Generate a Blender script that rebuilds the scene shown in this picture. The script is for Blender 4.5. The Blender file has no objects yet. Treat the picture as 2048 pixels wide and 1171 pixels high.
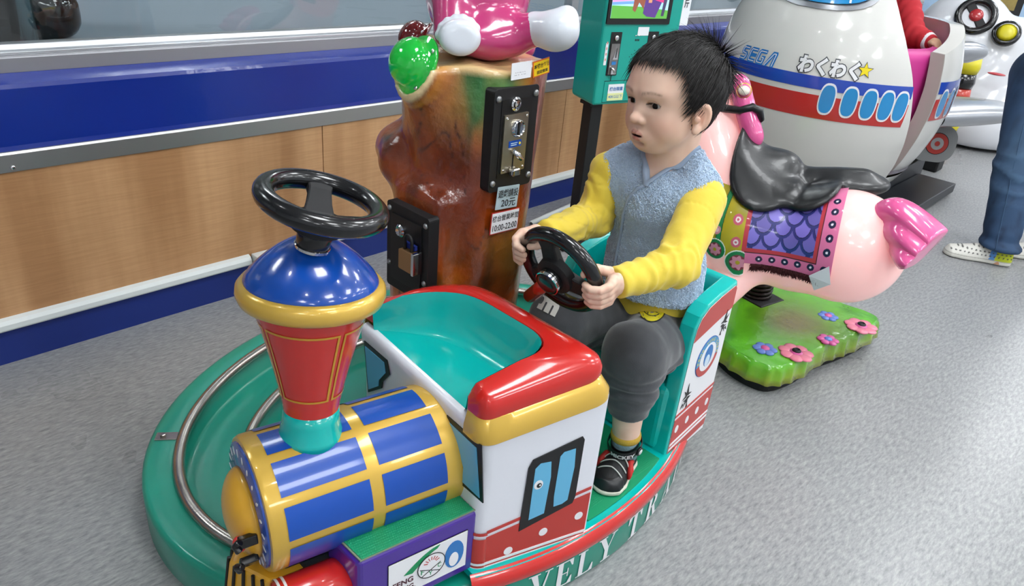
import bpy, bmesh, math, random
import numpy as np
from mathutils import Vector, Matrix
from mathutils.geometry import tessellate_polygon

random.seed(7)
rng = np.random.default_rng(7)
scene = bpy.context.scene
COL = scene.collection
PI = math.pi

# ------------------------------------------------------------------ camera, world, lights, exposure
cam_data = bpy.data.cameras.new('camera')
cam_data.sensor_width = 36.0
cam_data.lens = 1470 / 2048 * 36
cam_data.clip_start = 0.02
cam = bpy.data.objects.new('camera', cam_data)
COL.objects.link(cam)
_r = Vector((0.69875999, -0.71032025, 0.08473263))
_d = Vector((-0.27908426, -0.37975256, -0.88198638))
_f = Vector((0.65867022, 0.59264925, -0.46359509))
M3 = Matrix((_r, -_d, -_f)).transposed()
cam.matrix_world = Matrix.Translation((0, 0, 1.10)) @ M3.to_4x4()
scene.camera = cam
scene.view_settings.view_transform = 'Standard'
scene.view_settings.look = 'None'
scene.view_settings.gamma = 1
scene.view_settings.use_curve_mapping = False
scene.view_settings.exposure = 0.82
world = bpy.data.worlds.new('world')
scene.world = world
world.use_nodes = True
world.node_tree.nodes['Background'].inputs[0].default_value = (0.85, 0.92, 1.0, 1)
world.node_tree.nodes['Background'].inputs[1].default_value = 0.3
PANEL_POWER = 13.0      # emission of the ceiling light panels
SPOT_POWER = 60.0       # emission of the small round downlights


# ------------------------------------------------------------------ helpers
def lin(c):
    if isinstance(c, str):
        c = c.lstrip('#')
        c = tuple(int(c[i:i + 2], 16) / 255 for i in (0, 2, 4))
    return tuple(x / 12.92 if x <= 0.04045 else ((x + 0.055) / 1.055) ** 2.4 for x in c)


MATS = {}


def mat(name, color, rough=0.4, metal=0.0, coat=0.0, bump=0.0, bscale=200.0, var=0.0, vscale=8.0,
        emit=0.0, trans=0.0, spec=0.5, sheen=0.0, sss=0.0, ior=1.45, bdist=0.002):
    if name in MATS:
        return MATS[name]
    m = bpy.data.materials.new(name)
    m.use_nodes = True
    nt = m.node_tree
    b = nt.nodes['Principled BSDF']
    c = lin(color)
    b.inputs['Base Color'].default_value = (*c, 1)
    b.inputs['Roughness'].default_value = rough
    b.inputs['Metallic'].default_value = metal
    b.inputs['Coat Weight'].default_value = coat
    b.inputs['Coat Roughness'].default_value = 0.06
    b.inputs['Specular IOR Level'].default_value = spec
    b.inputs['IOR'].default_value = ior
    b.inputs['Transmission Weight'].default_value = trans
    b.inputs['Sheen Weight'].default_value = sheen
    if sss:
        b.inputs['Subsurface Weight'].default_value = sss
        b.inputs['Subsurface Radius'].default_value = (0.012, 0.005, 0.003)
        b.inputs['Subsurface Scale'].default_value = 0.5
    if emit:
        b.inputs['Emission Color'].default_value = (*c, 1)
        b.inputs['Emission Strength'].default_value = emit
    tc = nt.nodes.new('ShaderNodeTexCoord')
    if var:
        n = nt.nodes.new('ShaderNodeTexNoise')
        n.inputs['Scale'].default_value = vscale
        n.inputs['Detail'].default_value = 5
        r = nt.nodes.new('ShaderNodeMix')
        r.data_type = 'RGBA'
        r.blend_type = 'MIX'
        nt.links.new(tc.outputs['Object'], n.inputs['Vector'])
        nt.links.new(n.outputs['Fac'], r.inputs['Factor'])
        r.inputs['A'].default_value = (*[x * (1 - var) for x in c], 1)
        r.inputs['B'].default_value = (*[min(1, x * (1 + var)) for x in c], 1)
        nt.links.new(r.outputs['Result'], b.inputs['Base Color'])
    if bump:
        n2 = nt.nodes.new('ShaderNodeTexNoise')
        n2.inputs['Scale'].default_value = bscale
        n2.inputs['Detail'].default_value = 4
        nt.links.new(tc.outputs['Object'], n2.inputs['Vector'])
        bp = nt.nodes.new('ShaderNodeBump')
        bp.inputs['Strength'].default_value = bump
        bp.inputs['Distance'].default_value = bdist
        nt.links.new(n2.outputs['Fac'], bp.inputs['Height'])
        nt.links.new(bp.outputs['Normal'], b.inputs['Normal'])
        if coat:
            nt.links.new(bp.outputs['Normal'], b.inputs['Coat Normal'])
    MATS[name] = m
    return m


def attr_mat(name, attr='col', rough=0.5, coat=0.0, bump=0.0, bscale=200, sss=0.0, bdist=0.002, spec=0.5, emit=0.0, bdetail=4):
    """material whose own colours come from a colour attribute on the mesh"""
    if name in MATS:
        return MATS[name]
    m = mat(name, '#808080', rough, coat=coat, bump=bump, bscale=bscale, sss=sss, bdist=bdist, spec=spec)
    nt = m.node_tree
    a = nt.nodes.new('ShaderNodeAttribute')
    a.attribute_name = attr
    b = nt.nodes['Principled BSDF']
    nt.links.new(a.outputs['Color'], b.inputs['Base Color'])
    if emit:
        nt.links.new(a.outputs['Color'], b.inputs['Emission Color'])
        b.inputs['Emission Strength'].default_value = emit
    return m


def tag(o, label=None, cat=None, group=None, kind=None):
    if label:
        o['label'] = label
    if cat:
        o['category'] = cat
    if group:
        o['group'] = group
    if kind:
        o['kind'] = kind
    return o


def thing(name, loc, label, cat, group=None):
    o = bpy.data.objects.new(name, None)
    o.empty_display_size = 0.05
    COL.objects.link(o)
    o.location = loc
    o['_w'] = list(loc)
    tag(o, label, cat, group)
    return o


def wloc(o):
    return Vector(o['_w']) if o is not None and '_w' in o else Vector((0, 0, 0))


def mesh_obj(name, verts, faces, m, parent=None, smooth=False, mi=None, bevel=0, bseg=2, sub=0, autosmooth=None, cols=None):
    me = bpy.data.meshes.new(name)
    off = wloc(parent)
    if isinstance(verts, np.ndarray):
        V = verts - np.array(off)
    else:
        V = [Vector(v) - off for v in verts]
    me.from_pydata([tuple(v) for v in V], [], [tuple(int(i) for i in f) for f in faces])
    ms = m if isinstance(m, (list, tuple)) else [m]
    for x in ms:
        me.materials.append(x)
    if mi is not None:
        me.polygons.foreach_set('material_index', mi)
    if smooth:
        me.polygons.foreach_set('use_smooth', [True] * len(me.polygons))
    if cols is not None:
        ca = me.color_attributes.new('col', 'FLOAT_COLOR', 'POINT')
        arr = np.ones((len(V), 4), dtype=np.float32)
        arr[:, :3] = cols
        ca.data.foreach_set('color', arr.ravel())
    me.validate()
    me.update()
    if autosmooth:
        bm = bmesh.new()
        bm.from_mesh(me)
        for e in bm.edges:
            if len(e.link_faces) == 2 and e.calc_face_angle(0) > math.radians(autosmooth):
                e.smooth = False
        for f in bm.faces:
            f.smooth = True
        bm.to_mesh(me)
        bm.free()
    o = bpy.data.objects.new(name, me)
    COL.objects.link(o)
    if parent is not None:
        o.parent = parent
        o['_w'] = list(off)
    if bevel:
        b = o.modifiers.new('bevel', 'BEVEL')
        b.width = bevel
        b.segments = bseg
        b.limit_method = 'ANGLE'
        b.angle_limit = math.radians(40)
    if sub:
        s = o.modifiers.new('sub', 'SUBSURF')
        s.levels = sub
        s.render_levels = sub
    return o


class MB:
    """collects shapes and builds ONE mesh object"""

    def __init__(self):
        self.v = []
        self.f = []
        self.mi = []

    def add(self, v, f, mi=0):
        k = len(self.v)
        self.v += [Vector(x) for x in v]
        self.f += [tuple(i + k for i in q) for q in f]
        self.mi += [mi] * len(f)
        return self

    def hexa(self, p, mi=0):
        # p: 4 bottom + 4 top corners in matching order
        return self.add(p, [(3, 2, 1, 0), (4, 5, 6, 7), (0, 1, 5, 4), (1, 2, 6, 5), (2, 3, 7, 6), (3, 0, 4, 7)], mi)

    def box(self, lo, hi, mi=0):
        x0, y0, z0 = lo
        x1, y1, z1 = hi
        return self.hexa([(x0, y0, z0), (x1, y0, z0), (x1, y1, z0), (x0, y1, z0), (x0, y0, z1), (x1, y0, z1), (x1, y1, z1), (x0, y1, z1)], mi)

    def obox(self, c, ux, uy, uz, s, mi=0):
        # oriented box, centre c, unit axes, full sizes s
        c = Vector(c)
        ux, uy, uz = [Vector(u) * (k / 2) for u, k in zip((ux, uy, uz), s)]
        return self.hexa([c - ux - uy - uz, c + ux - uy - uz, c + ux + uy - uz, c - ux + uy - uz,
                          c - ux - uy + uz, c + ux - uy + uz, c + ux + uy + uz, c - ux + uy + uz], mi)

    def prism(self, poly, n, mi=0):
        # poly: 3D points of a planar outline, extruded by vector n
        n = Vector(n)
        k = len(poly)
        P = [Vector(p) for p in poly]
        nor = Vector((0, 0, 0))
        for i in range(k):
            nor += P[i].cross(P[(i + 1) % k])
        if nor.dot(n) < 0:
            P.reverse()
        tris = tessellate_polygon([P])
        v = P + [p + n for p in P]
        f = []
        for t in tris:
            a, b, c = t
            if (P[b] - P[a]).cross(P[c] - P[a]).dot(n) < 0:
                a, b, c = a, c, b
            f.append((c, b, a))
            f.append((a + k, b + k, c + k))
        f += [(i, (i + 1) % k, (i + 1) % k + k, i + k) for i in range(k)]
        return self.add(v, f, mi)

    def lathe(self, prof, c, axis=(0, 0, 1), n=32, mi=0, caps=True, ref=None):
        # prof: list of (radius, height along axis)
        a = Vector(axis).normalized()
        r = Vector(ref) if ref else (Vector((1, 0, 0)) if abs(a.x) < 0.8 else Vector((0, 1, 0)))
        u = (r - a * r.dot(a)).normalized()
        w = a.cross(u)
        c = Vector(c)
        v = []
        f = []
        for (rad, h) in prof:
            for i in range(n):
                t = 2 * PI * i / n
                v.append(c + a * h + (u * math.cos(t) + w * math.sin(t)) * max(rad, 1e-5))
        for j in range(len(prof) - 1):
            for i in range(n):
                i2 = (i + 1) % n
                f.append((j * n + i, j * n + i2, (j + 1) * n + i2, (j + 1) * n + i))
        if caps:
            f.append(tuple(reversed(range(n))))
            f.append(tuple((len(prof) - 1) * n + i for i in range(n)))
        return self.add(v, f, mi)

    def tube(self, path, r, n=10, closed=False, mi=0, caps=True):
        P = [Vector(p) for p in path]
        m = len(P)
        R = r if isinstance(r, (list, tuple)) else [r] * m
        v = []
        f = []
        up = None
        for i in range(m):
            if closed:
                t = (P[(i + 1) % m] - P[i - 1]).normalized()
            else:
                t = (P[min(i + 1, m - 1)] - P[max(i - 1, 0)]).normalized()
            if up is None:
                up = Vector((0, 0, 1)) if abs(t.z) < 0.9 else Vector((1, 0, 0))
            u = (up - t * up.dot(t))
            if u.length < 1e-6:
                u = t.orthogonal()
            u.normalize()
            up = u
            w = t.cross(u)
            for k in range(n):
                a = 2 * PI * k / n
                v.append(P[i] + (u * math.cos(a) + w * math.sin(a)) * R[i])
        for i in range(m if closed else m - 1):
            i2 = (i + 1) % m
            for k in range(n):
                k2 = (k + 1) % n
                f.append((i * n + k, i * n + k2, i2 * n + k2, i2 * n + k))
        if caps and not closed:
            f.append(tuple(reversed(range(n))))
            f.append(tuple((m - 1) * n + k for k in range(n)))
        return self.add(v, f, mi)

    def grid(self, fn, nu, nv, closeu=False, closev=False, mi=0):
        v = []
        f = []
        for i in range(nu + (0 if closeu else 1)):
            for j in range(nv + (0 if closev else 1)):
                v.append(fn(i / nu, j / nv))
        W = nv + (0 if closev else 1)
        H = nu + (0 if closeu else 1)
        for i in range(nu):
            for j in range(nv):
                a = (i % H) * W + j % W
                b = ((i + 1) % H) * W + j % W
                c = ((i + 1) % H) * W + (j + 1) % W
                d = (i % H) * W + (j + 1) % W
                f.append((a, b, c, d))
        return self.add(v, f, mi)

    def ell(self, c, r, n=16, m=10, ax=None, mi=0):
        c = Vector(c)
        A = [Vector(x) for x in ax] if ax else [Vector((1, 0, 0)), Vector((0, 1, 0)), Vector((0, 0, 1))]
        v = [c - A[2] * r[2]]
        for j in range(1, m):
            th = -PI / 2 + PI * j / m
            for i in range(n):
                ph = 2 * PI * i / n
                v.append(c + A[0] * (r[0] * math.cos(th) * math.cos(ph)) + A[1] * (r[1] * math.cos(th) * math.sin(ph)) + A[2] * (r[2] * math.sin(th)))
        v.append(c + A[2] * r[2])
        f = []
        for i in range(n):
            i2 = (i + 1) % n
            f.append((0, 1 + i2, 1 + i))
            f.append((len(v) - 1, 1 + (m - 2) * n + i, 1 + (m - 2) * n + i2))
        for j in range(m - 2):
            for i in range(n):
                i2 = (i + 1) % n
                f.append((1 + j * n + i, 1 + j * n + i2, 1 + (j + 1) * n + i2, 1 + (j + 1) * n + i))
        return self.add(v, f, mi)

    def build(self, name, m, parent=None, smooth=False, **k):
        multi = isinstance(m, (list, tuple))
        return mesh_obj(name, self.v, self.f, m, parent, smooth, mi=self.mi if multi else None, **k)


class Frame:
    """a plane in space: P(u, v, h) = origin + u*ux + v*uy + h*normal"""

    def __init__(self, o, ux, uy=None, n=None):
        self.o = Vector(o)
        self.ux = Vector(ux).normalized()
        if uy is not None:
            uy = Vector(uy)
            uy = uy - self.ux * uy.dot(self.ux)
            self.uy = uy.normalized()
            self.n = self.ux.cross(self.uy)
        else:
            self.n = Vector(n).normalized()
            self.uy = self.n.cross(self.ux)

    def P(self, u, v, h=0.0):
        return self.o + self.ux * u + self.uy * v + self.n * h

    def uv(self, p):
        d = Vector(p) - self.o
        return (d.dot(self.ux), d.dot(self.uy))


def rrect(u0, v0, u1, v1, r, seg=4):
    pts = []
    for (cx, cy, a0) in ((u1 - r, v1 - r, 0), (u0 + r, v1 - r, 90), (u0 + r, v0 + r, 180), (u1 - r, v0 + r, 270)):
        for i in range(seg + 1):
            a = math.radians(a0 + 90 * i / seg)
            pts.append((cx + r * math.cos(a), cy + r * math.sin(a)))
    return pts


def circ(u, v, r, n=20, ry=None):
    ry = ry or r
    return [(u + r * math.cos(2 * PI * i / n), v + ry * math.sin(2 * PI * i / n)) for i in range(n)]


def decal(name, fr, polys, m, parent=None, h=0.0006, t=0.0006, mb=None):
    b = MB()
    for p in polys:
        b.prism([fr.P(u, v, h) for (u, v) in p], fr.n * t)
    return b.build(name, m, parent)


_text_cache = {}


def text2d(s, size=1.0, bold=0.0, slices=0, spacing=1.0, shear=0.0, res=3):
    """flat mesh of a text, centred, as (verts2d, faces)"""
    key = (s, size, bold, slices, spacing, shear)
    if key in _text_cache:
        return _text_cache[key]
    cu = bpy.data.curves.new('text', 'FONT')
    cu.body = s
    cu.size = size
    cu.align_x = 'CENTER'
    cu.align_y = 'CENTER'
    cu.offset = bold
    cu.space_character = spacing
    cu.shear = shear
    cu.resolution_u = res
    ob = bpy.data.objects.new('text', cu)
    COL.objects.link(ob)
    dg = bpy.context.evaluated_depsgraph_get()
    ev = ob.evaluated_get(dg)
    me = ev.to_mesh()
    bm = bmesh.new()
    bm.from_mesh(me)
    ev.to_mesh_clear()
    bpy.data.objects.remove(ob)
    bpy.data.curves.remove(cu)
    if slices:
        xs = [v.co.x for v in bm.verts]
        a, b = min(xs), max(xs)
        for i in range(1, slices):
            bmesh.ops.bisect_plane(bm, geom=bm.verts[:] + bm.edges[:] + bm.faces[:], plane_co=(a + (b - a) * i / slices, 0, 0), plane_no=(1, 0, 0))
    bm.verts.index_update()
    out = ([(v.co.x, v.co.y) for v in bm.verts], [tuple(v.index for v in f.verts) for f in bm.faces])
    bm.free()
    _text_cache[key] = out
    return out


def text_on(name, s, fn, m, parent=None, size=0.02, fit=None, **k):
    """lettering laid on a surface; fn(x, y) gives the 3D point. fit=(width, height) scales it"""
    v, f = text2d(s, size, **k)
    if not v:
        return None
    if fit:
        xs = [p[0] for p in v]
        ys = [p[1] for p in v]
        cx, cy = (min(xs) + max(xs)) / 2, (min(ys) + max(ys)) / 2
        sx = fit[0] / (max(xs) - min(xs))
        sy = fit[1] / (max(ys) - min(ys))
        v = [((x - cx) * sx, (y - cy) * sy) for x, y in v]
    return mesh_obj(name, [fn(x, y) for x, y in v], f, m, parent)


def text_fr(name, s, fr, u, v, m, parent, fit, h=0.0016, rot=0.0, **k):
    c, sn = math.cos(rot), math.sin(rot)
    return text_on(name, s, lambda x, y: fr.P(u + c * x - sn * y, v + sn * x + c * y, h), m, parent, 0.1, fit, **k)


# ---- implicit surfaces: smooth unions of rounded limbs, turned into one continuous skin
def s_cap(p, a, b, ra, rb):
    a = np.asarray(a, float)
    b = np.asarray(b, float)
    ab = b - a
    t = np.clip(((p - a) @ ab) / (ab @ ab + 1e-12), 0, 1)
    d = p - a - t[:, None] * ab
    return np.sqrt((d * d).sum(1)) - (ra + (rb - ra) * t)


def s_ell(p, c, r, A=None):
    q = p - np.asarray(c, float)
    if A is not None:
        q = q @ np.asarray(A, float).T
    r = np.asarray(r, float)
    k0 = np.sqrt(((q / r) ** 2).sum(1))
    k1 = np.sqrt(((q / (r * r)) ** 2).sum(1)) + 1e-9
    return np.where(k0 < 1e-6, -r.min(), k0 * (k0 - 1.0) / k1)


def smin(a, b, k):
    h = np.clip(0.5 + 0.5 * (b - a) / k, 0, 1)
    return b * (1 - h) + a * h - k * h * (1 - h)


def smax(a, b, k):
    return -smin(-a, -b, k)


def sdf_mesh(f, lo, hi, h, B=12, slack=1.6):
    lo = np.asarray(lo, float)
    hi = np.asarray(hi, float)
    nb = np.ceil((hi - lo) / (h * B)).astype(int)
    ncell = nb * B
    g = np.stack(np.meshgrid(*[np.arange(n) for n in nb], indexing='ij'), -1).reshape(-1, 3)
    cen = lo + (g * B + B / 2) * h
    d = f(cen)
    g = g[np.abs(d) < B * h * 0.87 * slack]
    ii = np.arange(B + 1)
    L = np.stack(np.meshgrid(ii, ii, ii, indexing='ij'), -1).reshape(-1, 3)
    cid_all, pos_all, quads = [], [], []
    NX, NY, NZ = ncell
    CH = 300
    for s in range(0, len(g), CH):
        gb = g[s:s + CH]
        idx = (gb[:, None, :] * B + L[None]).reshape(-1, 3)
        D = f(lo + idx * h).reshape(len(gb), B + 1, B + 1, B + 1)
        ins = D < 0
        C = [D[:, i:B + i, j:B + j, k:B + k] for i in (0, 1) for j in (0, 1) for k in (0, 1)]
        I = sum((c < 0).astype(int) for c in C)
        act = (I > 0) & (I < 8)
        n, i, j, k = np.nonzero(act)
        cv = np.stack([c[n, i, j, k] for c in C], 1)
        corners = np.array([(a, b, c) for a in (0, 1) for b in (0, 1) for c in (0, 1)], float)
        acc = np.zeros((len(n), 3))
        cnt = np.zeros(len(n))
        for e0 in range(8):
            for ax in (4, 2, 1):
                if e0 & ax:
                    continue
                e1 = e0 | ax
                a, b = cv[:, e0], cv[:, e1]
                m = (a < 0) != (b < 0)
                t = np.where(m, a / np.where(m, a - b, 1), 0)
                acc += m[:, None] * (corners[e0] + t[:, None] * (corners[e1] - corners[e0]))
                cnt += m
        ci = gb[n] * B + np.stack([i, j, k], 1)
        pos_all.append(lo + (ci + acc / cnt[:, None]) * h)
        cid_all.append((ci[:, 0] * NY + ci[:, 1]) * NZ + ci[:, 2])
        base = ins[:, :B, :B, :B]
        for ax in range(3):
            o = [slice(0, B)] * 3
            o[ax] = slice(1, B + 1)
            nx = ins[(slice(None), *o)]
            n, i, j, k = np.nonzero(base != nx)
            p = gb[n] * B + np.stack([i, j, k], 1)
            fl = base[n, i, j, k]
            a1, a2 = [(1, 2), (2, 0), (0, 1)][ax]
            q = []
            for (s1, s2) in ((-1, -1), (0, -1), (0, 0), (-1, 0)):
                c = p.copy()
                c[:, a1] += s1
                c[:, a2] += s2
                q.append((c[:, 0] * NY + c[:, 1]) * NZ + c[:, 2])
            q = np.stack(q, 1)
            ok = (p[:, a1] > 0) & (p[:, a2] > 0)
            q = q[ok]
            fl = fl[ok]
            q[~fl] = q[~fl][:, ::-1]
            quads.append(q)
    cid = np.concatenate(cid_all)
    pos = np.concatenate(pos_all)
    o = np.argsort(cid)
    cid = cid[o]
    pos = pos[o]
    q = np.concatenate(quads)
    w = np.clip(np.searchsorted(cid, q), 0, len(cid) - 1)
    good = (cid[w] == q).all(1)
    return pos, w[good]


def sdf_obj(name, f, lo, hi, h, m, parent=None, cols=None):
    v, q = sdf_mesh(f, lo, hi, h)
    return mesh_obj(name, v, q, m, parent, smooth=True, cols=cols(v) if cols else None)


def unit(v):
    v = np.asarray(v, float)
    return v / np.linalg.norm(v)


# ------------------------------------------------------------------ colours
TEAL = mat('teal_gelcoat', '#04b3ab', 0.22, coat=0.6, var=0.06, vscale=6, bump=0.05, bscale=9, bdist=0.01)
TEAL_BASE = mat('teal_base_gelcoat', '#0b8a74', 0.35, coat=0.25, var=0.12, vscale=9, bump=0.05, bscale=20, bdist=0.01)
RED = mat('red_gelcoat', '#c4241e', 0.25, coat=0.6, var=0.08, vscale=7, bump=0.04, bscale=12, bdist=0.01)
RED_PRINT = mat('red_print', '#b8362f', 0.35, coat=0.2)
WHITE = mat('white_gelcoat', '#dfe1e8', 0.28, coat=0.5, var=0.02, vscale=6)
WHITE_PRINT = mat('white_print', '#e6e6e8', 0.4)
GOLD = mat('gold_paint', '#d6ae48', 0.3, metal=0.25, coat=0.5, var=0.1, vscale=7)
BLUE = mat('blue_gelcoat', '#0a49a8', 0.22, coat=0.6, var=0.06, vscale=8)
BLUE_PRINT = mat('blue_print', '#0748a6', 0.3, coat=0.4, var=0.05, vscale=14)
LBLUE = mat('light_blue_print', '#62b2d8', 0.35, coat=0.3)
BLACK = mat('black_plastic', '#0c0c0e', 0.22, coat=0.4)
BLACK_MATT = mat('black_matt', '#141416', 0.55)
BLACK_PRINT = mat('black_print', '#17181a', 0.4)
STEEL = mat('brushed_steel', '#b2b2b2', 0.42, metal=1.0, bump=0.15, bscale=90, bdist=0.001)
CHROME = mat('chrome', '#d5d5d6', 0.1, metal=1.0)
PURPLE = mat('purple_gelcoat', '#45278f', 0.25, coat=0.5, var=0.08, vscale=7)

# ------------------------------------------------------------------ room shell
WALL_Y = 1.897
ROOM = (-3.2, 9.0, -4.2)      # left x, right x, front y
CEIL = 2.75


def floor_material():
    m = mat('vinyl_floor', '#b4b4b3', 0.3, spec=0.45)
    nt = m.node_tree
    b = nt.nodes['Principled BSDF']
    tc = nt.nodes.new('ShaderNodeTexCoord')
    mp = nt.nodes.new('ShaderNodeMapping')
    mp.inputs['Rotation'].default_value = (0, 0, math.radians(42))
    mp.inputs['Scale'].default_value = (42, 150, 1)
    n1 = nt.nodes.new('ShaderNodeTexNoise')
    n1.inputs['Scale'].default_value = 1.0
    n1.inputs['Detail'].default_value = 6
    n1.inputs['Roughness'].default_value = 0.7
    n2 = nt.nodes.new('ShaderNodeTexNoise')
    n2.inputs['Scale'].default_value = 2.2
    n2.inputs['Detail'].default_value = 4
    r1 = nt.nodes.new('ShaderNodeValToRGB')
    e = r1.color_ramp.elements
    e[0].position = 0.3
    e[0].color = (*lin('#6d6f71'), 1)
    e[1].position = 0.72
    e[1].color = (*lin('#a6a6a4'), 1)
    k = e.new(0.5)
    k.color = (*lin('#8b8c8d'), 1)
    mx = nt.nodes.new('ShaderNodeMix')
    mx.data_type = 'RGBA'
    mx.blend_type = 'MULTIPLY'
    mx.inputs['Factor'].default_value = 0.35
    r2 = nt.nodes.new('ShaderNodeValToRGB')
    r2.color_ramp.elements[0].position = 0.35
    r2.color_ramp.elements[0].color = (0.84, 0.84, 0.85, 1)
    r2.color_ramp.elements[1].position = 0.6
    r2.color_ramp.elements[1].color = (1, 1, 1, 1)
    nt.links.new(tc.outputs['Object'], mp.inputs['Vector'])
    nt.links.new(mp.outputs['Vector'], n1.inputs['Vector'])
    nt.links.new(tc.outputs['Object'], n2.inputs['Vector'])
    nt.links.new(n1.outputs['Fac'], r1.inputs['Fac'])
    nt.links.new(n2.outputs['Fac'], r2.inputs['Fac'])
    nt.links.new(r1.outputs['Color'], mx.inputs['A'])
    nt.links.new(r2.outputs['Color'], mx.inputs['B'])
    nt.links.new(mx.outputs['Result'], b.inputs['Base Color'])
    # gloss is scuffed: roughness varies
    mr = nt.nodes.new('ShaderNodeMapRange')
    mr.inputs['To Min'].default_value = 0.18
    mr.inputs['To Max'].default_value = 0.42
    nt.links.new(n2.outputs['Fac'], mr.inputs['Value'])
    nt.links.new(mr.outputs['Result'], b.inputs['Roughness'])
    bp = nt.nodes.new('ShaderNodeBump')
    bp.inputs['Strength'].default_value = 0.04
    bp.inputs['Distance'].default_value = 0.004
    n3 = nt.nodes.new('ShaderNodeTexNoise')
    n3.inputs['Scale'].default_value = 60
    nt.links.new(tc.outputs['Object'], n3.inputs['Vector'])
    nt.links.new(n3.outputs['Fac'], bp.inputs['Height'])
    nt.links.new(bp.outputs['Normal'], b.inputs['Normal'])
    return m


def wood_material():
    m = mat('wood_laminate', '#b98a5c', 0.42, coat=0.1)
    nt = m.node_tree
    b = nt.nodes['Principled BSDF']
    tc = nt.nodes.new('ShaderNodeTexCoord')
    mp = nt.nodes.new('ShaderNodeMapping')
    mp.inputs['Scale'].default_value = (7, 1, 0.7)
    n1 = nt.nodes.new('ShaderNodeTexNoise')
    n1.inputs['Scale'].default_value = 1
    n1.inputs['Detail'].default_value = 5
    mp2 = nt.nodes.new('ShaderNodeMapping')
    mp2.inputs['Scale'].default_value = (9, 1, 210)
    n2 = nt.nodes.new('ShaderNodeTexNoise')
    n2.inputs['Scale'].default_value = 1
    n2.inputs['Detail'].default_value = 3
    r1 = nt.nodes.new('ShaderNodeValToRGB')
    e = r1.color_ramp.elements
    e[0].position = 0.38
    e[0].color = (*lin('#a87c54'), 1)
    e[1].position = 0.62
    e[1].color = (*lin('#cb9f73'), 1)
    r2 = nt.nodes.new('ShaderNodeValToRGB')
    r2.color_ramp.elements[0].position = 0.38
    r2.color_ramp.elements[0].color = (0.86, 0.83, 0.80, 1)
    r2.color_ramp.elements[1].position = 0.6
    r2.color_ramp.elements[1].color = (1, 1, 1, 1)
    mx = nt.nodes.new('ShaderNodeMix')
    mx.data_type = 'RGBA'
    mx.blend_type = 'MULTIPLY'
    mx.inputs['Factor'].default_value = 0.7
    for a, c in ((mp, n1), (mp2, n2)):
        nt.links.new(tc.outputs['Object'], a.inputs['Vector'])
        nt.links.new(a.outputs['Vector'], c.inputs['Vector'])
    nt.links.new(n1.outputs['Fac'], r1.inputs['Fac'])
    nt.links.new(n2.outputs['Fac'], r2.inputs['Fac'])
    nt.links.new(r1.outputs['Color'], mx.inputs['A'])
    nt.links.new(r2.outputs['Color'], mx.inputs['B'])
    nt.links.new(mx.outputs['Result'], b.inputs['Base Color'])
    return m


FLOOR = floor_material()
WOOD = wood_material()
WALLPAINT = mat('wall_paint', '#c9ccd0', 0.7, var=0.04)
CEILPAINT = mat('ceiling_paint', '#dcdee0', 0.8, var=0.03)
NAVY = mat('navy_wall_paint', '#0c2a86', 0.3, coat=0.25, var=0.08, vscale=4, bump=0.25, bscale=14, bdist=0.006)
NAVY_BASE = mat('navy_baseboard_paint', '#142a72', 0.4, coat=0.1, var=0.14, vscale=7, bump=0.1, bscale=20)
DUCT = mat('white_duct_plastic', '#d4dad8', 0.4, var=0.04)


def struct(o):
    o['kind'] = 'structure'
    return o


x0, x1, y0 = ROOM
struct(MB().box((x0, y0, -0.05), (x1, WALL_Y + 2.6, 0.0)).build('floor', FLOOR))
struct(MB().box((x0, y0, CEIL), (x1, WALL_Y + 2.6, CEIL + 0.05)).build('ceiling', CEILPAINT))
struct(MB().box((x0 - 0.1, y0, 0), (x0, WALL_Y, CEIL)).build('wall_left', WALLPAINT))
struct(MB().box((x1, y0, 0), (x1 + 0.1, WALL_Y, CEIL)).build('wall_right', WALLPAINT))
struct(MB().box((x0, y0 - 0.1, 0), (x1, y0, CEIL)).build('wall_front', WALLPAINT))

# back wall: lower core, wood panels, bands
wall = struct(MB().box((x0, WALL_Y + 0.012, 0), (x1, WALL_Y + 0.13, 0.60)).build('wall_back', WALLPAINT))
wall['_w'] = [0, 0, 0]
seams = [x0, -1.2, 0.02, 1.191, 2.32, 2.86, 3.6, 4.8, 6.0, 7.2, x1]
for a, b in zip(seams[:-1], seams[1:]):
    MB().box((a + 0.0012, WALL_Y, 0.11), (b - 0.0012, WALL_Y + 0.012, 0.49)).build('panel', WOOD, wall, bevel=0.001)
struct(MB().box((x0, WALL_Y - 0.004, 0), (x1, WALL_Y + 0.012, 0.105)).build('baseboard_back', NAVY_BASE))
# lower steel strip with a thin bright ledge
t1 = MB()
t1.prism([(x0, WALL_Y + 0.012, 0.474), (x0, WALL_Y - 0.005, 0.474), (x0, WALL_Y - 0.005, 0.514), (x0, WALL_Y - 0.001, 0.520), (x0, WALL_Y + 0.012, 0.520)], (x1 - x0, 0, 0))
t1o = struct(t1.build('trim_1', STEEL, bevel=0.0015))
t1o['_w'] = [0, 0, 0]
for sx in (0.385, 1.55, 2.75):
    MB().lathe([(0.006, 0), (0.0055, 0.002), (0.003, 0.003)], (sx, WALL_Y - 0.005, 0.484), (0, -1, 0), 12).build('screw', CHROME, t1o, True)
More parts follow.
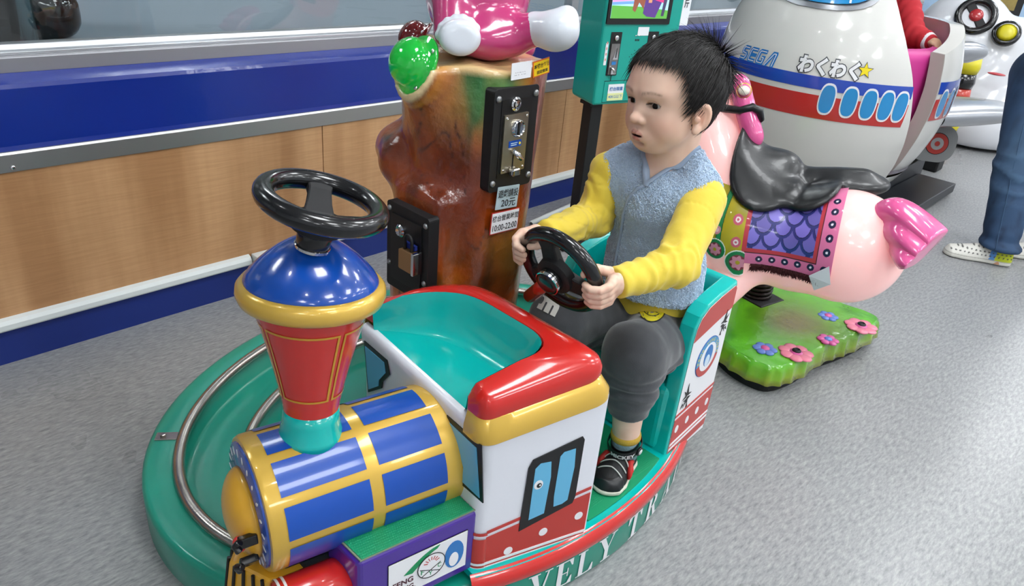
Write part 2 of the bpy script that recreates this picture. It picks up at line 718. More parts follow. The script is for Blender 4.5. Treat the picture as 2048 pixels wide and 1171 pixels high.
# blue band: recessed upright face and a sloping top ledge
t2 = MB()
t2.prism([(x0, WALL_Y + 0.012, 0.52), (x0, WALL_Y + 0.002, 0.52), (x0, WALL_Y + 0.004, 0.530), (x0, WALL_Y + 0.004, 0.655), (x0, WALL_Y + 0.008, 0.664),
          (x0, WALL_Y + 0.05, 0.680), (x0, WALL_Y + 0.05, 0.60)], (x1 - x0, 0, 0))
struct(t2.build('trim_2', NAVY))
t3 = MB()
t3.prism([(x0, WALL_Y + 0.048, 0.679), (x0, WALL_Y + 0.048, 0.711), (x0, WALL_Y + 0.052, 0.715), (x0, WALL_Y + 0.12, 0.715), (x0, WALL_Y + 0.12, 0.679)], (x1 - x0, 0, 0))
struct(t3.build('trim_3', mat('dull_steel', '#a9a9ad', 0.5, metal=1.0, bump=0.1, bscale=60, var=0.12, vscale=1.5), bevel=0.001))
ALU = mat('aluminium_frame', '#c9ccd0', 0.3, metal=0.8)
t4 = MB()
t4.prism([(x0, WALL_Y + 0.06, 0.715), (x0, WALL_Y + 0.06, 0.721), (x0, WALL_Y + 0.072, 0.724), (x0, WALL_Y + 0.076, 0.735), (x0, WALL_Y + 0.112, 0.735), (x0, WALL_Y + 0.112, 0.715)], (x1 - x0, 0, 0))
struct(t4.build('trim_4', ALU, bevel=0.001))
# windows: glass panes between aluminium posts
GLASS = bpy.data.materials.new('window_glass')
GLASS.use_nodes = True
_nt = GLASS.node_tree
_b = _nt.nodes['Principled BSDF']
_b.inputs['Base Color'].default_value = (0.86, 0.9, 0.9, 1)
_b.inputs['Transmission Weight'].default_value = 1.0
_b.inputs['Roughness'].default_value = 0.0
_b.inputs['IOR'].default_value = 1.5
posts = [-0.9, 0.72 - 2.0, 2.36, 4.4, 6.4, 8.4]
posts = [x0, -1.6, 2.39, 4.6, 6.8, x1]
for k, (a, b) in enumerate(zip(posts[:-1], posts[1:])):
    w = struct(MB().box((a + 0.016, WALL_Y + 0.090, 0.730), (b - 0.016, WALL_Y + 0.098, CEIL)).build('window_%d' % (k + 1), GLASS))
for k, px in enumerate(posts[1:-1]):
    struct(MB().box((px - 0.02, WALL_Y + 0.066, 0.735), (px + 0.02, WALL_Y + 0.112, CEIL)).build('trim_%d' % (k + 5), ALU, bevel=0.002))
# the dim room beyond the glass
INNERFLOOR = mat('inner_floor_paint', '#8d9aa6', 0.35, var=0.06, vscale=3)
INNERWALL = mat('inner_wall_paint', '#5d6866', 0.6, var=0.1, vscale=2)
struct(MB().box((x0, WALL_Y + 0.12, 0.60), (x1, WALL_Y + 2.6, 0.70)).build('floor_beyond', INNERFLOOR))
struct(MB().box((x0, WALL_Y + 2.5, 0.70), (x1, WALL_Y + 2.6, CEIL)).build('wall_beyond', INNERWALL))
struct(MB().box((x0, WALL_Y + 1.25, 0.70), (x1, WALL_Y + 1.35, 0.86)).build('trim_9', INNERWALL))
struct(MB().box((x0, WALL_Y + 1.24, 0.86), (x1, WALL_Y + 1.36, 0.875)).build('trim_10', ALU))

# cable duct along the wall, with the socket box behind the chimney
d = thing('cable_duct', (0.9, WALL_Y, 0.1), 'white plastic cable duct running along the wall above the navy baseboard', 'cable duct')
for a, b in ((x0, 0.925), (1.13, 2.9), (2.903, 6.5)):
    MB().prism([(a, WALL_Y + 0.004, 0.093), (a, WALL_Y - 0.016, 0.093), (a, WALL_Y - 0.018, 0.097), (a, WALL_Y - 0.018, 0.109), (a, WALL_Y - 0.012, 0.118), (a, WALL_Y + 0.0, 0.122)], (b - a, 0, 0)).build('duct_length', DUCT, d)
sb = thing('socket_box', (1.02, WALL_Y, 0.09), 'cream wall socket box on the cable duct behind the chimney', 'socket')
SOCK = mat('cream_socket_plastic', '#d8d6c8', 0.35)
MB().box((0.93, WALL_Y - 0.045, 0.066), (1.125, WALL_Y - 0.0045, 0.124)).build('housing', DUCT, sb, bevel=0.003)
MB().box((0.945, WALL_Y - 0.050, 0.07), (1.11, WALL_Y - 0.045, 0.118)).build('face_plate', SOCK, sb, bevel=0.002)
for sx in (1.0, 1.06):
    MB().box((sx - 0.012, WALL_Y - 0.0515, 0.082), (sx + 0.012, WALL_Y - 0.0495, 0.106)).build('socket', DUCT, sb, bevel=0.001)
cd = thing('floor_conduit', (2.1179,1.7931,0.0000), 'white cable conduit lying on the floor between the tree trunk and the boy', 'conduit')
pA, pB = Vector((2.0331,1.7645,0.0080)), Vector((2.6256,1.8438,0.0080))
MB().tube([pA, pB], 0.010, 8).build('conduit', DUCT, cd, True)
pc = [pA + (pB - pA) * -0.0, pA + Vector((-0.02, -0.03, 0.002)), pA + Vector((0.0, -0.07, 0.0)), pA + Vector((0.05, -0.1, -0.002)), pA + Vector((0.12, -0.16, -0.003))]
MB().tube(pc, 0.005, 8).build('cable', BLACK_MATT, cd, True)

# ceiling lights: square panels and small round downlights
EMIT = bpy.data.materials.new('lamp_diffuser')
EMIT.use_nodes = True
EMIT.node_tree.nodes['Principled BSDF'].inputs['Base Color'].default_value = (0.9, 0.9, 0.9, 1)
EMIT.node_tree.nodes['Principled BSDF'].inputs['Emission Color'].default_value = (0.95, 0.98, 1.0, 1)
EMIT.node_tree.nodes['Principled BSDF'].inputs['Emission Strength'].default_value = PANEL_POWER
EMIT2 = EMIT.copy()
EMIT2.name = 'downlight_lens'
EMIT2.node_tree.nodes['Principled BSDF'].inputs['Emission Strength'].default_value = SPOT_POWER
LAMPFRAME = mat('lamp_frame', '#e8e8e8', 0.4)
for lx, ly in [(a, b) for a in (-1.8, 0.7, 2.6, 4.5, 6.4, 8.2) for b in (-3.0, -1.3)] + [(a, 0.3) for a in (0.8, 2.7, 4.5, 6.4, 8.2)]:
    if True:
        t = thing('ceiling_light', (lx, ly, CEIL), 'square white ceiling light panel', 'ceiling light', 'ceiling light panels')
        MB().box((lx - 0.33, ly - 0.33, CEIL - 0.03), (lx + 0.33, ly + 0.33, CEIL)).build('frame', LAMPFRAME, t)
        MB().box((lx - 0.29, ly - 0.29, CEIL - 0.036), (lx + 0.29, ly + 0.29, CEIL - 0.03)).build('diffuser', EMIT, t)
for lx in (-0.6, 1.6, 3.8):  # unseen panels, added to lighten the interior behind the window
    t = thing('ceiling_light', (lx, WALL_Y + 1.1, CEIL), 'unseen light panel added to brighten the room beyond the glass', 'ceiling light', 'added light panels beyond the glass')
    MB().box((lx - 0.33, WALL_Y + 0.8, CEIL - 0.03), (lx + 0.33, WALL_Y + 1.46, CEIL)).build('frame', LAMPFRAME, t)
    MB().box((lx - 0.29, WALL_Y + 0.84, CEIL - 0.036), (lx + 0.29, WALL_Y + 1.42, CEIL - 0.03)).build('diffuser', EMIT, t)
for lx in (-0.5, 1.7, 3.9, 6.1):
    for ly in (-2.1, -0.3, 1.3):
        t = thing('downlight', (lx, ly, CEIL), 'small round ceiling downlight', 'downlight', 'round ceiling downlights')
        MB().lathe([(0.085, 0), (0.085, -0.012), (0.06, -0.014)], (lx, ly, CEIL), (0, 0, 1), 20).build('ring', LAMPFRAME, t, True)
        MB().lathe([(0.058, -0.0145), (0.056, -0.018)], (lx, ly, CEIL), (0, 0, 1), 16).build('lens', EMIT2, t)

# ------------------------------------------------------------------ oval track base of the train ride
CX, CY, EA, EB, BH = 0.9583, 1.0347, 0.6609, 0.5183, 0.090


def E(t, s=1.0, z=0.0, grow=0.0):
    """point of the oval at angle t, scaled by s, grown outwards by a distance"""
    nx, ny = math.cos(t) / EA, math.sin(t) / EB
    l = math.hypot(nx, ny)
    return Vector((CX + EA * s * math.cos(t) + grow * nx / l, CY + EB * s * math.sin(t) + grow * ny / l, z))


base = thing('ride_track_base', (CX, CY, 0), 'oval teal track base of the train ride with LOVELY TRAIN lettering on its side', 'ride base')
prof = [(0.0, -0.003, 0.0), (0.008, 0.0, 0.0), (0.075, 0.0, 0.0), (BH - 0.006, -0.001, 0.0), (BH - 0.001, -0.006, 0.0), (BH, -0.012, 0.0)]
N = 96
b = MB()
rows = [(z, g) for z, g, _ in prof] + [(BH, -0.055), (BH - 0.004, -0.061), (0.035, -0.068), (0.028, -0.076), (0.026, -0.12), (0.024, -0.2), (0.024, -0.30)]
b.grid(lambda u, v: E(2 * PI * u, 1, rows[round(v * (len(rows) - 1))][0], rows[round(v * (len(rows) - 1))][1]), N, len(rows) - 1, closeu=True)
top = [E(2 * PI * i / N, 1, 0.024, -0.30) for i in range(N)]
b.add(top, [tuple(range(N))])
o = b.build('base_shell', TEAL_BASE, base, autosmooth=50)
RAILM = mat('rail_steel', '#a39d96', 0.26, metal=1.0, var=0.2, vscale=30, bump=0.1, bscale=60)
for g, zz, rr in ((-0.066, 0.092, 0.0115), (-0.185, 0.062, 0.0115)):
    b = MB()
    b.tube([E(2 * PI * i / 128, 1, zz, g) for i in range(128)], rr, 12, closed=True)
    b.build('rail', RAILM, base, True)
for t in (2.62, 4.0, 0.3, 1.6, 5.4):
    c = E(t, 1, BH + 0.0015, -0.035)
    nrm = (E(t, 1, 0, 0.01) - E(t, 1, 0, 0)).normalized()
    tg = Vector((-nrm.y, nrm.x, 0))
    br = MB().obox(c, nrm, tg, (0, 0, 1), (0.045, 0.024, 0.003)).build('bracket', RAILM, base, bevel=0.001)
    MB().lathe([(0.006, 0.0015), (0.006, 0.006), (0.0045, 0.007)], c + nrm * 0.008, (0, 0, 1), 6).build('bolt', RAILM, br)
for t in [i * 0.42 for i in range(15)]:
    c = E(t, 1, 0.044, -0.185)
    MB().lathe([(0.007, -0.02), (0.007, 0.014)], c, (0, 0, 1), 8).build('rail_post', RAILM, base, True)

# heavy serif lettering round the side
def serif(ch):
    R = lambda x0, y0, x1, y1: [(x0, y0), (x1, y0), (x1, y1), (x0, y1)]
    s = 0.045
    if ch == 'L':
        return [R(0.1, 0, 0.3, 1), R(0, 0, 0.75, s), R(0, 1 - s, 0.42, 1), [(0.75, 0), (0.75, 0.3), (0.70, 0.3), (0.58, s), (0.5, 0)]], 0.8
    if ch == 'O':
        a = [(0.45 + 0.45 * math.sin(t), 0.5 + 0.52 * math.cos(t)) for t in np.linspace(0, 2 * PI, 25)]
        i = [(0.45 + 0.2 * math.sin(t), 0.5 + 0.46 * math.cos(t)) for t in np.linspace(0, 2 * PI, 25)]
        return [[a[k], a[k + 1], i[k + 1], i[k]] for k in range(24)], 0.95
    if ch == 'V':
        return [[(0.08, 1), (0.32, 1), (0.56, 0.0), (0.46, 0.0)], [(0.46, 0), (0.56, 0), (0.80, 1), (0.74, 1)], R(0, 1 - s, 0.44, 1), R(0.62, 1 - s, 0.92, 1)], 0.95
    if ch == 'E':
        return [R(0.1, 0, 0.3, 1), R(0, 0, 0.72, s), R(0, 1 - s, 0.72, 1), R(0.3, 0.48, 0.5, 0.52), [(0.72, 0), (0.72, 0.3), (0.67, 0.3), (0.52, 0)],
                [(0.72, 1), (0.72, 0.72), (0.67, 0.72), (0.52, 1)], [(0.5, 0.33), (0.54, 0.33), (0.54, 0.67), (0.5, 0.67)]], 0.8
    if ch == 'Y':
        return [R(0.36, 0, 0.56, 0.48), R(0.22, 0, 0.70, s), [(0.05, 1), (0.3, 1), (0.56, 0.46), (0.36, 0.44)], [(0.56, 0.46), (0.50, 0.42), (0.76, 1), (0.82, 1)], R(0, 1 - s, 0.42, 1), R(0.64, 1 - s, 0.94, 1)], 0.95
    if ch == 'T':
        return [R(0.3, 0, 0.5, 1), R(0.16, 0, 0.64, s), R(0, 1 - s, 0.8, 1), [(0, 1), (0, 0.7), (0.05, 0.7), (0.2, 1)], [(0.8, 1), (0.8, 0.7), (0.75, 0.7), (0.6, 1)]], 0.85
    if ch == 'R':
        P = [R(0.1, 0, 0.3, 1), R(0, 0, 0.42, s), R(0, 1 - s, 0.4, 1)]
        a = [(0.38 + 0.32 * math.sin(t), 0.75 + 0.25 * math.cos(t)) for t in np.linspace(0, PI, 13)]
        i = [(0.38 + 0.13 * math.sin(t), 0.75 + 0.205 * math.cos(t)) for t in np.linspace(0, PI, 13)]
        P += [[a[k], a[k + 1], i[k + 1], i[k]] for k in range(12)]
        P += [R(0.28, 0.5, 0.4, 0.545), R(0.28, 0.955, 0.4, 1), [(0.36, 0.52), (0.55, 0.52), (0.78, 0.0), (0.58, 0)], R(0.56, 0, 0.86, s)]
        return P, 0.88
    if ch == 'A':
        return [[(0.44, 1), (0.52, 1), (0.84, 0), (0.6, 0)], [(0.44, 1), (0.50, 1), (0.20, 0), (0.14, 0)], R(0.24, 0.28, 0.66, 0.32), R(0.02, 0, 0.32, s), R(0.5, 0, 0.94, s)], 0.95
    if ch == 'I':
        return [R(0.1, 0, 0.3, 1), R(0, 0, 0.4, s), R(0, 1 - s, 0.4, 1)], 0.48
    if ch == 'N':
        return [R(0.12, 0, 0.17, 1), R(0.7, 0, 0.75, 1), [(0.04, 1), (0.26, 1), (0.75, 0), (0.6, 0)], R(0, 0, 0.3, s), R(0.58, 1 - s, 0.88, 1)], 0.92
    return [], 0.45


def arc_table():
    ts = np.linspace(PI, 2 * PI + 0.9, 900)
    P = np.array([[CX + EA * math.cos(t), CY + EB * math.sin(t)] for t in ts])
    s = np.r_[0, np.cumsum(np.linalg.norm(np.diff(P, axis=0), axis=1))]
    return ts, s


_ts, _ss = arc_table()


def skirt(sarc, z, h=0.0):
    t = float(np.interp(sarc, _ss, _ts))
    k = min(max(z, 0), BH)
    g = np.interp(k, [0, 0.008, 0.075, 0.09], [-0.003, 0.0, 0.0, -0.002])
    return E(t, 1, z, float(g) + h)


def skirt_at_x(x):
    t = 2 * PI - math.acos(max(-1, min(1, (x - CX) / EA)))
    return float(np.interp(t, _ts, _ss))


def letter(ch, s0, w, z0, z1):
    P, adv = serif(ch)
    b = MB()
    for p in P:
        q = []
        for i in range(len(p)):
            a, c = p[i], p[(i + 1) % len(p)]
            for k in range(3):
                q.append((a[0] + (c[0] - a[0]) * k / 3, a[1] + (c[1] - a[1]) * k / 3))
        pts = [skirt(s0 + x * w, z0 + y * (z1 - z0), 0.0012) for x, y in q]
        tr = tessellate_polygon([[Vector((x, y, 0)) for x, y in q]])
        tr2 = []
        for (i, j, k) in tr:
            if (pts[j] - pts[i]).cross(pts[k] - pts[i]).dot(pts[0] - Vector((CX, CY, pts[0].z))) < 0:
                tr2.append((i, k, j))
            else:
                tr2.append((i, j, k))
        b.add(pts, tr2)
    return b.build('letter', WHITE_PRINT, base), adv


# letter left edges measured along the side (world x where each letter starts)
for word, xs, w in (('LOVELY', [0.602, 0.655, 0.725, 0.782, 0.833, 0.886], 0.056), ('TRAIN', [0.976, 1.047, 1.118, 1.190, 1.226], 0.060)):
    for ch, xx in zip(word, xs):
        letter(ch, skirt_at_x(xx), w, 0.010, 0.072)

# ------------------------------------------------------------------ the little train riding on the oval track
train = thing('ride_train', (0.95, 0.72, 0.09), 'red and white kiddie train with blue and gold boiler carrying the boy', 'ride train')
NB0, NB1 = (0.6377, 0.6027), (0.8553, 0.5300)
FB0, FB1 = (0.685, 0.985), (0.862, 0.885)


def cabp(s, w, z=0.0):
    """cab plan: s 0 front .. 1 rear, w 0 near .. 1 far"""
    a = Vector((NB0[0] + (NB1[0] - NB0[0]) * s, NB0[1] + (NB1[1] - NB0[1]) * s))
    c = Vector((FB0[0] + (FB1[0] - FB0[0]) * s, FB0[1] + (FB1[1] - FB0[1]) * s))
    p = a + (c - a) * w
    return Vector((p.x, p.y, z))


def rounded_path(corners, radii, seg=6, closed=True):
    """polyline with rounded corners in plan; corners: Vectors"""
    out = []
    n = len(corners)
    for i in range(n):
        p = corners[i]
        if not closed and i in (0, n - 1):
            out.append(p)
            continue
        a, c = corners[i - 1], corners[(i + 1) % n]
        r = radii[i]
        if r <= 0:
            out.append(p)
            continue
        d1 = (a - p).normalized()
        d2 = (c - p).normalized()
        p1 = p + d1 * r
        p2 = p + d2 * r
        for k in range(seg + 1):
            t = k / seg
            out.append(p1 * (1 - t) ** 2 + p * 2 * t * (1 - t) + p2 * t * t)
    return out


def z0(p):
    """height of the underside of the gold trim, rising to the rear"""
    s = (p.x - 0.65) / 0.2
    return 0.374 + 0.036 * s


# white cab body: rounded box, wall from the floor pan to the trim; the front lip is lower
cw = [cabp(0, 0), cabp(1, 0), cabp(1, 1), cabp(0, 1)]
loop = rounded_path(cw, [0.022, 0.012, 0.05, 0.03])
cen = sum(cw, Vector()) / 4
b = MB()
zs = [0.098, 0.15, 0.25, 0.34, 1.0]
L = len(loop)
for z in zs:
    for p in loop:
        zz = z if z < 1 else max(0.393, z0(p) + 0.006) if (p - cabp(0, 0)).dot(cabp(1, 0) - cabp(0, 0)) > 0.001 else 0.385
        b.v.append(Vector((p.x, p.y, zz)))
for j in range(len(zs) - 1):
    for i in range(L):
        i2 = (i + 1) % L
        b.f.append((j * L + i, j * L + i2, (j + 1) * L + i2, (j + 1) * L + i))
b.f.append(tuple(reversed(range(L))))
b.mi = [0] * len(b.f)
cab = b.build('cab_body', WHITE, train, autosmooth=45)

# hood: the front edge rolls up into the tray
fd = (cabp(0, 1) - cabp(0, 0)).normalized()
fn = Vector((fd.y, -fd.x, 0))
if fn.x > 0:
    fn = -fn
prof = [(0.0008, 0.36), (0.0024, 0.380), (0.0018, 0.390), (-0.001, 0.396), (-0.006, 0.3992), (-0.012, 0.3995)]
MB().grid(lambda u, v: (lambda q, pr: Vector((q.x, q.y, 0)) + fn * pr[0] + Vector((0, 0, pr[1])))(cabp(0, 0.02 + 0.96 * u), prof[round(v * 5)]), 24, 5).build('hood', WHITE, train, True)


def usamples(corners, radii, m=10, q=9):
    """open path with rounded corners: m points on every straight, q on every corner"""
    P = [Vector((c.x, c.y, 0)) for c in corners]
    ins, outs = [P[0]], []
    for k in range(1, len(P) - 1):
        d1 = (P[k - 1] - P[k]).normalized()
        d2 = (P[k + 1] - P[k]).normalized()
        outs.append(P[k] + d1 * radii[k])
        ins.append(P[k] + d2 * radii[k])
    outs.append(P[-1])
    out_ = []
    for k in range(len(P) - 1):
        out_ += [ins[k] + (outs[k] - ins[k]) * (t / m) for t in range(m)]
        if k < len(P) - 2:
            out_ += [outs[k] * (1 - t / q) ** 2 + P[k + 1] * 2 * (t / q) * (1 - t / q) + ins[k + 1] * (t / q) ** 2 for t in range(q)]
    out_.append(P[-1])
    return out_


def inset_poly(dn, dr, df, dfr=0.0):
    """cab plan shrunk by its near, rear, far and front margins"""
    A, B_, C2_, D2 = cabp(0, 0), cabp(1, 0), cabp(1, 1), cabp(0, 1)

    def line(p, r, d, inside):
        t = (r - p).normalized()
        n = Vector((-t.y, t.x, 0))
        if (inside - p).dot(n) < 0:
            n = -n
        return p + n * d, t

    def meet(l1, l2):
        (p, d), (q, e) = l1, l2
        k = ((q.x - p.x) * e.y - (q.y - p.y) * e.x) / (d.x * e.y - d.y * e.x)
        return p + d * k
    cc_ = (A + B_ + C2_ + D2) / 4
    Ln, Lr, Lf, Lh = line(A, B_, dn, cc_), line(B_, C2_, dr, cc_), line(C2_, D2, df, cc_), line(D2, A, dfr, cc_)
    return meet(Ln, Lh), meet(Ln, Lr), meet(Lr, Lf), meet(Lf, Lh)


def upath_for(dn, dr, df, rads, dfr=0.0, tips=(0.13, 0.9)):
    a, b_, c_, d_ = inset_poly(dn, dr, df, dfr)
    return a, b_, c_, d_


_o = inset_poly(0, 0, 0)
_i = inset_poly(0.060, 0.052, 0.042, 0.0)
_g = inset_poly(0.085, 0.085, 0.065, 0.0)
t0, t1 = cabp(0, 0.115), cabp(0, 0.90)
OUT = usamples([t0, _o[0], _o[1], _o[2], cabp(0.02, 1.0)], [0, 0.022, 0.030, 0.09, 0])
t0i, t1i = cabp(0.03, 0.145), cabp(0.04, 0.925)
INN = usamples([t0i, t0i + (_i[1] - _i[0]) * 0.06, _i[1], _i[2], t1i], [0, 0.004, 0.075, 0.095, 0])
t0g, t1g = cabp(0.035, 0.175), cabp(0.035, 0.905)
FLO = usamples([t0g, t0g + (_g[1] - _g[0]) * 0.06, _g[1], _g[2], t1g], [0, 0.004, 0.075, 0.095, 0])
NU = len(OUT)
TZ = 0.399


def tipfade(i):
    return min(1.0, min(i, NU - 1 - i) / 16.0)


def usweep(profile, name, m, endcap=True):
    """profile: (k, dz) with k 0 at the outer edge and 1 at the tray's edge; negative k in metres outwards"""
    b = MB()
    K = len(profile)
    for i in range(NU):
        o_, n_ = OUT[i], INN[i]
        t = (OUT[min(i + 1, NU - 1)] - OUT[max(i - 1, 0)]).normalized()
        outw = Vector((t.y, -t.x, 0))
        tf = tipfade(i)
        for (k, dz) in profile:
            p = o_ + (n_ - o_) * k if k >= 0 else o_ - outw * k
            drop = (1 - tf) * 0.022 * max(0.0, dz - 0.045) / 0.038
            b.v.append(Vector((p.x, p.y, z0(o_ * 0.6 + n_ * 0.4) + dz - drop)))
    for i in range(NU - 1):
        for j in range(K - 1):
            b.f.append((i * K + j, (i + 1) * K + j, (i + 1) * K + j + 1, i * K + j + 1))
    if endcap:
        b.f.append(tuple(reversed(range(K))))
        b.f.append(tuple((NU - 1) * K + j for j in range(K)))
    b.mi = [0] * len(b.f)
    return b.build(name, m, train, autosmooth=40)


usweep([(0.1, -0.002), (-0.004, 0.0), (-0.0065, 0.003), (-0.0060, 0.019), (0.10, 0.042), (0.2, 0.044)], 'gold_trim', GOLD)
usweep([(0.2, 0.03), (0.12, 0.041), (0.095, 0.048), (0.10, 0.060), (0.16, 0.072), (0.32, 0.080), (0.6, 0.083), (0.9, 0.082), (0.97, 0.080), (1.0, 0.074), (1.0, 0.03)], 'roof_rim', RED)
b = MB()
prof = [(0.0, 1.0), (0.06, 0.93), (0.16, 0.70), (0.30, 0.42), (0.50, 0.18), (0.75, 0.045), (1.0, 0.0)]
K = len(prof)
for i in range(NU):
    top = z0(OUT[i] * 0.6 + INN[i] * 0.4) + 0.0795 - (1 - tipfade(i)) * 0.022 * 0.9
    for (k, hz) in prof:
        p = INN[i] + (FLO[i] - INN[i]) * k
        b.v.append(Vector((p.x, p.y, TZ + (top - TZ) * hz)))
for i in range(NU - 1):
    for j in range(K - 1):
        b.f.append((i * K + j, (i + 1) * K + j, (i + 1) * K + j + 1, i * K + j + 1))
b.mi = [0] * len(b.f)
fp = [Vector((p.x, p.y, TZ - 0.004)) for p in FLO]
b.prism(fp, (0, 0, 0.004))
b.build('tray', TEAL, train, autosmooth=50)
# rear bulkhead of the cab
MB().prism([cabp(1.0, 0.04, 0.10), cabp(1.0, 0.96, 0.10), cabp(1.0, 0.96, 0.40), cabp(1.0, 0.04, 0.40)], (0.004, 0.001, 0)).build('bulkhead', TEAL, train)


def dec(name, pts, n, m, h=0.0008, t=0.0008, parent=None):
    n = Vector(n).normalized()
    return MB().prism([Vector(p) + n * h for p in pts], n * t).build(name, m, parent or train)


def lerp(a, b, t):
    return Vector(a) + (Vector(b) - Vector(a)) * t


# near side of the cab: stripes, dots, window print
nd = Vector((NB1[0] - NB0[0], NB1[1] - NB0[1], 0)).normalized()
SN = Vector((nd.y, -nd.x, 0))


def cside(u, z, h=0.0):
    # u in metres from the front corner along the near side
    return Vector((NB0[0], NB0[1], z)) + nd * u + SN * h


CL = (Vector((*NB1, 0)) - Vector((*NB0, 0))).length


def band(name, za, zb, m, h=0.0008, u0=0.02, u1=CL - 0.010, sa=0.0, sb=0.034):
    pts = [cside(u, z + sl * u / CL) for u, z, sl in ((u0, za, sa), (u1, za, sa), (u1, zb, sb), (u0, zb, sb))]
    dec(name, pts, SN, m, h)
    # the same band round the corner on the front face
    q = [cabp(0, w, z + (0.03 * (w - 0.06) if w > .06 else 0)) for w, z in ((0.055, za), (0.055, zb), (0.26, zb), (0.26, za))]
    dec(name, q, fn, m, h + 0.0012)
    c = [Vector((p.x, p.y, 0)) for p in rounded_path([cabp(0, 0.06), cabp(0, 0), cside(0.021, 0)], [0, 0.0215, 0], 6, False)]
    b = MB()
    for i, p in enumerate(c):
        t = (c[min(i + 1, len(c) - 1)] - c[max(i - 1, 0)]).normalized()
        o = Vector((t.y, -t.x, 0)) * (h + 0.0012)
        b.v += [Vector((p.x, p.y, za)) + o, Vector((p.x, p.y, zb)) + o]
    b.f = [(2 * i, 2 * i + 2, 2 * i + 3, 2 * i + 1) for i in range(len(c) - 1)]
    b.mi = [0] * len(b.f)
    b.build(name, m, train, True)


band('stripe', 0.098, 0.176, RED_PRINT)
band('stripe', 0.1165, 0.122, WHITE_PRINT, 0.0018, sb=0.0)
band('stripe', 0.1065, 0.112, WHITE_PRINT, 0.0018, sb=0.0)
band('stripe', 0.1835, 0.190, RED_PRINT, sa=0.034)
for p in ((0.8288,0.5389,0.1608), (0.7615,0.5613,0.1498), (0.6985,0.5824,0.1315)):
    fr = Frame(p, nd, n=SN)
    decal('dot', fr, [circ(0, 0, 0.0085, 16)], WHITE_PRINT, train, 0.0018)


def vs(*px):
    return px


frame_pts = [(0.8114,0.5447,0.3427), (0.8151,0.5434,0.3363), (0.8148,0.5435,0.2117), (0.8109,0.5448,0.1982), (0.7140,0.5772,0.1705),
             (0.7184,0.5757,0.3060), (0.7255,0.5734,0.3213)]
dec('side_window', frame_pts, SN, BLACK_PRINT, 0.0008, 0.002)
for pp in ([(0.7389,0.5689,0.3106), (0.7578,0.5626,0.3085), (0.7608,0.5616,0.2756), (0.7573,0.5628,0.1958), (0.7293,0.5721,0.1908), (0.7302,0.5718,0.3020)],
           [(0.7796,0.5553,0.3213), (0.8005,0.5483,0.3220), (0.8032,0.5474,0.2827), (0.7997,0.5486,0.2105), (0.7899,0.5518,0.2050), (0.7740,0.5572,0.2042), (0.7721,0.5578,0.2275), (0.7733,0.5574,0.3139)]):
    dec('pane', pp, SN, LBLUE, 0.0026)
fr = Frame((0.7394,0.5687,0.2658), nd, n=SN)
e = decal('eye_sticker', fr, [circ(0, 0, 0.0085, 16, 0.0095)], WHITE_PRINT, train, 0.0034)
decal('iris', fr, [circ(0.001, -0.001, 0.0048, 12)], BLACK_PRINT, e, 0.0042)
decal('glint', fr, [circ(0.002, 0.0, 0.0018, 8)], WHITE_PRINT, e, 0.005)

# front windows either side of the boiler
fw = [(0.6491,0.6951,0.3755), (0.6377,0.6030,0.3782), (0.6358,0.5876,0.2747), (0.6435,0.6493,0.2682), (0.6435,0.6493,0.2987), (0.6455,0.6658,0.3279), (0.6483,0.6885,0.3458)]
w = dec('front_window', fw, fn, BLACK_PRINT, 0.0015, 0.002)
cw_ = sum((Vector(p) for p in fw), Vector()) / len(fw)
dec('pane', [(0.6480,0.6859,0.3666), (0.6390,0.6133,0.3671), (0.6369,0.5960,0.2794), (0.6425,0.6417,0.2772), (0.6425,0.6418,0.3074), (0.6446,0.6582,0.3354), (0.6475,0.6818,0.3503)], fn, LBLUE, 0.0036, 0.001, w)
fw = [(0.6827,0.9664,0.3687), (0.6724,0.8830,0.3729), (0.6713,0.8739,0.3472), (0.6743,0.8983,0.3175), (0.6747,0.9018,0.3010), (0.6810,0.9525,0.2608)]
w = dec('front_window', fw, fn, BLACK_PRINT, 0.0015, 0.002)
dec('pane', [(0.6820,0.9608,0.3608), (0.6734,0.8916,0.3637), (0.6728,0.8861,0.3444), (0.6756,0.9092,0.3155), (0.6758,0.9109,0.3011), (0.6805,0.9485,0.2702)], fn, LBLUE, 0.0036, 0.001, w)

# ---- boiler
BC = Vector((0.361, 0.808, 0.281))
BU = Vector((0.978, -0.208, 0)).normalized()
BR = 0.105
BV = Vector((0.208, 0.978, 0)).normalized()     # across, to the far side


def boil(x, th, r=BR):
    # th from the top, positive to the near side (radians)
    return BC + BU * x + (Vector((0, 0, 1)) * math.cos(th) - BV * math.sin(th)) * r


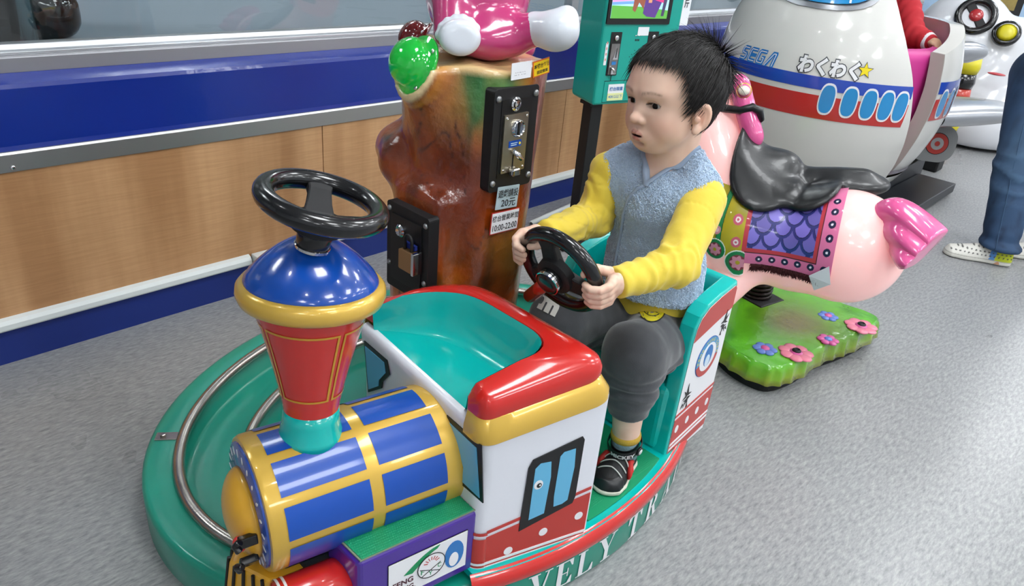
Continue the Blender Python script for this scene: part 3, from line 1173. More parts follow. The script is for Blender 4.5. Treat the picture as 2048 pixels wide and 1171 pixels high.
MB().lathe([(BR - 0.012, 0.0), (BR - 0.003, 0.002), (BR, 0.008), (BR, 0.32)], BC, BU, 56).build('boiler', GOLD, train, autosmooth=50)
for k in range(10):
    tc = math.radians(36 * k)
    hw = math.radians(14)
    for (xa, xb) in ((0.025, 0.152), (0.172, 0.278)):
        b = MB()
        b.grid(lambda u, v: boil(xa + (xb - xa) * v, tc - hw + 2 * hw * u, BR + 0.0012), 8, 3)
        b.build('boiler_panel', BLUE_PRINT, train, True)
face = MB().lathe([(0.0, -0.004), (BR - 0.014, -0.004), (BR - 0.009, -0.002), (BR - 0.008, 0.004)], BC, BU, 48).build('boiler_face', mat('face_blue', '#22479c', 0.25, coat=0.5, var=0.1, vscale=9), train, autosmooth=50)
for k in range(22):
    th = 2 * PI * k / 22
    c = BC - BU * 0.004 + (Vector((0, 0, 1)) * math.cos(th) - BV * math.sin(th)) * (BR - 0.021)
    rad = (Vector((0, 0, 1)) * math.cos(th) - BV * math.sin(th))
    tan = BU.cross(rad)
    fr = Frame(c, tan, uy=rad)
    if fr.n.dot(BU) > 0:
        fr = Frame(c, -tan, uy=rad)
    decal('rivet_dot', fr, [circ(0, 0, 0.0028, 10, 0.0068)], WHITE_PRINT, face, 0.0004)
YEL = mat('yellow_ochre_gelcoat', '#d9a22c', 0.3, coat=0.4, var=0.12, vscale=10)
prof = [(0.070 * math.cos(a), -0.004 - 0.034 * math.sin(a) ** 1.15) for a in np.linspace(0, PI / 2, 10)]
MB().lathe(prof, BC - Vector((0, 0, 0.012)), BU, 36).build('nose_dome', YEL, train, True)
for (px, py, dz) in ((0.02, 0.055, 0.0), (0.05, 0.02, -0.02)):
    pass
for th, rr in ((82, 0.066), (120, 0.070)):
    t = math.radians(th)
    rad = (Vector((0, 0, 1)) * math.cos(t) - BV * math.sin(t))
    c = BC - Vector((0, 0, 0.012)) + rad * rr - BU * 0.022
    tn = BU.cross(rad)
    b = MB()
    b.obox(c, BU, rad, tn, (0.026, 0.012, 0.016))
    b.tube([c + tn * 0.009 - BU * 0.014 + rad * 0.008, c - BU * 0.018 + rad * 0.003, c - tn * 0.008 - BU * 0.012 + rad * 0.008], 0.006, 8)
    b.build('latch', BLACK, train, bevel=0.003)
b = MB()
b.ell((0.3159,0.7557,0.2716), (0.009, 0.011, 0.013), 14, 10)
b.build('lip', RED, train, True)

# ---- chimney
CB = Vector((0.458, 0.790, 0.372))
CAX = Vector((0.084, 0.046, 1)).normalized()
MB().lathe([(0.051, 0.0), (0.047, 0.010), (0.044, 0.022), (0.0415, 0.034), (0.0405, 0.052)], CB, CAX, 36).build('chimney_neck', TEAL, train, True)
cone = [(0.0405, 0.052), (0.0415, 0.062), (0.0465, 0.088), (0.055, 0.126), (0.0645, 0.164), (0.074, 0.20), (0.0815, 0.228)]
cz = [p[1] for p in cone]
cr = [p[0] for p in cone]
MB().lathe(cone, CB, CAX, 48).build('chimney_cone', RED, train, autosmooth=60)
_u = (Vector((1, 0, 0)) - CAX * CAX.x).normalized()
_w = CAX.cross(_u)


def cone_p(th, h, off):
    r = float(np.interp(h, cz, cr)) + off
    return CB + CAX * h + (_u * math.cos(th) + _w * math.sin(th)) * r


GOLDLINE = mat('gold_line_print', '#cf9a35', 0.35, metal=0.2)
for k in range(4):
    tcn = math.radians(-134 + 90 * k)
    hw = math.radians(42.5)
    b = MB()
    lw = 0.0034
    def strip(f0, f1, nn):
        b.grid(lambda u, v: (lambda th, h: cone_p(th, h, 0.0009))(*[a + (c - a) * v for a, c in zip(f0(u), f1(u))]), nn, 1)
    def edge(h):
        return lw / float(np.interp(h, cz, cr))
    strip(lambda u: (tcn - hw + 2 * hw * u, 0.082), lambda u: (tcn - hw + 2 * hw * u, 0.082 + lw), 10)
    strip(lambda u: (tcn - hw + 2 * hw * u, 0.196), lambda u: (tcn - hw + 2 * hw * u, 0.196 + lw), 10)
    for s in (-1, 1):
        strip(lambda u: (tcn + s * hw, 0.082 + 0.116 * u), lambda u: (tcn + s * (hw - edge(0.082 + 0.116 * u)), 0.082 + 0.116 * u), 8)
    b.build('gold_line', GOLDLINE, train, True)
rim = [(0.079, 0.222), (0.090, 0.222), (0.098, 0.227), (0.1015, 0.236), (0.1005, 0.246), (0.095, 0.253), (0.088, 0.254)]
MB().lathe(rim, CB, CAX, 56).build('chimney_rim', GOLD, train, True)
dome = [(0.0915, 0.2515), (0.0905, 0.2558), (0.0855, 0.2642), (0.0755, 0.2756), (0.062, 0.2885), (0.047, 0.3005), (0.032, 0.3095), (0.0215, 0.3142), (0.0150, 0.3170), (0.0125, 0.335)]
MB().lathe(dome, CB, CAX, 48).build('chimney_dome', BLUE, train, True)


def steering_wheel(cx, n, R, r, base_pt, spoke_dirs, colr, hd, hl):
    n = Vector(n).normalized()
    C = Vector(cx)
    w = MB()
    a = n.orthogonal().normalized()
    c = n.cross(a)
    o = w.tube([C + (a * math.cos(2 * PI * i / 48) + c * math.sin(2 * PI * i / 48)) * R for i in range(48)], r, 14, closed=True).build('steering_wheel', BLACK, train, True)
    hub = C - n * hd
    for d in spoke_dirs:
        d = Vector(d)
        d = (d - n * d.dot(n)).normalized()
        s = n.cross(d)
        b = MB()
        p0, p1 = hub + d * 0.008, C + d * (R - 0.003)
        prof = [(p0, 0.021, 0.009), (lerp(p0, p1, 0.35), 0.017, 0.008), (lerp(p0, p1, 0.7), 0.0155, 0.007), (p1, 0.02, 0.008)]
        for p, hw, th in prof:
            b.v += [p - s * hw - n * th, p + s * hw - n * th, p + s * hw + n * th, p - s * hw + n * th]
        for i in range(3):
            for j in range(4):
                j2 = (j + 1) % 4
                b.f.append((i * 4 + j, i * 4 + j2, (i + 1) * 4 + j2, (i + 1) * 4 + j))
        b.f += [(3, 2, 1, 0), (12, 13, 14, 15)]
        b.mi = [0] * len(b.f)
        b.build('spoke', BLACK_MATT, o, bevel=0.003)
    bp = Vector(base_pt)
    ax = (hub - bp).normalized()
    dist = (hub - bp).length
    MB().lathe([(0.036, 0.004), (0.034, -0.010), (0.027, -0.014)], hub, n, 28).build('hub_plate', BLACK_MATT, o, autosmooth=40)
    MB().lathe([(0.0125, -0.019 - hl), (0.018, -0.017 - hl), (0.022, -0.012 - hl), (0.0235, -0.012), (0.021, -0.008)], hub, n, 28).build('hub', BLACK, o, autosmooth=40)
    MB().lathe([(0.0215, -0.0145 - hl), (0.0232, -0.014 - hl), (0.0238, -0.010 - hl), (0.0225, -0.0095 - hl)], hub, n, 28, caps=False).build('hub_ring', CHROME, o, autosmooth=40)
    MB().lathe([(0.007, 0.0), (0.0065, 0.009), (0.004, 0.011)], hub, n, 12).build('hub_nut', CHROME, o, True)
    MB().tube([bp, hub - n * 0.012], 0.0128, 14).build('steering_column', colr, train, True)


W1 = Vector((0.4822,0.7733,0.7460))
steering_wheel(W1, (0.20, -0.14, 1), 0.0735, 0.0135, CB + CAX * 0.315, [(0.5, 0.87, 0), (-0.95, -0.1, 0), (0.45, -0.9, 0)], BLUE, 0.028, 0.024)
W2 = Vector((0.8745,0.6824,0.5725))
N2 = Vector((0.93, 0.04, 0.38))
steering_wheel(W2, N2, 0.0735, 0.0125, Vector((0.8971,0.7629,0.4820)), [(0, 0.25, 1), (0, 0.9, -0.55), (0.0, -0.95, -0.35)], RED, 0.010, 0.014)

# ---- purple step with green tread on the near side of the boiler
ST = 0.236
sp = [Vector(p) for p in ((0.4383,0.6439,0.2360), (0.6459,0.6084,0.2360), (0.6509,0.6750,0.2360), (0.4375,0.7287,0.2360))]
b = MB()
lo = [Vector((p.x, p.y, 0.105)) for p in sp]
b.hexa(lo + sp)
b.build('step', PURPLE, train, bevel=0.008, bseg=3)
MAT = mat('green_tread_rubber', '#0e8a5c', 0.45, bump=0.0)
sc_ = sum(sp, Vector()) / 4
ins = [p + (sc_ - p) * 0.07 for p in sp]
tr = MB().prism([p + Vector((0, 0, 0.0005)) for p in ins], (0, 0, 0.004)).build('step_tread', MAT, train, bevel=0.001)
EDGE = mat('tread_edge', '#7d8a74', 0.8, bump=0.4, bscale=300)
ins2 = [p + (sc_ - p) * 0.045 for p in sp]
MB().prism([p + Vector((0, 0, 0.0004)) for p in ins2], (0, 0, 0.0025)).build('tread_edge', EDGE, train)


def studs(name, quad, nu, nv, r, m, parent):
    b = MB()
    A, B_, C_, D_ = [Vector(p) for p in quad]
    for i in range(nu):
        for j in range(nv):
            u = (i + 0.5 + (0.25 if j % 2 else -0.25)) / nu
            v = (j + 0.5) / nv
            p = lerp(lerp(A, B_, u), lerp(D_, C_, u), v)
            k = len(b.v)
            for q in range(5):
                a = 2 * PI * q / 5
                b.v.append(p + Vector((r * math.cos(a), r * math.sin(a), 0)))
            b.v.append(p + Vector((0, 0, r * 0.7)))
            b.f += [(k + q, k + (q + 1) % 5, k + 5) for q in range(5)]
    b.mi = [0] * len(b.f)
    o = b.build(name, m, parent, True)
    o['kind'] = 'stuff'
    return o


studs('tread_studs', [p + Vector((0, 0, 0.0045)) for p in ins], 56, 16, 0.0016, MAT, train)
# sticker on the purple side
A_, B_ = sp[0], sp[1]
pd = (Vector((B_.x, B_.y, 0)) - Vector((A_.x, A_.y, 0))).normalized()
PN = Vector((pd.y, -pd.x, 0))
fr = Frame(lerp(A_, B_, 0.57) + Vector((0, 0, -0.071)), pd, n=PN)
SW, SH = 0.072, 0.040
stk = decal('maker_sticker', fr, [rrect(-SW, -SH, SW, SH, 0.001)], BLACK_PRINT, train, 0.0006)
decal('sticker_face', fr, [rrect(-SW + .001, -SH + .001, SW - .001, SH - .001, 0.001)], WHITE_PRINT, stk, 0.0013)
GRN = mat('green_print', '#178a55', 0.4)
ring_o = circ(0.004, 0.0, 0.0255, 28)
ring_i = circ(0.004, 0.0, 0.0242, 28)
sw = [(-0.045 + 0.064 * k / 10, 0.004 + 0.033 * math.sin(PI / 2 * k / 10)) for k in range(11)] + [(0.014 - 0.044 * k / 8, 0.031 - 0.03 * (k / 8) ** 1.4) for k in range(9)]
decal('green_arc', fr, [sw], GRN, stk, 0.002)
decal('logo_disc', fr, [circ(0.004, 0, 0.0242, 28)], WHITE_PRINT, stk, 0.0026)
decal('logo_ring', fr, [[ring_o[k], ring_o[(k + 1) % 28], ring_i[(k + 1) % 28], ring_i[k]] for k in range(28)], BLACK_PRINT, stk, 0.0032)


def bar(x0, y0, x1, y1, w):
    d = math.hypot(x1 - x0, y1 - y0)
    nx, ny = -(y1 - y0) / d * w / 2, (x1 - x0) / d * w / 2
    return [(x0 - nx, y0 - ny), (x1 - nx, y1 - ny), (x1 + nx, y1 + ny), (x0 + nx, y0 + ny)]


decal('logo_cross', fr, [bar(-0.013, -0.017, 0.021, 0.0, 0.001), bar(-0.017, 0.0, 0.019, -0.018, 0.001)], BLACK_PRINT, stk, 0.0032)
decal('sun_rays', fr, [bar(0.004 + 0.008 * math.cos(a), 0.004 + 0.008 * math.sin(a), 0.004 + 0.015 * math.cos(a), 0.004 + 0.015 * math.sin(a), 0.0012) for a in np.linspace(0.35, PI - 0.35, 7)], RED_PRINT, stk, 0.0032)
text_fr('logo_letter', 'F', fr, -0.012, -0.007, GRN, stk, (0.006, 0.009), 0.0034, bold=0.002)
text_fr('logo_letter', 'Y', fr, 0.003, -0.016, GRN, stk, (0.008, 0.009), 0.0034, bold=0.002)
text_fr('logo_letter', 'C', fr, 0.019, -0.007, GRN, stk, (0.007, 0.009), 0.0034, bold=0.002)
MAROON = mat('maroon_print', '#4a1a2a', 0.4)
text_fr('maker_name', 'FENG', fr, -0.046, -0.010, MAROON, stk, (0.036, 0.0115), 0.0024, bold=0.003)
text_fr('maker_name', 'YUNG.', fr, -0.044, -0.026, MAROON, stk, (0.040, 0.0115), 0.0024, bold=0.003)
SKYB = mat('sky_blue_print', '#2f74b8', 0.4)
decal('blue_oval', fr, [circ(0.047, 0.0, 0.018, 24, 0.029)], SKYB, stk, 0.0022)
decal('white_oval', fr, [circ(0.046, -0.010, 0.009, 20, 0.015)], WHITE_PRINT, stk, 0.003)

# ---- red cylinder and cow-catcher below the boiler
rc = Vector((0.3984,0.7000,0.1950))
MB().lathe([(0.020, -0.062), (0.033, -0.058), (0.036, -0.05), (0.036, 0.055), (0.030, 0.06)], rc + Vector((0.0, 0.0, -0.03)), BU, 28).build('red_cylinder', RED, train, True)
for x in (-0.052, -0.043):
    MB().lathe([(0.0365, x - 0.002), (0.0368, x), (0.0365, x + 0.002)], rc + Vector((0.0, 0.0, -0.03)), BU, 28, caps=False).build('white_band', WHITE_PRINT, train, True)
cc = BC + Vector((0, 0, -0.10)) + BU * 0.01
b = MB()
w2 = 0.085
pts = [cc + BV * w2 + BU * 0.06, cc - BV * w2 + BU * 0.06, cc - BV * w2 * 0.75 - BU * 0.01, cc - BU * 0.05, cc + BV * w2 * 0.75 - BU * 0.01]
lowp = [p + Vector((0, 0, -0.075)) + (p - cc) * 0.25 for p in pts]
k = len(pts)
b.add(lowp + pts, [tuple(reversed(range(k))), tuple(range(k, 2 * k))] + [(i, (i + 1) % k, (i + 1) % k + k, i + k) for i in range(k)])
b.build('cow_catcher', YEL, train, bevel=0.006)
for i, j in ((1, 2), (2, 3), (3, 4)):
    for t in (0.15, 0.38, 0.62, 0.85):
        MB().tube([lerp(pts[i], pts[j], t) + (pts[i] - cc).normalized() * 0.003, lerp(lowp[i], lowp[j], t) + (pts[i] - cc).normalized() * 0.003], 0.003, 6).build('catcher_slot', BLACK_PRINT, train)
# axle block hidden under boiler, carrying the front on the rails
MB().box((0.40, 0.70, 0.101), (0.66, 0.90, 0.19)).build('chassis', mat('dark_chassis', '#22262a', 0.6), train, bevel=0.01)

# ---- floor pan, lip and seat box
def near_edge(x, grow):
    t = 2 * PI - math.acos(max(-1, min(1, (x - CX) / EA)))
    return E(t, 1, 0, grow)


xs = list(np.linspace(0.63, 1.33, 30))
ne = [near_edge(x, -0.004) for x in xs]
pan = [Vector((p.x, p.y, 0.096)) for p in ne] + [Vector((1.325, 0.86, 0.096)), Vector((1.30, 0.875, 0.096)), Vector((0.86, 0.885, 0.096)), Vector((0.66, 0.925, 0.096))]
MB().prism(pan, (0, 0, 0.014)).build('floor_pan', TEAL, train, bevel=0.004)
b = MB()
lp = [(-0.002, 0.080), (0.003, 0.0785), (0.006, 0.082), (0.0055, 0.096), (0.001, 0.106), (-0.010, 0.1125)]
b.grid(lambda u, v: (lambda p, q: near_edge(0.622 + 0.718 * u, q[0]) + Vector((0, 0, q[1])))(None, lp[round(v * 5)]), 40, 5)
b.build('lip_rail', RED, train, autosmooth=60)
mt = [near_edge(x, -0.024) for x in np.linspace(0.872, 1.13, 14)]
matp = [Vector((p.x, p.y, 0.1105)) for p in mt] + [Vector((1.132, 0.845, 0.1105)), Vector((0.875, 0.86, 0.1105))]
MB().prism(matp, (0, 0, 0.004)).build('floor_tread', MAT, train, bevel=0.001)
studs('floor_studs', [(0.885, 0.56, 0.1145), (1.125, 0.555, 0.1145), (1.125, 0.84, 0.1145), (0.885, 0.85, 0.1145)], 60, 72, 0.0016, MAT, train)

SA, SB = Vector((1.1457, 0.5587, 0)), Vector((1.3200, 0.5674, 0))
sd = (SB - SA).normalized()
SPN = Vector((sd.y, -sd.x, 0))
SLEN = (SB - SA).length
# side walls: outline in (u, z) with a swept top, thick, with a soft green edge
outl = [(0.0, 0.092), (0.003, 0.25), (0.006, 0.385), (0.010, 0.415), (0.022, 0.436), (0.05, 0.452), (0.10, 0.462), (0.160, 0.469), (0.167, 0.465), (0.172, 0.28), (0.176, 0.092)]
fr = Frame(SA, sd, uy=(0, 0, 1))
wallm = MB().prism([fr.P(u, z, -0.034) for u, z in outl], SPN * 0.034).build('seat_side', TEAL, train, bevel=0.007, bseg=3)
FAR = Vector((1.147, 0.870, 0))
frf = Frame(FAR, Vector((1, 0.01, 0)), uy=(0, 0, 1))
MB().prism([frf.P(u, z, -0.0) for u, z in outl], (0, 0.03, 0)).build('seat_side', TEAL, train, bevel=0.007, bseg=3)
# back rest: a leaning curved slab
b = MB()
b.prism([(1.275, 0.57, 0.27), (1.315, 0.57, 0.27), (1.318, 0.57, 0.466), (1.308, 0.57, 0.471), (1.297, 0.57, 0.466)], (0, 0.325, 0))
b.build('seat_back', TEAL, train, bevel=0.006, bseg=3)
MB().box((1.14, 0.575, 0.105), (1.318, 0.89, 0.272)).build('seat_bench', TEAL, train, bevel=0.02, bseg=4)
# prints on the near seat side
def spx(name, pts, m, h=0.0008):
    return dec(name, pts, SPN, m, h)


inner = [(0.008, 0.0945), (0.011, 0.25), (0.014, 0.384), (0.018, 0.412), (0.028, 0.431), (0.055, 0.447), (0.10, 0.456), (0.155, 0.462), (0.162, 0.455), (0.166, 0.28), (0.170, 0.0945)]
fld = [fr.P(u, z) for u, z in inner]
spx('white_field', fld, WHITE_PRINT, 0.0006)
red_t = [(u, z) for u, z in inner if z > 0.385]
spx('red_top', [fr.P(u, z) for u, z in [(0.014, 0.382), (0.1645, 0.410)][::-1] + []] + [fr.P(u, z) for u, z in inner[2:9]], RED_PRINT, 0.0014)


def sband(za, zb, m, h):
    spx('stripe', [fr.P(0.0085, za), fr.P(0.169, za + 0.012), fr.P(0.169, zb + 0.012), fr.P(0.0095, zb)], m, h)


sband(0.0945, 0.196, RED_PRINT, 0.0014)
sband(0.117, 0.1225, WHITE_PRINT, 0.0022)
sband(0.129, 0.1345, WHITE_PRINT, 0.0022)
sband(0.203, 0.209, RED_PRINT, 0.0014)
for k in range(4):
    decal('dot', fr, [circ(0.025 + 0.042 * k, 0.168 + 0.003 * k, 0.0072, 14, 0.0095)], WHITE_PRINT, train, 0.0022)
ec = (0.095, 0.318)
emb = decal('round_emblem', fr, [circ(*ec, 0.047, 36)], BLUE_PRINT, train, 0.0014)
CYAN = mat('cyan_print', '#4d94c4', 0.4)
decal('ring_blue', fr, [circ(*ec, 0.0455, 36)], CYAN, emb, 0.0021)
decal('ring_red', fr, [[(ec[0] + 0.0455 * math.cos(a), ec[1] + 0.0455 * math.sin(a)) for a in np.linspace(PI * 1.1, PI * 1.95, 20)] + [(ec[0] + 0.033 * math.cos(a), ec[1] + 0.033 * math.sin(a)) for a in np.linspace(PI * 1.95, PI * 1.1, 20)]], RED_PRINT, emb, 0.0026)
decal('emblem_disc', fr, [circ(*ec, 0.033, 32)], WHITE_PRINT, emb, 0.0028)
decal('blue_oval', fr, [circ(ec[0], ec[1] + 0.003, 0.017, 24, 0.026)], SKYB, emb, 0.0034)
decal('white_oval', fr, [circ(ec[0] - 0.002, ec[1] - 0.008, 0.010, 20, 0.014)], mat('pale_blue_print', '#c9dcea', 0.4), emb, 0.004)
YPRINT = mat('yellow_print', '#e6d34a', 0.4)
txt = 'FENG YUNG CORP'
for i, chx in enumerate(txt):
    if chx == ' ':
        continue
    a = PI * 1.02 - PI * 1.04 * i / (len(txt) - 1)
    c, s_ = math.cos(a), math.sin(a)
    text_fr('emblem_letter', chx, fr, ec[0] + 0.0393 * c, ec[1] + 0.0393 * s_, YPRINT, emb, (0.0062, 0.0075), 0.003, rot=a - PI / 2, bold=0.002)
# black brush marks
def marks(cu, cv, s, fl, parent):
    P = [[(-0.5, 0.1), (-0.1, 0.2), (0.1, 1.0), (0.14, 0.3), (0.5, 0.55), (0.2, 0.1), (0.55, -0.1), (0.1, -0.05), (0.05, 0.12), (-0.05, 0.02)],
         [(-0.45, -0.15), (-0.1, -0.05), (0.05, -0.2), (0.4, -0.25), (0.12, -0.35), (0.3, -0.8), (-0.02, -0.4), (-0.2, -0.75), (-0.15, -0.3)],
         [(-0.3, -0.9), (-0.18, -0.6), (-0.1, -0.95)], [(0.3, -0.55), (0.6, -0.75), (0.42, -0.4)]]
    return decal('brush_mark', fr, [[(cu + fl * s * x, cv + s * y) for x, y in p] for p in P], BLACK_PRINT, parent, 0.0022)


marks(0.139, 0.382, 0.030, 1, train)
marks(0.040, 0.245, 0.033, -1, train)
# small dark letter on the far side of the seat and chrome bolt on the dash edge

# ------------------------------------------------------------------ numpy noise for colouring and surface wear
_H = rng.random((64, 64, 64))


def vnoise(p, s=1.0, seed=0):
    q = np.asarray(p) * s + seed * 7.31 + 100.0
    i = np.floor(q).astype(int)
    f = q - i
    f = f * f * (3 - 2 * f)
    r = 0
    for a in (0, 1):
        for b in (0, 1):
            for c in (0, 1):
                w = (f[:, 0] if a else 1 - f[:, 0]) * (f[:, 1] if b else 1 - f[:, 1]) * (f[:, 2] if c else 1 - f[:, 2])
                r = r + w * _H[(i[:, 0] + a) % 64, (i[:, 1] + b) % 64, (i[:, 2] + c) % 64]
    return r


def fbm(p, s, n=3, seed=0):
    t, a, k = 0, 1.0, 0
    for i in range(n):
        t = t + a * vnoise(p, s * 2 ** i, seed + i)
        k += a
        a *= 0.5
    return t / k


def mix(c, d, w):
    return c + (np.asarray(d) - c) * np.clip(w, 0, 1)[:, None]


def gauss(p, c, r):
    return np.exp(-(((p - np.asarray(c)) / r) ** 2).sum(1))


def hexa_up(nrm, hint=(0, 0, 1)):
    n = Vector(nrm).normalized()
    u = Vector(hint)
    u = (u - n * u.dot(n)).normalized()
    return n, u


# ------------------------------------------------------------------ tree trunk console in the middle of the oval
trunk = thing('tree_trunk_console', (CX, CY, 0.024), 'glossy brown fake tree trunk with coin slot, padlocked black door and coloured lamps', 'tree trunk')
view = lambda p: (Vector((0, 0, 1.10)) - Vector(p)).normalized()
G0 = Vector((0.8287,1.0234,0.8463))
GN = (view(G0) * 0.62 + (_r * -0.86 - _d * 0.42) * 0.78).normalized()
R0 = Vector((0.9966,1.2211,0.8414))
RN = Vector((-0.55, 0.6, 0.45)).normalized()
B0 = Vector((0.8785,1.1432,0.6603))
BN = Vector((-0.86, 0.50, 0.12)).normalized()
tc_ = np.array((CX, CY, 0))


def trunk_f(p):
    q = p.copy()
    a = s_cap(q, (CX, CY, 0.02), (CX + 0.005, CY, 0.40), 0.148, 0.134)
    a = smin(a, s_cap(q, (CX + 0.005, CY, 0.40), (CX + 0.035, CY - 0.03, 0.95), 0.132, 0.112), 0.03)
    # coin side and door side are flatter and fuller
    def rbox(c, s, r):
        d = np.abs(q - np.array(c)) - (np.array(s) - r)
        return np.sqrt((np.maximum(d, 0) ** 2).sum(1)) + np.minimum(d.max(1), 0) - r
    a = smin(a, rbox((0.957, 0.965, 0.70), (0.062, 0.06, 0.26), 0.03), 0.05)
    a = smin(a, rbox((0.866, 0.996, 0.46), (0.05, 0.068, 0.17), 0.02), 0.04)
    # branch with the green lamp
    g = np.array(G0)
    gn = np.array(GN)
    a = smin(a, s_cap(q, (CX - 0.01, CY - 0.02, 0.63), g - gn * 0.03, 0.085, 0.056), 0.05)
    a = smin(a, s_cap(q, g - gn * 0.05, g - gn * 0.004, 0.054, 0.060), 0.02)
    # stub with the red lamp behind it and knob with the blue lamp
    a = smin(a, s_cap(q, (CX - 0.03, CY + 0.03, 0.74), np.array(R0) - np.array(RN) * 0.02, 0.06, 0.05), 0.04)
    b0 = np.array(B0)
    bn = np.array(BN)
    a = smin(a, s_cap(q, (CX - 0.05, CY + 0.02, 0.60), b0 - bn * 0.045, 0.07, 0.060), 0.04)
    a = smin(a, s_cap(q, b0 - bn * 0.04, b0 - bn * 0.006, 0.056, 0.040), 0.02)
    a = smin(a, s_ell(q, (0.8648,1.0998,0.6501), (0.046, 0.046, 0.050)), 0.025)
    # bark relief
    ang = np.arctan2(q[:, 1] - CY, q[:, 0] - CX)
    w = np.sin(ang * 9 + 3 * vnoise(q, 6) + q[:, 2] * 5) * 0.0022 + (fbm(q, 18, 3) - 0.5) * 0.007
    flat = np.maximum(gauss(q, (0.957, 0.89, 0.70), (0.075, 0.05, 0.17)), gauss(q, (0.80, 0.996, 0.46), (0.05, 0.09, 0.15)))
    a = a + w * (1 - np.clip(flat * 2.2, 0, 1))
    # sawn top, lamp mouths cut flat
    a = smax(a, q[:, 2] - 0.852 - 0.003 * np.sin(ang * 5), 0.012)
    hole = smax(s_cap(q, g - gn * 0.012, g + gn * 0.05, 0.052, 0.052), -((q - (g - gn * 0.012)) @ gn), 0.002)
    a = smax(a, (q - g) @ gn * np.where(np.linalg.norm(q - g, axis=1) < 0.09, 1, 0) - np.where(np.linalg.norm(q - g, axis=1) < 0.09, 0, 1), 0.004)
    a = smax(a, -hole, 0.003)
    return a


def trunk_cols(v):
    n1 = fbm(v, 9, 3, 1)
    n2 = fbm(v * np.array((1, 1, 0.35)), 22, 3, 5)
    c = np.tile(np.array(lin('#a0430a')), (len(v), 1))
    c = mix(c, lin('#5e1f08'), (n1 - 0.47) * 5)
    c = mix(c, lin('#cf7416'), (0.44 - n1) * 5)
    c = mix(c, lin('#2b130a'), (n2 - 0.60) * 7)
    for p, r, col, k in (
            ((0.9310,0.9818,0.8089), (0.040, 0.07, 0.055), '#1c9a4c', 1.9), ((0.9271,0.9873,0.7673), (0.026, 0.06, 0.04), '#27803a', 1.3),
            ((0.9664,0.9698,0.8439), (0.02, 0.05, 0.02), '#c99a4a', 0.9), ((0.9680,0.9668,0.7345), (0.02, 0.06, 0.06), '#c07a20', 0.9),
            ((0.9208,1.0273,0.7447), (0.02, 0.05, 0.05), '#c27a24', 0.7), ((0.9138,0.9572,0.4943), (0.05, 0.05, 0.07), '#2e160b', 1.0),
            ((0.8557,1.0927,0.6496), (0.03, 0.04, 0.04), '#3b1a10', 0.7), ((0.8624,0.9904,0.7872), (0.03, 0.04, 0.04), '#b87524', 0.7),
            ((0.9834,0.9122,0.4708), (0.05, 0.06, 0.05), '#3c3313', 0.9), ((1.0366,0.9216,0.6879), (0.03, 0.05, 0.1), '#6a2f22', 0.8),
            ((0.8814,1.0153,0.5871), (0.04, 0.05, 0.05), '#a34f14', 0.7), ((0.9703,0.9194,0.5263), (0.05, 0.05, 0.04), '#4f4a1c', 0.6),
            ((0.8482,0.9850,0.4797), (0.025, 0.05, 0.06), '#b06a20', 0.8), ((0.9075,1.0060,0.6556), (0.035, 0.05, 0.05), '#6b2b0e', 0.8)):
        c = mix(c, lin(col), k * gauss(v, p, np.array(r) * 1.2))
    nk = vnoise(v * np.array((26, 26, 5.0)), 1.0, 9)
    c = mix(c, lin('#240d06'), np.clip(1 - np.abs(nk - 0.5) / 0.022, 0, 1) * np.clip((fbm(v, 7, 2, 4) - 0.42) * 6, 0, 1) * 0.8)
    # cream sawn faces
    top = np.clip((v[:, 2] - 0.838) / 0.010, 0, 1)
    c = mix(c, lin('#d9b681'), top * (0.75 + 0.3 * n1))
    g = np.array(G0)
    d = (v - g) @ np.array(GN)
    near = np.linalg.norm(v - g, axis=1) < 0.075
    c = mix(c, lin('#e2c896'), np.where(near, np.clip((d + 0.012) / 0.008, 0, 1), 0))
    c = mix(c, lin('#c27e28'), np.where(near, np.clip((d + 0.045) / 0.03, 0, 1) * np.clip((-0.008 - d) / 0.01, 0, 1), 0) * 0.8)
    return c


BARK = attr_mat('painted_bark', rough=0.28, coat=0.7, bump=0.5, bscale=70, bdist=0.004)
sdf_obj('trunk', trunk_f, (CX - 0.34, CY - 0.30, 0.02), (CX + 0.20, CY + 0.30, 0.92), 0.0055, BARK, trunk, trunk_cols)


def lens(name, c, n, col, r, m):
    L = MB().lathe([(r * 1.0, -0.010), (r * 1.02, -0.006), (r, -0.003), (r * 0.82, -0.001), (r * 0.80, 0.012)] + [(r * 0.80 * math.cos(a), 0.012 + r * 0.62 * math.sin(a)) for a in np.linspace(0.1, PI / 2, 9)], c, n, 36)
    o = L.build(name, m, trunk, True)
    n_, u = hexa_up(n)
    w = n_.cross(u)
    for k in range(4):
        a = math.radians(40 + 90 * k)
        MB().lathe([(0.0045, -0.002), (0.004, 0.001), (0.002, 0.002)], Vector(c) + (u * math.cos(a) + w * math.sin(a)) * r * 0.91, n, 10).build('screw', CHROME, o, True)
    return o


def lens_mat(name, col, em):
    m = mat(name, col, 0.08, coat=1.0, emit=em, bump=0.25, bscale=45, bdist=0.004, var=0.5, vscale=26)
    return m


lens('green_lamp', G0 - GN * 0.002, GN, None, 0.052, lens_mat('green_lens', '#0c9a2e', 0.25))
lens('red_lamp', R0, RN, None, 0.045, lens_mat('red_lens', '#6a0f12', 0.05))
lens('blue_lamp', B0, BN, None, 0.036, lens_mat('blue_lens', '#0d3fa0', 0.1))

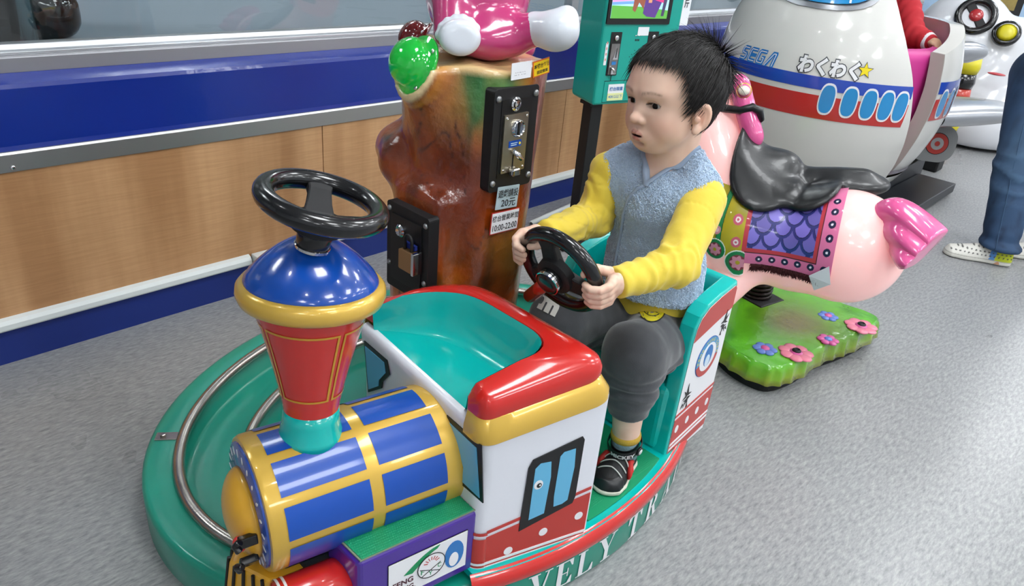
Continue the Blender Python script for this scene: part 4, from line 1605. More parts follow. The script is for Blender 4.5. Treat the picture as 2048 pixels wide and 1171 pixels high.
# coin panel
CFY = 0.890
cp = [Vector(p) for p in ((0.8929,0.8900,0.6436), (0.9968,0.8900,0.6331), (1.0142,0.8900,0.8241), (0.8933,0.8900,0.8249))]
fr = Frame((cp[0] + cp[3]) / 2, (1, 0, 0), uy=(0, 0, 1))
uvs = [fr.uv(p) for p in cp]
u0, u1 = 0.001, (uvs[1][0] + uvs[2][0]) / 2
v0, v1 = (uvs[0][1] + uvs[1][1]) / 2, (uvs[2][1] + uvs[3][1]) / 2
PW, PH = u1 - u0, v1 - v0
fr = Frame(fr.P(u0, v0), (1, 0, 0), uy=(0, 0, 1))
MB().prism([fr.P(u, v, -0.02) for u, v in rrect(0, 0, PW, PH, 0.008)], fr.n * 0.024).build('coin_panel', BLACK_MATT, trunk, bevel=0.002)
b = MB()
b.prism([fr.P(u, v, 0.004) for u, v in rrect(0.018, 0.024, PW - 0.016, PH - 0.02, 0.003)], fr.n * 0.0012)
b.build('recess_plate', mat('panel_recess', '#08080a', 0.5), trunk)
for u, v in ((0.009, 0.017), (PW - 0.009, 0.019), (0.009, PH - 0.017), (PW - 0.009, PH - 0.015)):
    MB().lathe([(0.0062, 0.004), (0.0058, 0.0065), (0.0035, 0.0085), (0.001, 0.009)], fr.P(u, v), fr.n, 16).build('bolt', mat('grey_bolt', '#8d8f90', 0.35, metal=0.7), trunk, True)
lu, lv = PW * 0.46, PH * 0.845
lk = MB().lathe([(0.0125, 0.004), (0.0125, 0.008), (0.0095, 0.010), (0.0085, 0.007), (0.0075, 0.007), (0.007, 0.012), (0.001, 0.013)], fr.P(lu, lv), fr.n, 24).build('lock', CHROME, trunk, autosmooth=35)
decal('keyhole', fr, [bar(lu - 0.003, lv - 0.004, lu + 0.003, lv + 0.004, 0.0016)], BLACK_MATT, lk, 0.0126)
acc = [(0.024, 0.034), (PW - 0.027, PH * 0.755)]
NICK = mat('nickel_plate', '#b3ab98', 0.3, metal=1.0, bump=0.1, bscale=120)
ap = MB().prism([fr.P(u, v, 0.005) for u, v in rrect(acc[0][0], acc[0][1], acc[1][0], acc[1][1], 0.002)], fr.n * 0.004).build('coin_acceptor', NICK, trunk, bevel=0.001)
am = (acc[0][0] + acc[1][0]) / 2
for u in (acc[0][0] + 0.005, acc[1][0] - 0.005):
    for v in (acc[0][1] + 0.006, acc[1][1] - 0.006):
        MB().lathe([(0.003, 0.009), (0.002, 0.0105)], fr.P(u, v), fr.n, 10).build('screw', CHROME, ap, True)
vc = acc[1][1] - 0.026
MB().lathe([(0.016, 0.009), (0.016, 0.013), (0.0135, 0.016), (0.012, 0.014), (0.001, 0.0145)], fr.P(am + 0.002, vc), fr.n, 28).build('coin_entry', CHROME, ap, autosmooth=40)
decal('coin_slot', fr, [rrect(am - 0.0003, vc - 0.012, am + 0.0033, vc + 0.012, 0.001)], BLACK_MATT, ap, 0.0152)
lab = decal('blue_label', fr, [rrect(am - 0.016, vc - 0.034, am + 0.016, vc - 0.022, 0.0005)], BLUE_PRINT, ap, 0.0092)
decal('yellow_dot', fr, [circ(am + 0.011, vc - 0.028, 0.0025, 10)], YPRINT, lab, 0.0105)
decal('label_print', fr, [rrect(am - 0.012, vc - 0.027, am + 0.005, vc - 0.0255, 0.0003), rrect(am - 0.012, vc - 0.0305, am + 0.003, vc - 0.029, 0.0003)], mat('pale_print', '#b9d3ea', 0.4), lab, 0.0105)
MB().tube([fr.P(am - 0.006, vc - 0.040, 0.012), fr.P(am + 0.003, vc - 0.048, 0.017), fr.P(am + 0.010, vc - 0.056, 0.02)], [0.004, 0.0055, 0.004], 10).build('return_lever', CHROME, ap, True)
decal('return_slot', fr, [rrect(am - 0.003, vc - 0.075, am - 0.0005, vc - 0.046, 0.0008)], BLACK_MATT, ap, 0.0092)
MB().prism([fr.P(am - 0.012, vc - 0.086, 0.009), fr.P(am + 0.010, vc - 0.086, 0.009), fr.P(am + 0.010, vc - 0.072, 0.009), fr.P(am - 0.012, vc - 0.072, 0.009)], fr.n * 0.013).build('coin_return', CHROME, ap, bevel=0.004, bseg=3)

# stickers on the trunk
def sticker(name, p00, p10, p11, p01, m, lines, border=None, h=0.0022):
    A, B_, C_, D_ = [Vector(p) for p in (p00, p10, p11, p01)]
    f = Frame(A, B_ - A, uy=D_ - A)
    W = ((B_ - A).length + (C_ - D_).length) / 2
    Hh = ((D_ - A).length + (C_ - B_).length) / 2
    st = decal(name, f, [rrect(0, 0, W, Hh, 0.001)], border or m, trunk, h, 0.001)
    if border:
        decal('sticker_face', f, [rrect(0.002, 0.002, W - 0.002, Hh - 0.002, 0.001)], m, st, h + 0.0010)
    for (s, cu, cv, w, hh, tm) in lines:
        text_fr('sticker_text', s, f, cu * W, cv * Hh, tm, st, (w * W, hh * Hh), h + 0.0022, bold=0.001)
    return st


INK = mat('ink_black', '#17171b', 0.5)
INKB = mat('ink_blue', '#2f6fae', 0.5)
INKG = mat('ink_grey', '#7d7f86', 0.5)
PAPER = mat('white_paper', '#e4e6ea', 0.5)
GREYP = mat('grey_blue_paper', '#a9bdc6', 0.45)
YELP = mat('yellow_sticker', '#e9c41c', 0.4)
ORP = mat('orange_sticker', '#d86a2a', 0.4)
BOARD = mat('trunk_sticker_backing', '#5a2a12', 0.4)
sticker('price_sticker', (0.9133,0.8900,0.6034), (0.9723,0.8900,0.5987), (0.9669,0.8900,0.6428), (0.9115,0.8900,0.6466), GREYP, [('遊戲請投', 0.5, 0.7, 0.92, 0.36, INK), ('20元', 0.55, 0.27, 0.66, 0.36, INK)], h=0.006)
sticker('hours_sticker', (0.9052,0.8900,0.5541), (0.9811,0.8900,0.5501), (0.9782,0.8900,0.5954), (0.9037,0.8900,0.5966), PAPER, [('機台營業時間', 0.5, 0.71, 0.92, 0.28, INK), ('10:00-22:00', 0.5, 0.28, 0.86, 0.28, INK)], RED_PRINT, h=0.004)
sticker('paper_label', (0.9293,0.8900,0.8368), (0.9793,0.8900,0.8385), (0.9766,0.8900,0.8669), (0.9283,0.8900,0.8653), PAPER, [('- - -- - -', 0.42, 0.42, 0.5, 0.03, INKG), ('-- -  - --', 0.42, 0.28, 0.56, 0.03, INKG)], h=0.004)
# the yellow sticker peels away round the trunk's edge
ya, yb, yc, yd = [Vector(p) for p in ((0.9847,0.8900,0.8363), (1.0261,0.8900,0.8425), (1.0256,0.8900,0.8705), (0.9821,0.8900,0.8640))]
sticker('notice_sticker', ya, yb, yc, yd, YELP, [('本機台每日', 0.5, 0.66, 0.9, 0.3, INK), ('固定營業', 0.54, 0.27, 0.66, 0.22, INK)], ORP, h=0.004)

# locked service door on the left face of the trunk
DX = 0.801
dpts = [Vector(p) for p in ((0.8010,1.0871,0.4226), (0.8010,0.9417,0.4523), (0.8010,0.9311,0.5864), (0.8010,1.0545,0.6032))]
frd = Frame((DX, dpts[3].y, 0), (0, -1, 0), uy=(0, 0, 1))
duv = [frd.uv(p) for p in dpts]
dz1 = (duv[2][1] + duv[3][1]) / 2
dw = duv[2][0]
dz0 = duv[0][1] - 0.005
frd = Frame(frd.P(0, dz0), (0, -1, 0), uy=(0, 0, 1))
DH = dz1 - dz0
MB().prism([frd.P(u, v, -0.02) for u, v in rrect(0, 0, dw, DH, 0.007)], frd.n * 0.024).build('door_frame', BLACK_MATT, trunk, bevel=0.002)
door = MB().prism([frd.P(u, v, 0.004) for u, v in rrect(0.016, 0.022, dw - 0.018, DH - 0.02, 0.003)], frd.n * 0.003).build('service_door', mat('door_black', '#101012', 0.42), trunk, bevel=0.001)
for u, v in ((0.009, 0.05), (dw - 0.009, 0.045), (0.009, DH - 0.014), (dw - 0.009, DH - 0.016)):
    MB().lathe([(0.0055, 0.004), (0.0052, 0.006), (0.003, 0.008), (0.001, 0.0082)], frd.P(u, v), frd.n, 14).build('bolt', MATS['grey_bolt'], trunk, True)
q = frd.uv((0.8010,1.0077,0.5474))
MB().lathe([(0.0125, 0.007), (0.0125, 0.010), (0.0095, 0.013), (0.006, 0.010), (0.0055, 0.016), (0.001, 0.017)], frd.P(*q), frd.n, 22).build('door_lock', CHROME, door, autosmooth=35)
q = frd.uv((0.8010,0.9622,0.5192))
hs = Frame(frd.P(q[0], q[1], 0.018), (0, -1, 0), uy=(0, 0, 1))
BRASS = mat('brass_lock', '#a9845a', 0.4, metal=0.7)
pl = MB().prism([hs.P(u, v, -0.010) for u, v in rrect(-0.028, -0.036, 0.010, 0.004, 0.003)], hs.n * 0.018).build('padlock', BRASS, trunk, bevel=0.003)
MB().prism([hs.P(u, v, -0.011) for u, v in rrect(0.010, -0.038, 0.017, 0.007, 0.002)], hs.n * 0.02).build('lock_plate', CHROME, pl, bevel=0.001)
MB().tube([hs.P(-0.019, 0.0, 0), hs.P(-0.019, 0.020, 0)] + [hs.P(-0.009 + 0.010 * math.cos(a), 0.024 + 0.010 * math.sin(a), 0) for a in np.linspace(PI, 0, 8)] + [hs.P(0.001, 0.0, 0)], 0.0032, 8).build('shackle', BLACK_MATT, pl, True)
MB().prism([hs.P(u, v, -0.009) for u, v in rrect(-0.026, 0.006, 0.006, 0.016, 0.001)], hs.n * 0.006).build('shackle_band', mat('navy_print', '#1d2c78', 0.4), pl)

# ------------------------------------------------------------------ pink figure sitting on the trunk
fig = thing('pink_figure', (1.0, 1.0, 0.855), 'glossy pink figure with white paw and white boot sitting on the tree trunk', 'figure')
F0 = np.array((1.0024,1.0571,0.9419))
FL0 = np.array((0.9953,0.9477,0.8999))
FL1 = np.array((1.0108,0.9079,0.9141))


def fig_f(p):
    a = s_ell(p, F0 + np.array((0, 0, 0.020)), (0.098, 0.098, 0.118))
    a = smin(a, s_ell(p, np.array((0.9689,1.0033,0.8903)), (0.082, 0.076, 0.040)), 0.03)
    a = smin(a, s_cap(p, np.array((0.9673,0.9762,0.8965)), FL0, 0.040, 0.036), 0.02)
    a = smin(a, s_cap(p, FL0, FL1, 0.033, 0.029), 0.006)
    a = smin(a, s_cap(p, F0 + np.array((-0.06, 0.0, 0.03)), np.array((0.9014,1.0092,0.8991)), 0.040, 0.033), 0.02)
    a = smin(a, s_cap(p, np.array((1.0376,1.0406,0.8846)), np.array((1.1101,1.0409,0.8585)), 0.04, 0.032), 0.02)
    a = smin(a, s_ell(p, F0 + np.array((0.0, 0.0, 0.21)), (0.095, 0.095, 0.09)), 0.02)
    return a


PINK = mat('pink_gelcoat', '#b8366f', 0.22, coat=0.7, bump=0.12, bscale=18, bdist=0.008, var=0.05)
sdf_obj('body', fig_f, F0 - 0.25, F0 + np.array((0.3, 0.25, 0.36)), 0.0055, PINK, fig)
WPAW = mat('white_paw_gelcoat', '#ced3da', 0.3, coat=0.4)
H0 = np.array((0.8792,0.9646,0.8967))
hn = np.array((view(H0) * 0.9 + _r * 0.12).normalized())


def paw_f(p):
    A = np.stack([np.array(_r), -np.array(_d), hn])
    a = s_ell(p, H0 - hn * 0.006, (0.0365, 0.0365, 0.030), None)
    t = (p - H0) @ hn
    a = smax(a, t - 0.013, 0.012)
    for k in range(7):
        an = 0.5 + 2.5 * k / 6
        c = H0 - hn * 0.018 + 0.031 * (math.cos(an) * np.array(_r) - math.sin(an) * np.array(_d))
        a = smin(a, s_ell(p, c, (0.0105,) * 3), 0.004)
    return a


sdf_obj('paw', paw_f, H0 - 0.06, H0 + 0.06, 0.0028, WPAW, fig)
f1, f2, f3 = FL1, np.array((1.0186,0.8751,0.9157)), np.array((1.0343,0.8647,0.9398))


def boot_f(p):
    a = s_cap(p, f1 - (f2 - f1) * 0.12, f2, 0.0292, 0.030)
    a = smin(a, s_cap(p, f2, f3, 0.026, 0.019), 0.02)
    a = smin(a, s_cap(p, f2, f2 + (f2 - f1) * 0.55 + np.array((0, 0, 0.0)), 0.024, 0.024), 0.02)
    return a


sdf_obj('boot', boot_f, np.minimum(f1, f3) - 0.07, np.maximum(f1, f3) + 0.09, 0.0035, WPAW, fig)

# ------------------------------------------------------------------ teal coin kiosk on a post by the wall
kiosk = thing('coin_kiosk', (2.15, 1.60, 0), 'teal coin kiosk with a screen on a black post in front of the wood panelling', 'kiosk')
KA = Vector((2.031, 1.540, 0.52))
KU = Vector((0.973, -0.232, 0)).normalized()
KN = Vector((-0.232, -0.973, 0)).normalized()
KF = Frame(KA, KU, uy=(0, 0, 1))
KW, KH, KD = 0.345, 0.66, 0.125
KTEAL = mat('kiosk_teal', '#0a9a8c', 0.35, coat=0.2, var=0.03)
out = [(-0.0, 0.0), (KD, 0.01), (KD, KH), (0.02, KH), (0, KH - 0.03)]
MB().prism([KA - KN * -0.0 + KN * -d + Vector((0, 0, z)) for d, z in out], KU * KW).build('cabinet', KTEAL, kiosk, bevel=0.01, bseg=3)
pc_ = KA + KU * 0.05 - KN * 0.06
post_top = Vector((pc_.x, pc_.y, 0.54))
MB().obox(Vector((pc_.x, pc_.y, 0.27)), KU, KN, (0, 0, 1), (0.05, 0.05, 0.53)).build('post', BLACK_MATT, kiosk, bevel=0.003)
MB().obox(Vector((pc_.x, pc_.y, 0.006)), KU, KN, (0, 0, 1), (0.26, 0.2, 0.012)).build('foot_plate', BLACK_MATT, kiosk, bevel=0.003)
for s in (0.03, 0.30):
    MB().obox(KA + KU * s - KN * 0.06 + Vector((0, 0, -0.004)), KU, KN, (0, 0, 1), (0.03, 0.06, 0.012)).build('foot_pad', BLACK_MATT, kiosk)


def kuv(p):
    return KF.uv(p)


scr0, scr1 = kuv((2.0384,1.5382,0.7873)), kuv((2.3073,1.4740,0.7875))
sb0 = (scr0[0], min(scr0[1], scr1[1]))
bez = MB().prism([KF.P(u, v, 0.0) for u, v in rrect(sb0[0], sb0[1], scr1[0], sb0[1] + 0.20, 0.003)], KF.n * 0.006).build('screen_bezel', BLACK_MATT, kiosk, bevel=0.002)
in0, in1 = kuv((2.0493,1.5356,0.8059)), kuv((2.2890,1.4784,0.8071))
SU0, SU1, SV0, SV1 = in0[0], in1[0], in0[1], sb0[1] + 0.185
MB().prism([KF.P(u, v, 0.006) for u, v in ((SU0, SV0), (SU1, SV0), (SU1, SV1), (SU0, SV1))], KF.n * 0.0006).build('screen', mat('screen_sky', '#8fc4d8', 0.3, emit=0.7), bez)


def spatch(name, pts, col):
    decal(name, KF, [[(SU0 + (SU1 - SU0) * x, SV0 + (SV1 - SV0) * y) for x, y in pts]], mat('screen_' + name, col, 0.3, emit=0.6), bez, 0.0072 + 0.0002 * spatch.n, 0.0003)
    spatch.n += 1


spatch.n = 0
spatch('grass', [(0, 0), (1, 0), (1, 0.16), (0.6, 0.22), (0, 0.24)], '#4f8f3a')
spatch('pink_stand', [(0, 0.30), (0.42, 0.34), (0.42, 0.62), (0, 0.6)], '#c07fae')
spatch('blue_rail', [(0, 0.25), (0.42, 0.28), (0.42, 0.33), (0, 0.30)], '#5f86c8')
spatch('horse_brown', [(0.36, 0.16), (0.41, 0.12), (0.46, 0.3), (0.55, 0.18), (0.58, 0.5), (0.5, 0.85), (0.38, 0.8)], '#7a4636')
spatch('purple_rider', [(0.55, 0.1), (0.62, 0.04), (0.78, 0.02), (0.86, 0.3), (0.8, 0.8), (0.6, 0.9)], '#4a2f6e')
spatch('pink_shirt', [(0.74, 0.35), (0.9, 0.3), (0.92, 0.75), (0.78, 0.85)], '#b8326a')
spatch('dark_leg', [(0.88, 0.05), (0.93, 0.05), (0.96, 0.4), (0.90, 0.45)], '#3a3350')
spatch('arm', [(0.62, 0.3), (0.68, 0.3), (0.70, 0.8), (0.62, 0.85)], '#b07a5c')


def slot(name, p0, p1):
    a, c = kuv(p0), kuv(p1)
    o = MB().prism([KF.P(u, v, -0.001) for u, v in rrect(a[0], c[1], a[0] + 0.046, a[1], 0.002)], KF.n * 0.003).build(name, BLACK_MATT, kiosk)
    uc = a[0] + 0.023
    w, h = 0.046, a[1] - c[1]
    MB().lathe([(0.0085, 0.002), (0.0085, 0.006), (0.005, 0.008), (0.001, 0.0075)], KF.P(uc, a[1] - 0.019), KF.n, 20).build('lock', CHROME, o, autosmooth=40)
    pm = MB().prism([KF.P(u, v, 0.002) for u, v in rrect(uc - 0.018, c[1] + 0.004, uc + 0.018, a[1] - 0.037, 0.001)], KF.n * 0.003).build('acceptor_plate', mat('kiosk_nickel', '#8f8c8a', 0.35, metal=0.9), o, bevel=0.0005)
    t = a[1] - 0.037
    MB().prism([KF.P(uc - 0.012, t - 0.05, 0.005), KF.P(uc + 0.012, t - 0.05, 0.005), KF.P(uc + 0.002, t - 0.014, 0.005)], KF.n * 0.008).build('coin_entry', CHROME, o, bevel=0.001)
    decal('coin_slot', KF, [rrect(uc - 0.001, t - 0.044, uc + 0.0012, t - 0.012, 0.0005)], BLACK_MATT, o, 0.0135)
    decal('blue_label', KF, [rrect(uc - 0.008, t - 0.068, uc + 0.010, t - 0.057, 0.0005)], mat('label_blue', '#2f7fc4', 0.4), o, 0.0055)
    MB().tube([KF.P(uc - 0.008, t - 0.076, 0.008), KF.P(uc + 0.006, t - 0.092, 0.014)], 0.005, 8).build('return_lever', CHROME, o, True)
    decal('return_slot', KF, [rrect(uc - 0.004, t - 0.122, uc - 0.001, t - 0.084, 0.0005)], BLACK_MATT, o, 0.0055)
    MB().prism([KF.P(u, v, 0.005) for u, v in rrect(uc - 0.011, c[1] + 0.006, uc + 0.009, c[1] + 0.02, 0.001)], KF.n * 0.008).build('coin_return', CHROME, o, bevel=0.002)
    return o


slot('coin_slot_panel', (2.0676,1.5313,0.7622), (2.0766,1.5291,0.6210))
slot('coin_slot_panel', (2.2277,1.4930,0.7631), (2.2419,1.4897,0.6170))
a, c = kuv((2.0512,1.5352,0.7275)), kuv((2.0745,1.5296,0.6559))
lb = decal('paper_strip', KF, [rrect(a[0], c[1], a[0] + 0.011, a[1], 0.001)], PAPER, kiosk)
for k in range(4):
    decal('red_print', KF, [rrect(a[0] + 0.003, c[1] + 0.014 + 0.018 * k, a[0] + 0.008, c[1] + 0.022 + 0.018 * k, 0.0004)], mat('faded_red_print', '#d79a94', 0.5), lb, 0.0016)
a, c = kuv((2.1786,1.5048,0.7778)), kuv((2.2262,1.4934,0.7501))
decal('white_label', KF, [rrect(a[0], c[1], c[0], a[1], 0.001)], PAPER, kiosk)
ctr = kuv((2.1897,1.5021,0.6728))
for k in range(34):
    rr = 0.006 * math.sqrt(k)
    an = 2.4 * k
    decal('speaker_hole', KF, [circ(ctr[0] + rr * math.cos(an), ctr[1] + rr * math.sin(an), 0.0017, 6)], BLACK_MATT, kiosk, 0.0002)
c = kuv((2.1810,1.5042,0.7357))
for i in range(3):
    decal('vent_hole', KF, [circ(c[0] + 0.007 * (i - 1), c[1], 0.0025, 8, 0.004)], BLACK_MATT, kiosk, 0.0002)
for i in (-1, 1):
    MB().lathe([(0.003, 0), (0.002, 0.002)], KF.P(c[0] + 0.008 * i, c[1] + 0.014), KF.n, 8).build('screw', CHROME, kiosk, True)
a, c = kuv((2.0696,1.5308,0.6012)), kuv((2.0716,1.5303,0.5298))
fd_ = MB().prism([KF.P(u, v, 0.0) for u, v in rrect(a[0] - 0.002, c[1] + 0.002, KW - 0.03, a[1], 0.002)], KF.n * 0.002).build('lower_flap', KTEAL, kiosk, bevel=0.001)
decal('flap_gap', KF, [rrect(a[0] - 0.003, a[1] + 0.0003, KW - 0.03, a[1] + 0.002, 0.0005), rrect(a[0] - 0.003, c[1], KW - 0.03, c[1] + 0.0018, 0.0005)], BLACK_MATT, kiosk, 0.0002)
pa, pb, pc2 = kuv((2.0856,1.5270,0.5359)), kuv((2.1533,1.5108,0.5358)), kuv((2.1513,1.5113,0.5912))
LY = mat('pale_yellow_label', '#dbe0a0', 0.45)
lw, lh = pb[0] - pa[0], pc2[1] - pa[1]
ls = decal('weight_label', KF, [rrect(pa[0], pa[1], pa[0] + lw, pa[1] + lh, 0.001)], PAPER, kiosk, 0.0024)
decal('label_band', KF, [rrect(pa[0], pa[1], pa[0] + lw, pa[1] + lh * 0.45, 0.001)], LY, ls, 0.0032)
text_fr('label_text', '機台限重', KF, pa[0] + lw / 2, pa[1] + lh * 0.72, INKB, ls, (lw * 0.84, lh * 0.24), 0.004, bold=0.002)
text_fr('label_text', '40KG以下', KF, pa[0] + lw / 2, pa[1] + lh * 0.24, INKB, ls, (lw * 0.88, lh * 0.22), 0.004, bold=0.001)
# white notice board sticking out on the right
n0, n1 = kuv((2.3241,1.4700,0.7842)), kuv((2.3992,1.4521,0.7909))
nb_ = MB().prism([KF.P(u, v, -0.006) for u, v in rrect(n0[0], n0[1] - 0.002, n1[0], n0[1] + 0.30, 0.001)], KF.n * 0.003).build('notice_board', PAPER, kiosk)
nw = n1[0] - n0[0]
INKR = mat('ink_red', '#c2392f', 0.5)
for s, x, y, m in (('人', 0.34, 0.115, INKR), ('乘', 0.34, 0.076, INK), ('坐', 0.34, 0.036, INK), ('公', 0.74, 0.110, INK), ('斤', 0.74, 0.070, INK), ('10', 0.74, 0.155, INKR)):
    text_fr('notice_character', s, KF, n0[0] + nw * x, n0[1] + y, m, nb_, (nw * 0.28, 0.028), -0.0018, bold=0.002)

# ------------------------------------------------------------------ pink horse ride
HC = np.array((1.7779,0.8022,0.3806))
HM = np.array((1.8237,0.6658,0.3899))
HR = np.array((1.8569,0.5516,0.4098))
HN = np.array((1.8499,0.9573,0.5517))
HH = np.array((1.8736,1.0247,0.6930))


def horse_f(p):
    a = s_cap(p, HC, HM, 0.122, 0.118)
    a = smin(a, s_ell(p, HR, (0.146, 0.146, 0.143)), 0.05)
    a = smin(a, s_ell(p, HM + np.array((0, 0, -0.035)), (0.105, 0.105, 0.090)), 0.03)
    a = smin(a, s_cap(p, HC + np.array((0, 0, 0.02)), HN, 0.11, 0.085), 0.06)
    a = smin(a, s_cap(p, HN, HH, 0.083, 0.078), 0.04)
    a = smin(a, s_ell(p, HH + np.array((-0.07, 0.05, -0.01)), (0.085, 0.075, 0.06)), 0.05)
    a = smin(a, s_cap(p, HH + np.array((0.02, 0.03, 0.06)), HH + np.array((0.03, 0.04, 0.085)), 0.022, 0.010), 0.015)
    a = smin(a, s_cap(p, HH + np.array((-0.03, -0.05, 0.06)), HH + np.array((-0.03, -0.06, 0.08)), 0.022, 0.010), 0.015)
    for (c, d) in (((-0.05, -0.06, -0.08), (-0.10, -0.05, -0.14)), ((-0.03, 0.07, -0.08), (-0.09, 0.08, -0.14))):
        a = smin(a, s_cap(p, HC + np.array(c), HC + np.array(d), 0.05, 0.035), 0.03)
    return a


HX = (HC - HR) / np.linalg.norm(HC - HR)
HU = np.array((0, 0, 1.0)) - HX * HX[2]
HU /= np.linalg.norm(HU)
HS = np.cross(HX, HU)
if HS @ (np.array((0, 0, 1.1)) - HM) < 0:
    HS = -HS

horse = thing('horse_ride', (HM[0], HM[1], 0), 'pale pink horse ride with black saddle and patterned blanket on a green flowered base', 'horse ride')
# --- flowered base plate
PZT = 0.088
op = [(1.6983,0.7312,0.0880), (1.6781,0.6395,0.0880), (1.7032,0.5716,0.0880), (1.8045,0.5405,0.0880), (1.9281,0.5339,0.0880), (2.0407,0.5079,0.0880), (2.1689,0.4881,0.0880), (2.2446,0.4979,0.0880), (2.2637,0.5496,0.0880), (2.2539,0.6171,0.0880),
      (2.2583,0.6929,0.0880), (2.2852,0.7824,0.0880), (2.3263,0.9117,0.0880), (2.3823,1.0185,0.0880), (2.3853,1.1179,0.0880), (2.2882,1.1523,0.0880), (2.1334,1.1017,0.0880), (1.9548,0.9787,0.0880), (1.7782,0.8351,0.0880)]


def closed_spline(pts, n):
    P = [np.array(p[:2]) for p in pts]
    m = len(P)
    out = []
    for i in range(n):
        t = i / n * m
        k = int(t)
        f = t - k
        p0, p1, p2, p3 = P[k - 1], P[k % m], P[(k + 1) % m], P[(k + 2) % m]
        out.append(0.5 * ((2 * p1) + (-p0 + p2) * f + (2 * p0 - 5 * p1 + 4 * p2 - p3) * f * f + (-p0 + 3 * p1 - 3 * p2 + p3) * f ** 3))
    return np.array(out)


NB = 220
oc = closed_spline(op, NB)
ocn = np.roll(oc, -1, 0) - np.roll(oc, 1, 0)
ocn = np.stack([ocn[:, 1], -ocn[:, 0]], 1)
ocn /= np.linalg.norm(ocn, axis=1)[:, None]
pc0 = oc.mean(0)
if ((oc - pc0) * ocn).sum() < 0:
    ocn = -ocn
rip = 0.0075 * np.abs(np.sin(np.arange(NB) * 0.5 + 0.8 * np.sin(np.arange(NB) * 0.23)))
rowsv = []
for (g, z, k) in ((-0.012, 0.030, 0), (0.004, 0.032, 1), (0.0, 0.05, 1), (-0.002, 0.072, 1), (-0.007, 0.083, 0.7), (-0.016, 0.0885, 0.2)):
    o_ = oc + ocn * (g - rip[:, None] * k)
    rowsv.append(np.c_[o_, np.full(NB, z)])
for s, z in ((0.86, 0.090), (0.7, 0.092), (0.5, 0.094), (0.25, 0.096), (0.02, 0.097)):
    o_ = pc0 + (oc - ocn * 0.016 - pc0) * s
    rowsv.append(np.c_[o_, np.full(NB, z)])
V = np.concatenate(rowsv)
F = []
for j in range(len(rowsv) - 1):
    for i in range(NB):
        i2 = (i + 1) % NB
        F.append((j * NB + i, j * NB + i2, (j + 1) * NB + i2, (j + 1) * NB + i))
F.append(tuple(reversed(range(NB))))
F.append(tuple((len(rowsv) - 1) * NB + i for i in range(NB)))


def plate_cols(v):
    n = fbm(v, 12, 3, 3)
    c = np.tile(np.array(lin('#58ae1c')), (len(v), 1))
    c = mix(c, lin('#3a8a16'), (n - 0.5) * 4)
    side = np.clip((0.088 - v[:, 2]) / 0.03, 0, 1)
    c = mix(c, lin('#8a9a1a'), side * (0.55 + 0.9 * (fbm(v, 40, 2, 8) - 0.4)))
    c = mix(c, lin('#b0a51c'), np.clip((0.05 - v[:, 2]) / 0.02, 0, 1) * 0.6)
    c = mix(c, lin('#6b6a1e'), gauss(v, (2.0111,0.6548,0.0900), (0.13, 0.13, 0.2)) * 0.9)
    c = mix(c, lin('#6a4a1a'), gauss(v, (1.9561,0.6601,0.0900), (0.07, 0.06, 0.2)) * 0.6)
    return c


# finer top: subdivide colour resolution by adding a dense cap
dv, dfc = [], []
for j in range(26):
    s = 1 - j / 26
    o_ = pc0 + (oc - ocn * 0.016 - pc0) * s
    z = np.interp(s, [0, 1], [0.0972, 0.0887])
    dv.append(np.c_[o_, np.full(NB, z)])
dv.append(np.array([[pc0[0], pc0[1], 0.0975]]))
DV = np.concatenate(dv)
for j in range(25):
    for i in range(NB):
        i2 = (i + 1) % NB
        dfc.append((j * NB + i, j * NB + i2, (j + 1) * NB + i2, (j + 1) * NB + i))
for i in range(NB):
    dfc.append((25 * NB + i, 25 * NB + (i + 1) % NB, 26 * NB))
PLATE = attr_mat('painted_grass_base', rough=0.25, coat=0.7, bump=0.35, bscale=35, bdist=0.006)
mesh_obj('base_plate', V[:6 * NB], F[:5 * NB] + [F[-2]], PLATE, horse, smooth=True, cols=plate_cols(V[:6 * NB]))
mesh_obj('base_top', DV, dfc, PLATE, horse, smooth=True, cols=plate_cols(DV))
RUB = mat('black_rubber', '#131313', 0.7)
o_ = oc - ocn * 0.022
MB().prism([(x, y, 0.0) for x, y in o_[::3]], (0, 0, 0.034)).build('rubber_foot', RUB, horse)
FPINK = mat('flower_pink', '#d8788f', 0.35, coat=0.4)
FMAG = mat('flower_magenta', '#c2508f', 0.35, coat=0.4)
FBLUE = mat('flower_blue', '#5a78c0', 0.35, coat=0.4)


def flower(c, r, petals, m, mc, bolt):
    b = MB()
    for k in range(petals):
        a = 2 * PI * k / petals
        b.ell((c[0] + math.cos(a) * r * 0.62, c[1] + math.sin(a) * r * 0.62, c[2]), (r * 0.42, r * 0.42, 0.005), 10, 6)
    o = b.build('flower', m, horse, True)
    MB().ell((c[0], c[1], c[2] + 0.002), (r * 0.4, r * 0.4, 0.006), 12, 8).build('flower_centre', mc, o, True)
    if bolt:
        MB().lathe([(0.012, 0.002), (0.012, 0.009), (0.008, 0.012), (0.006, 0.009)], c, (0, 0, 1), 16).build('bolt', BLACK_MATT, o, autosmooth=40)


flower((1.8172,0.5763,0.0920), 0.047, 7, FPINK, FMAG, True)
flower((2.1277,0.5183,0.0920), 0.047, 7, FPINK, FMAG, True)
flower((1.7654,0.6421,0.0920), 0.033, 6, FBLUE, FMAG, False)
flower((1.9635,0.5488,0.0920), 0.030, 6, FMAG, FBLUE, False)
flower((2.1049,0.6097,0.0920), 0.030, 6, FBLUE, FMAG, False)
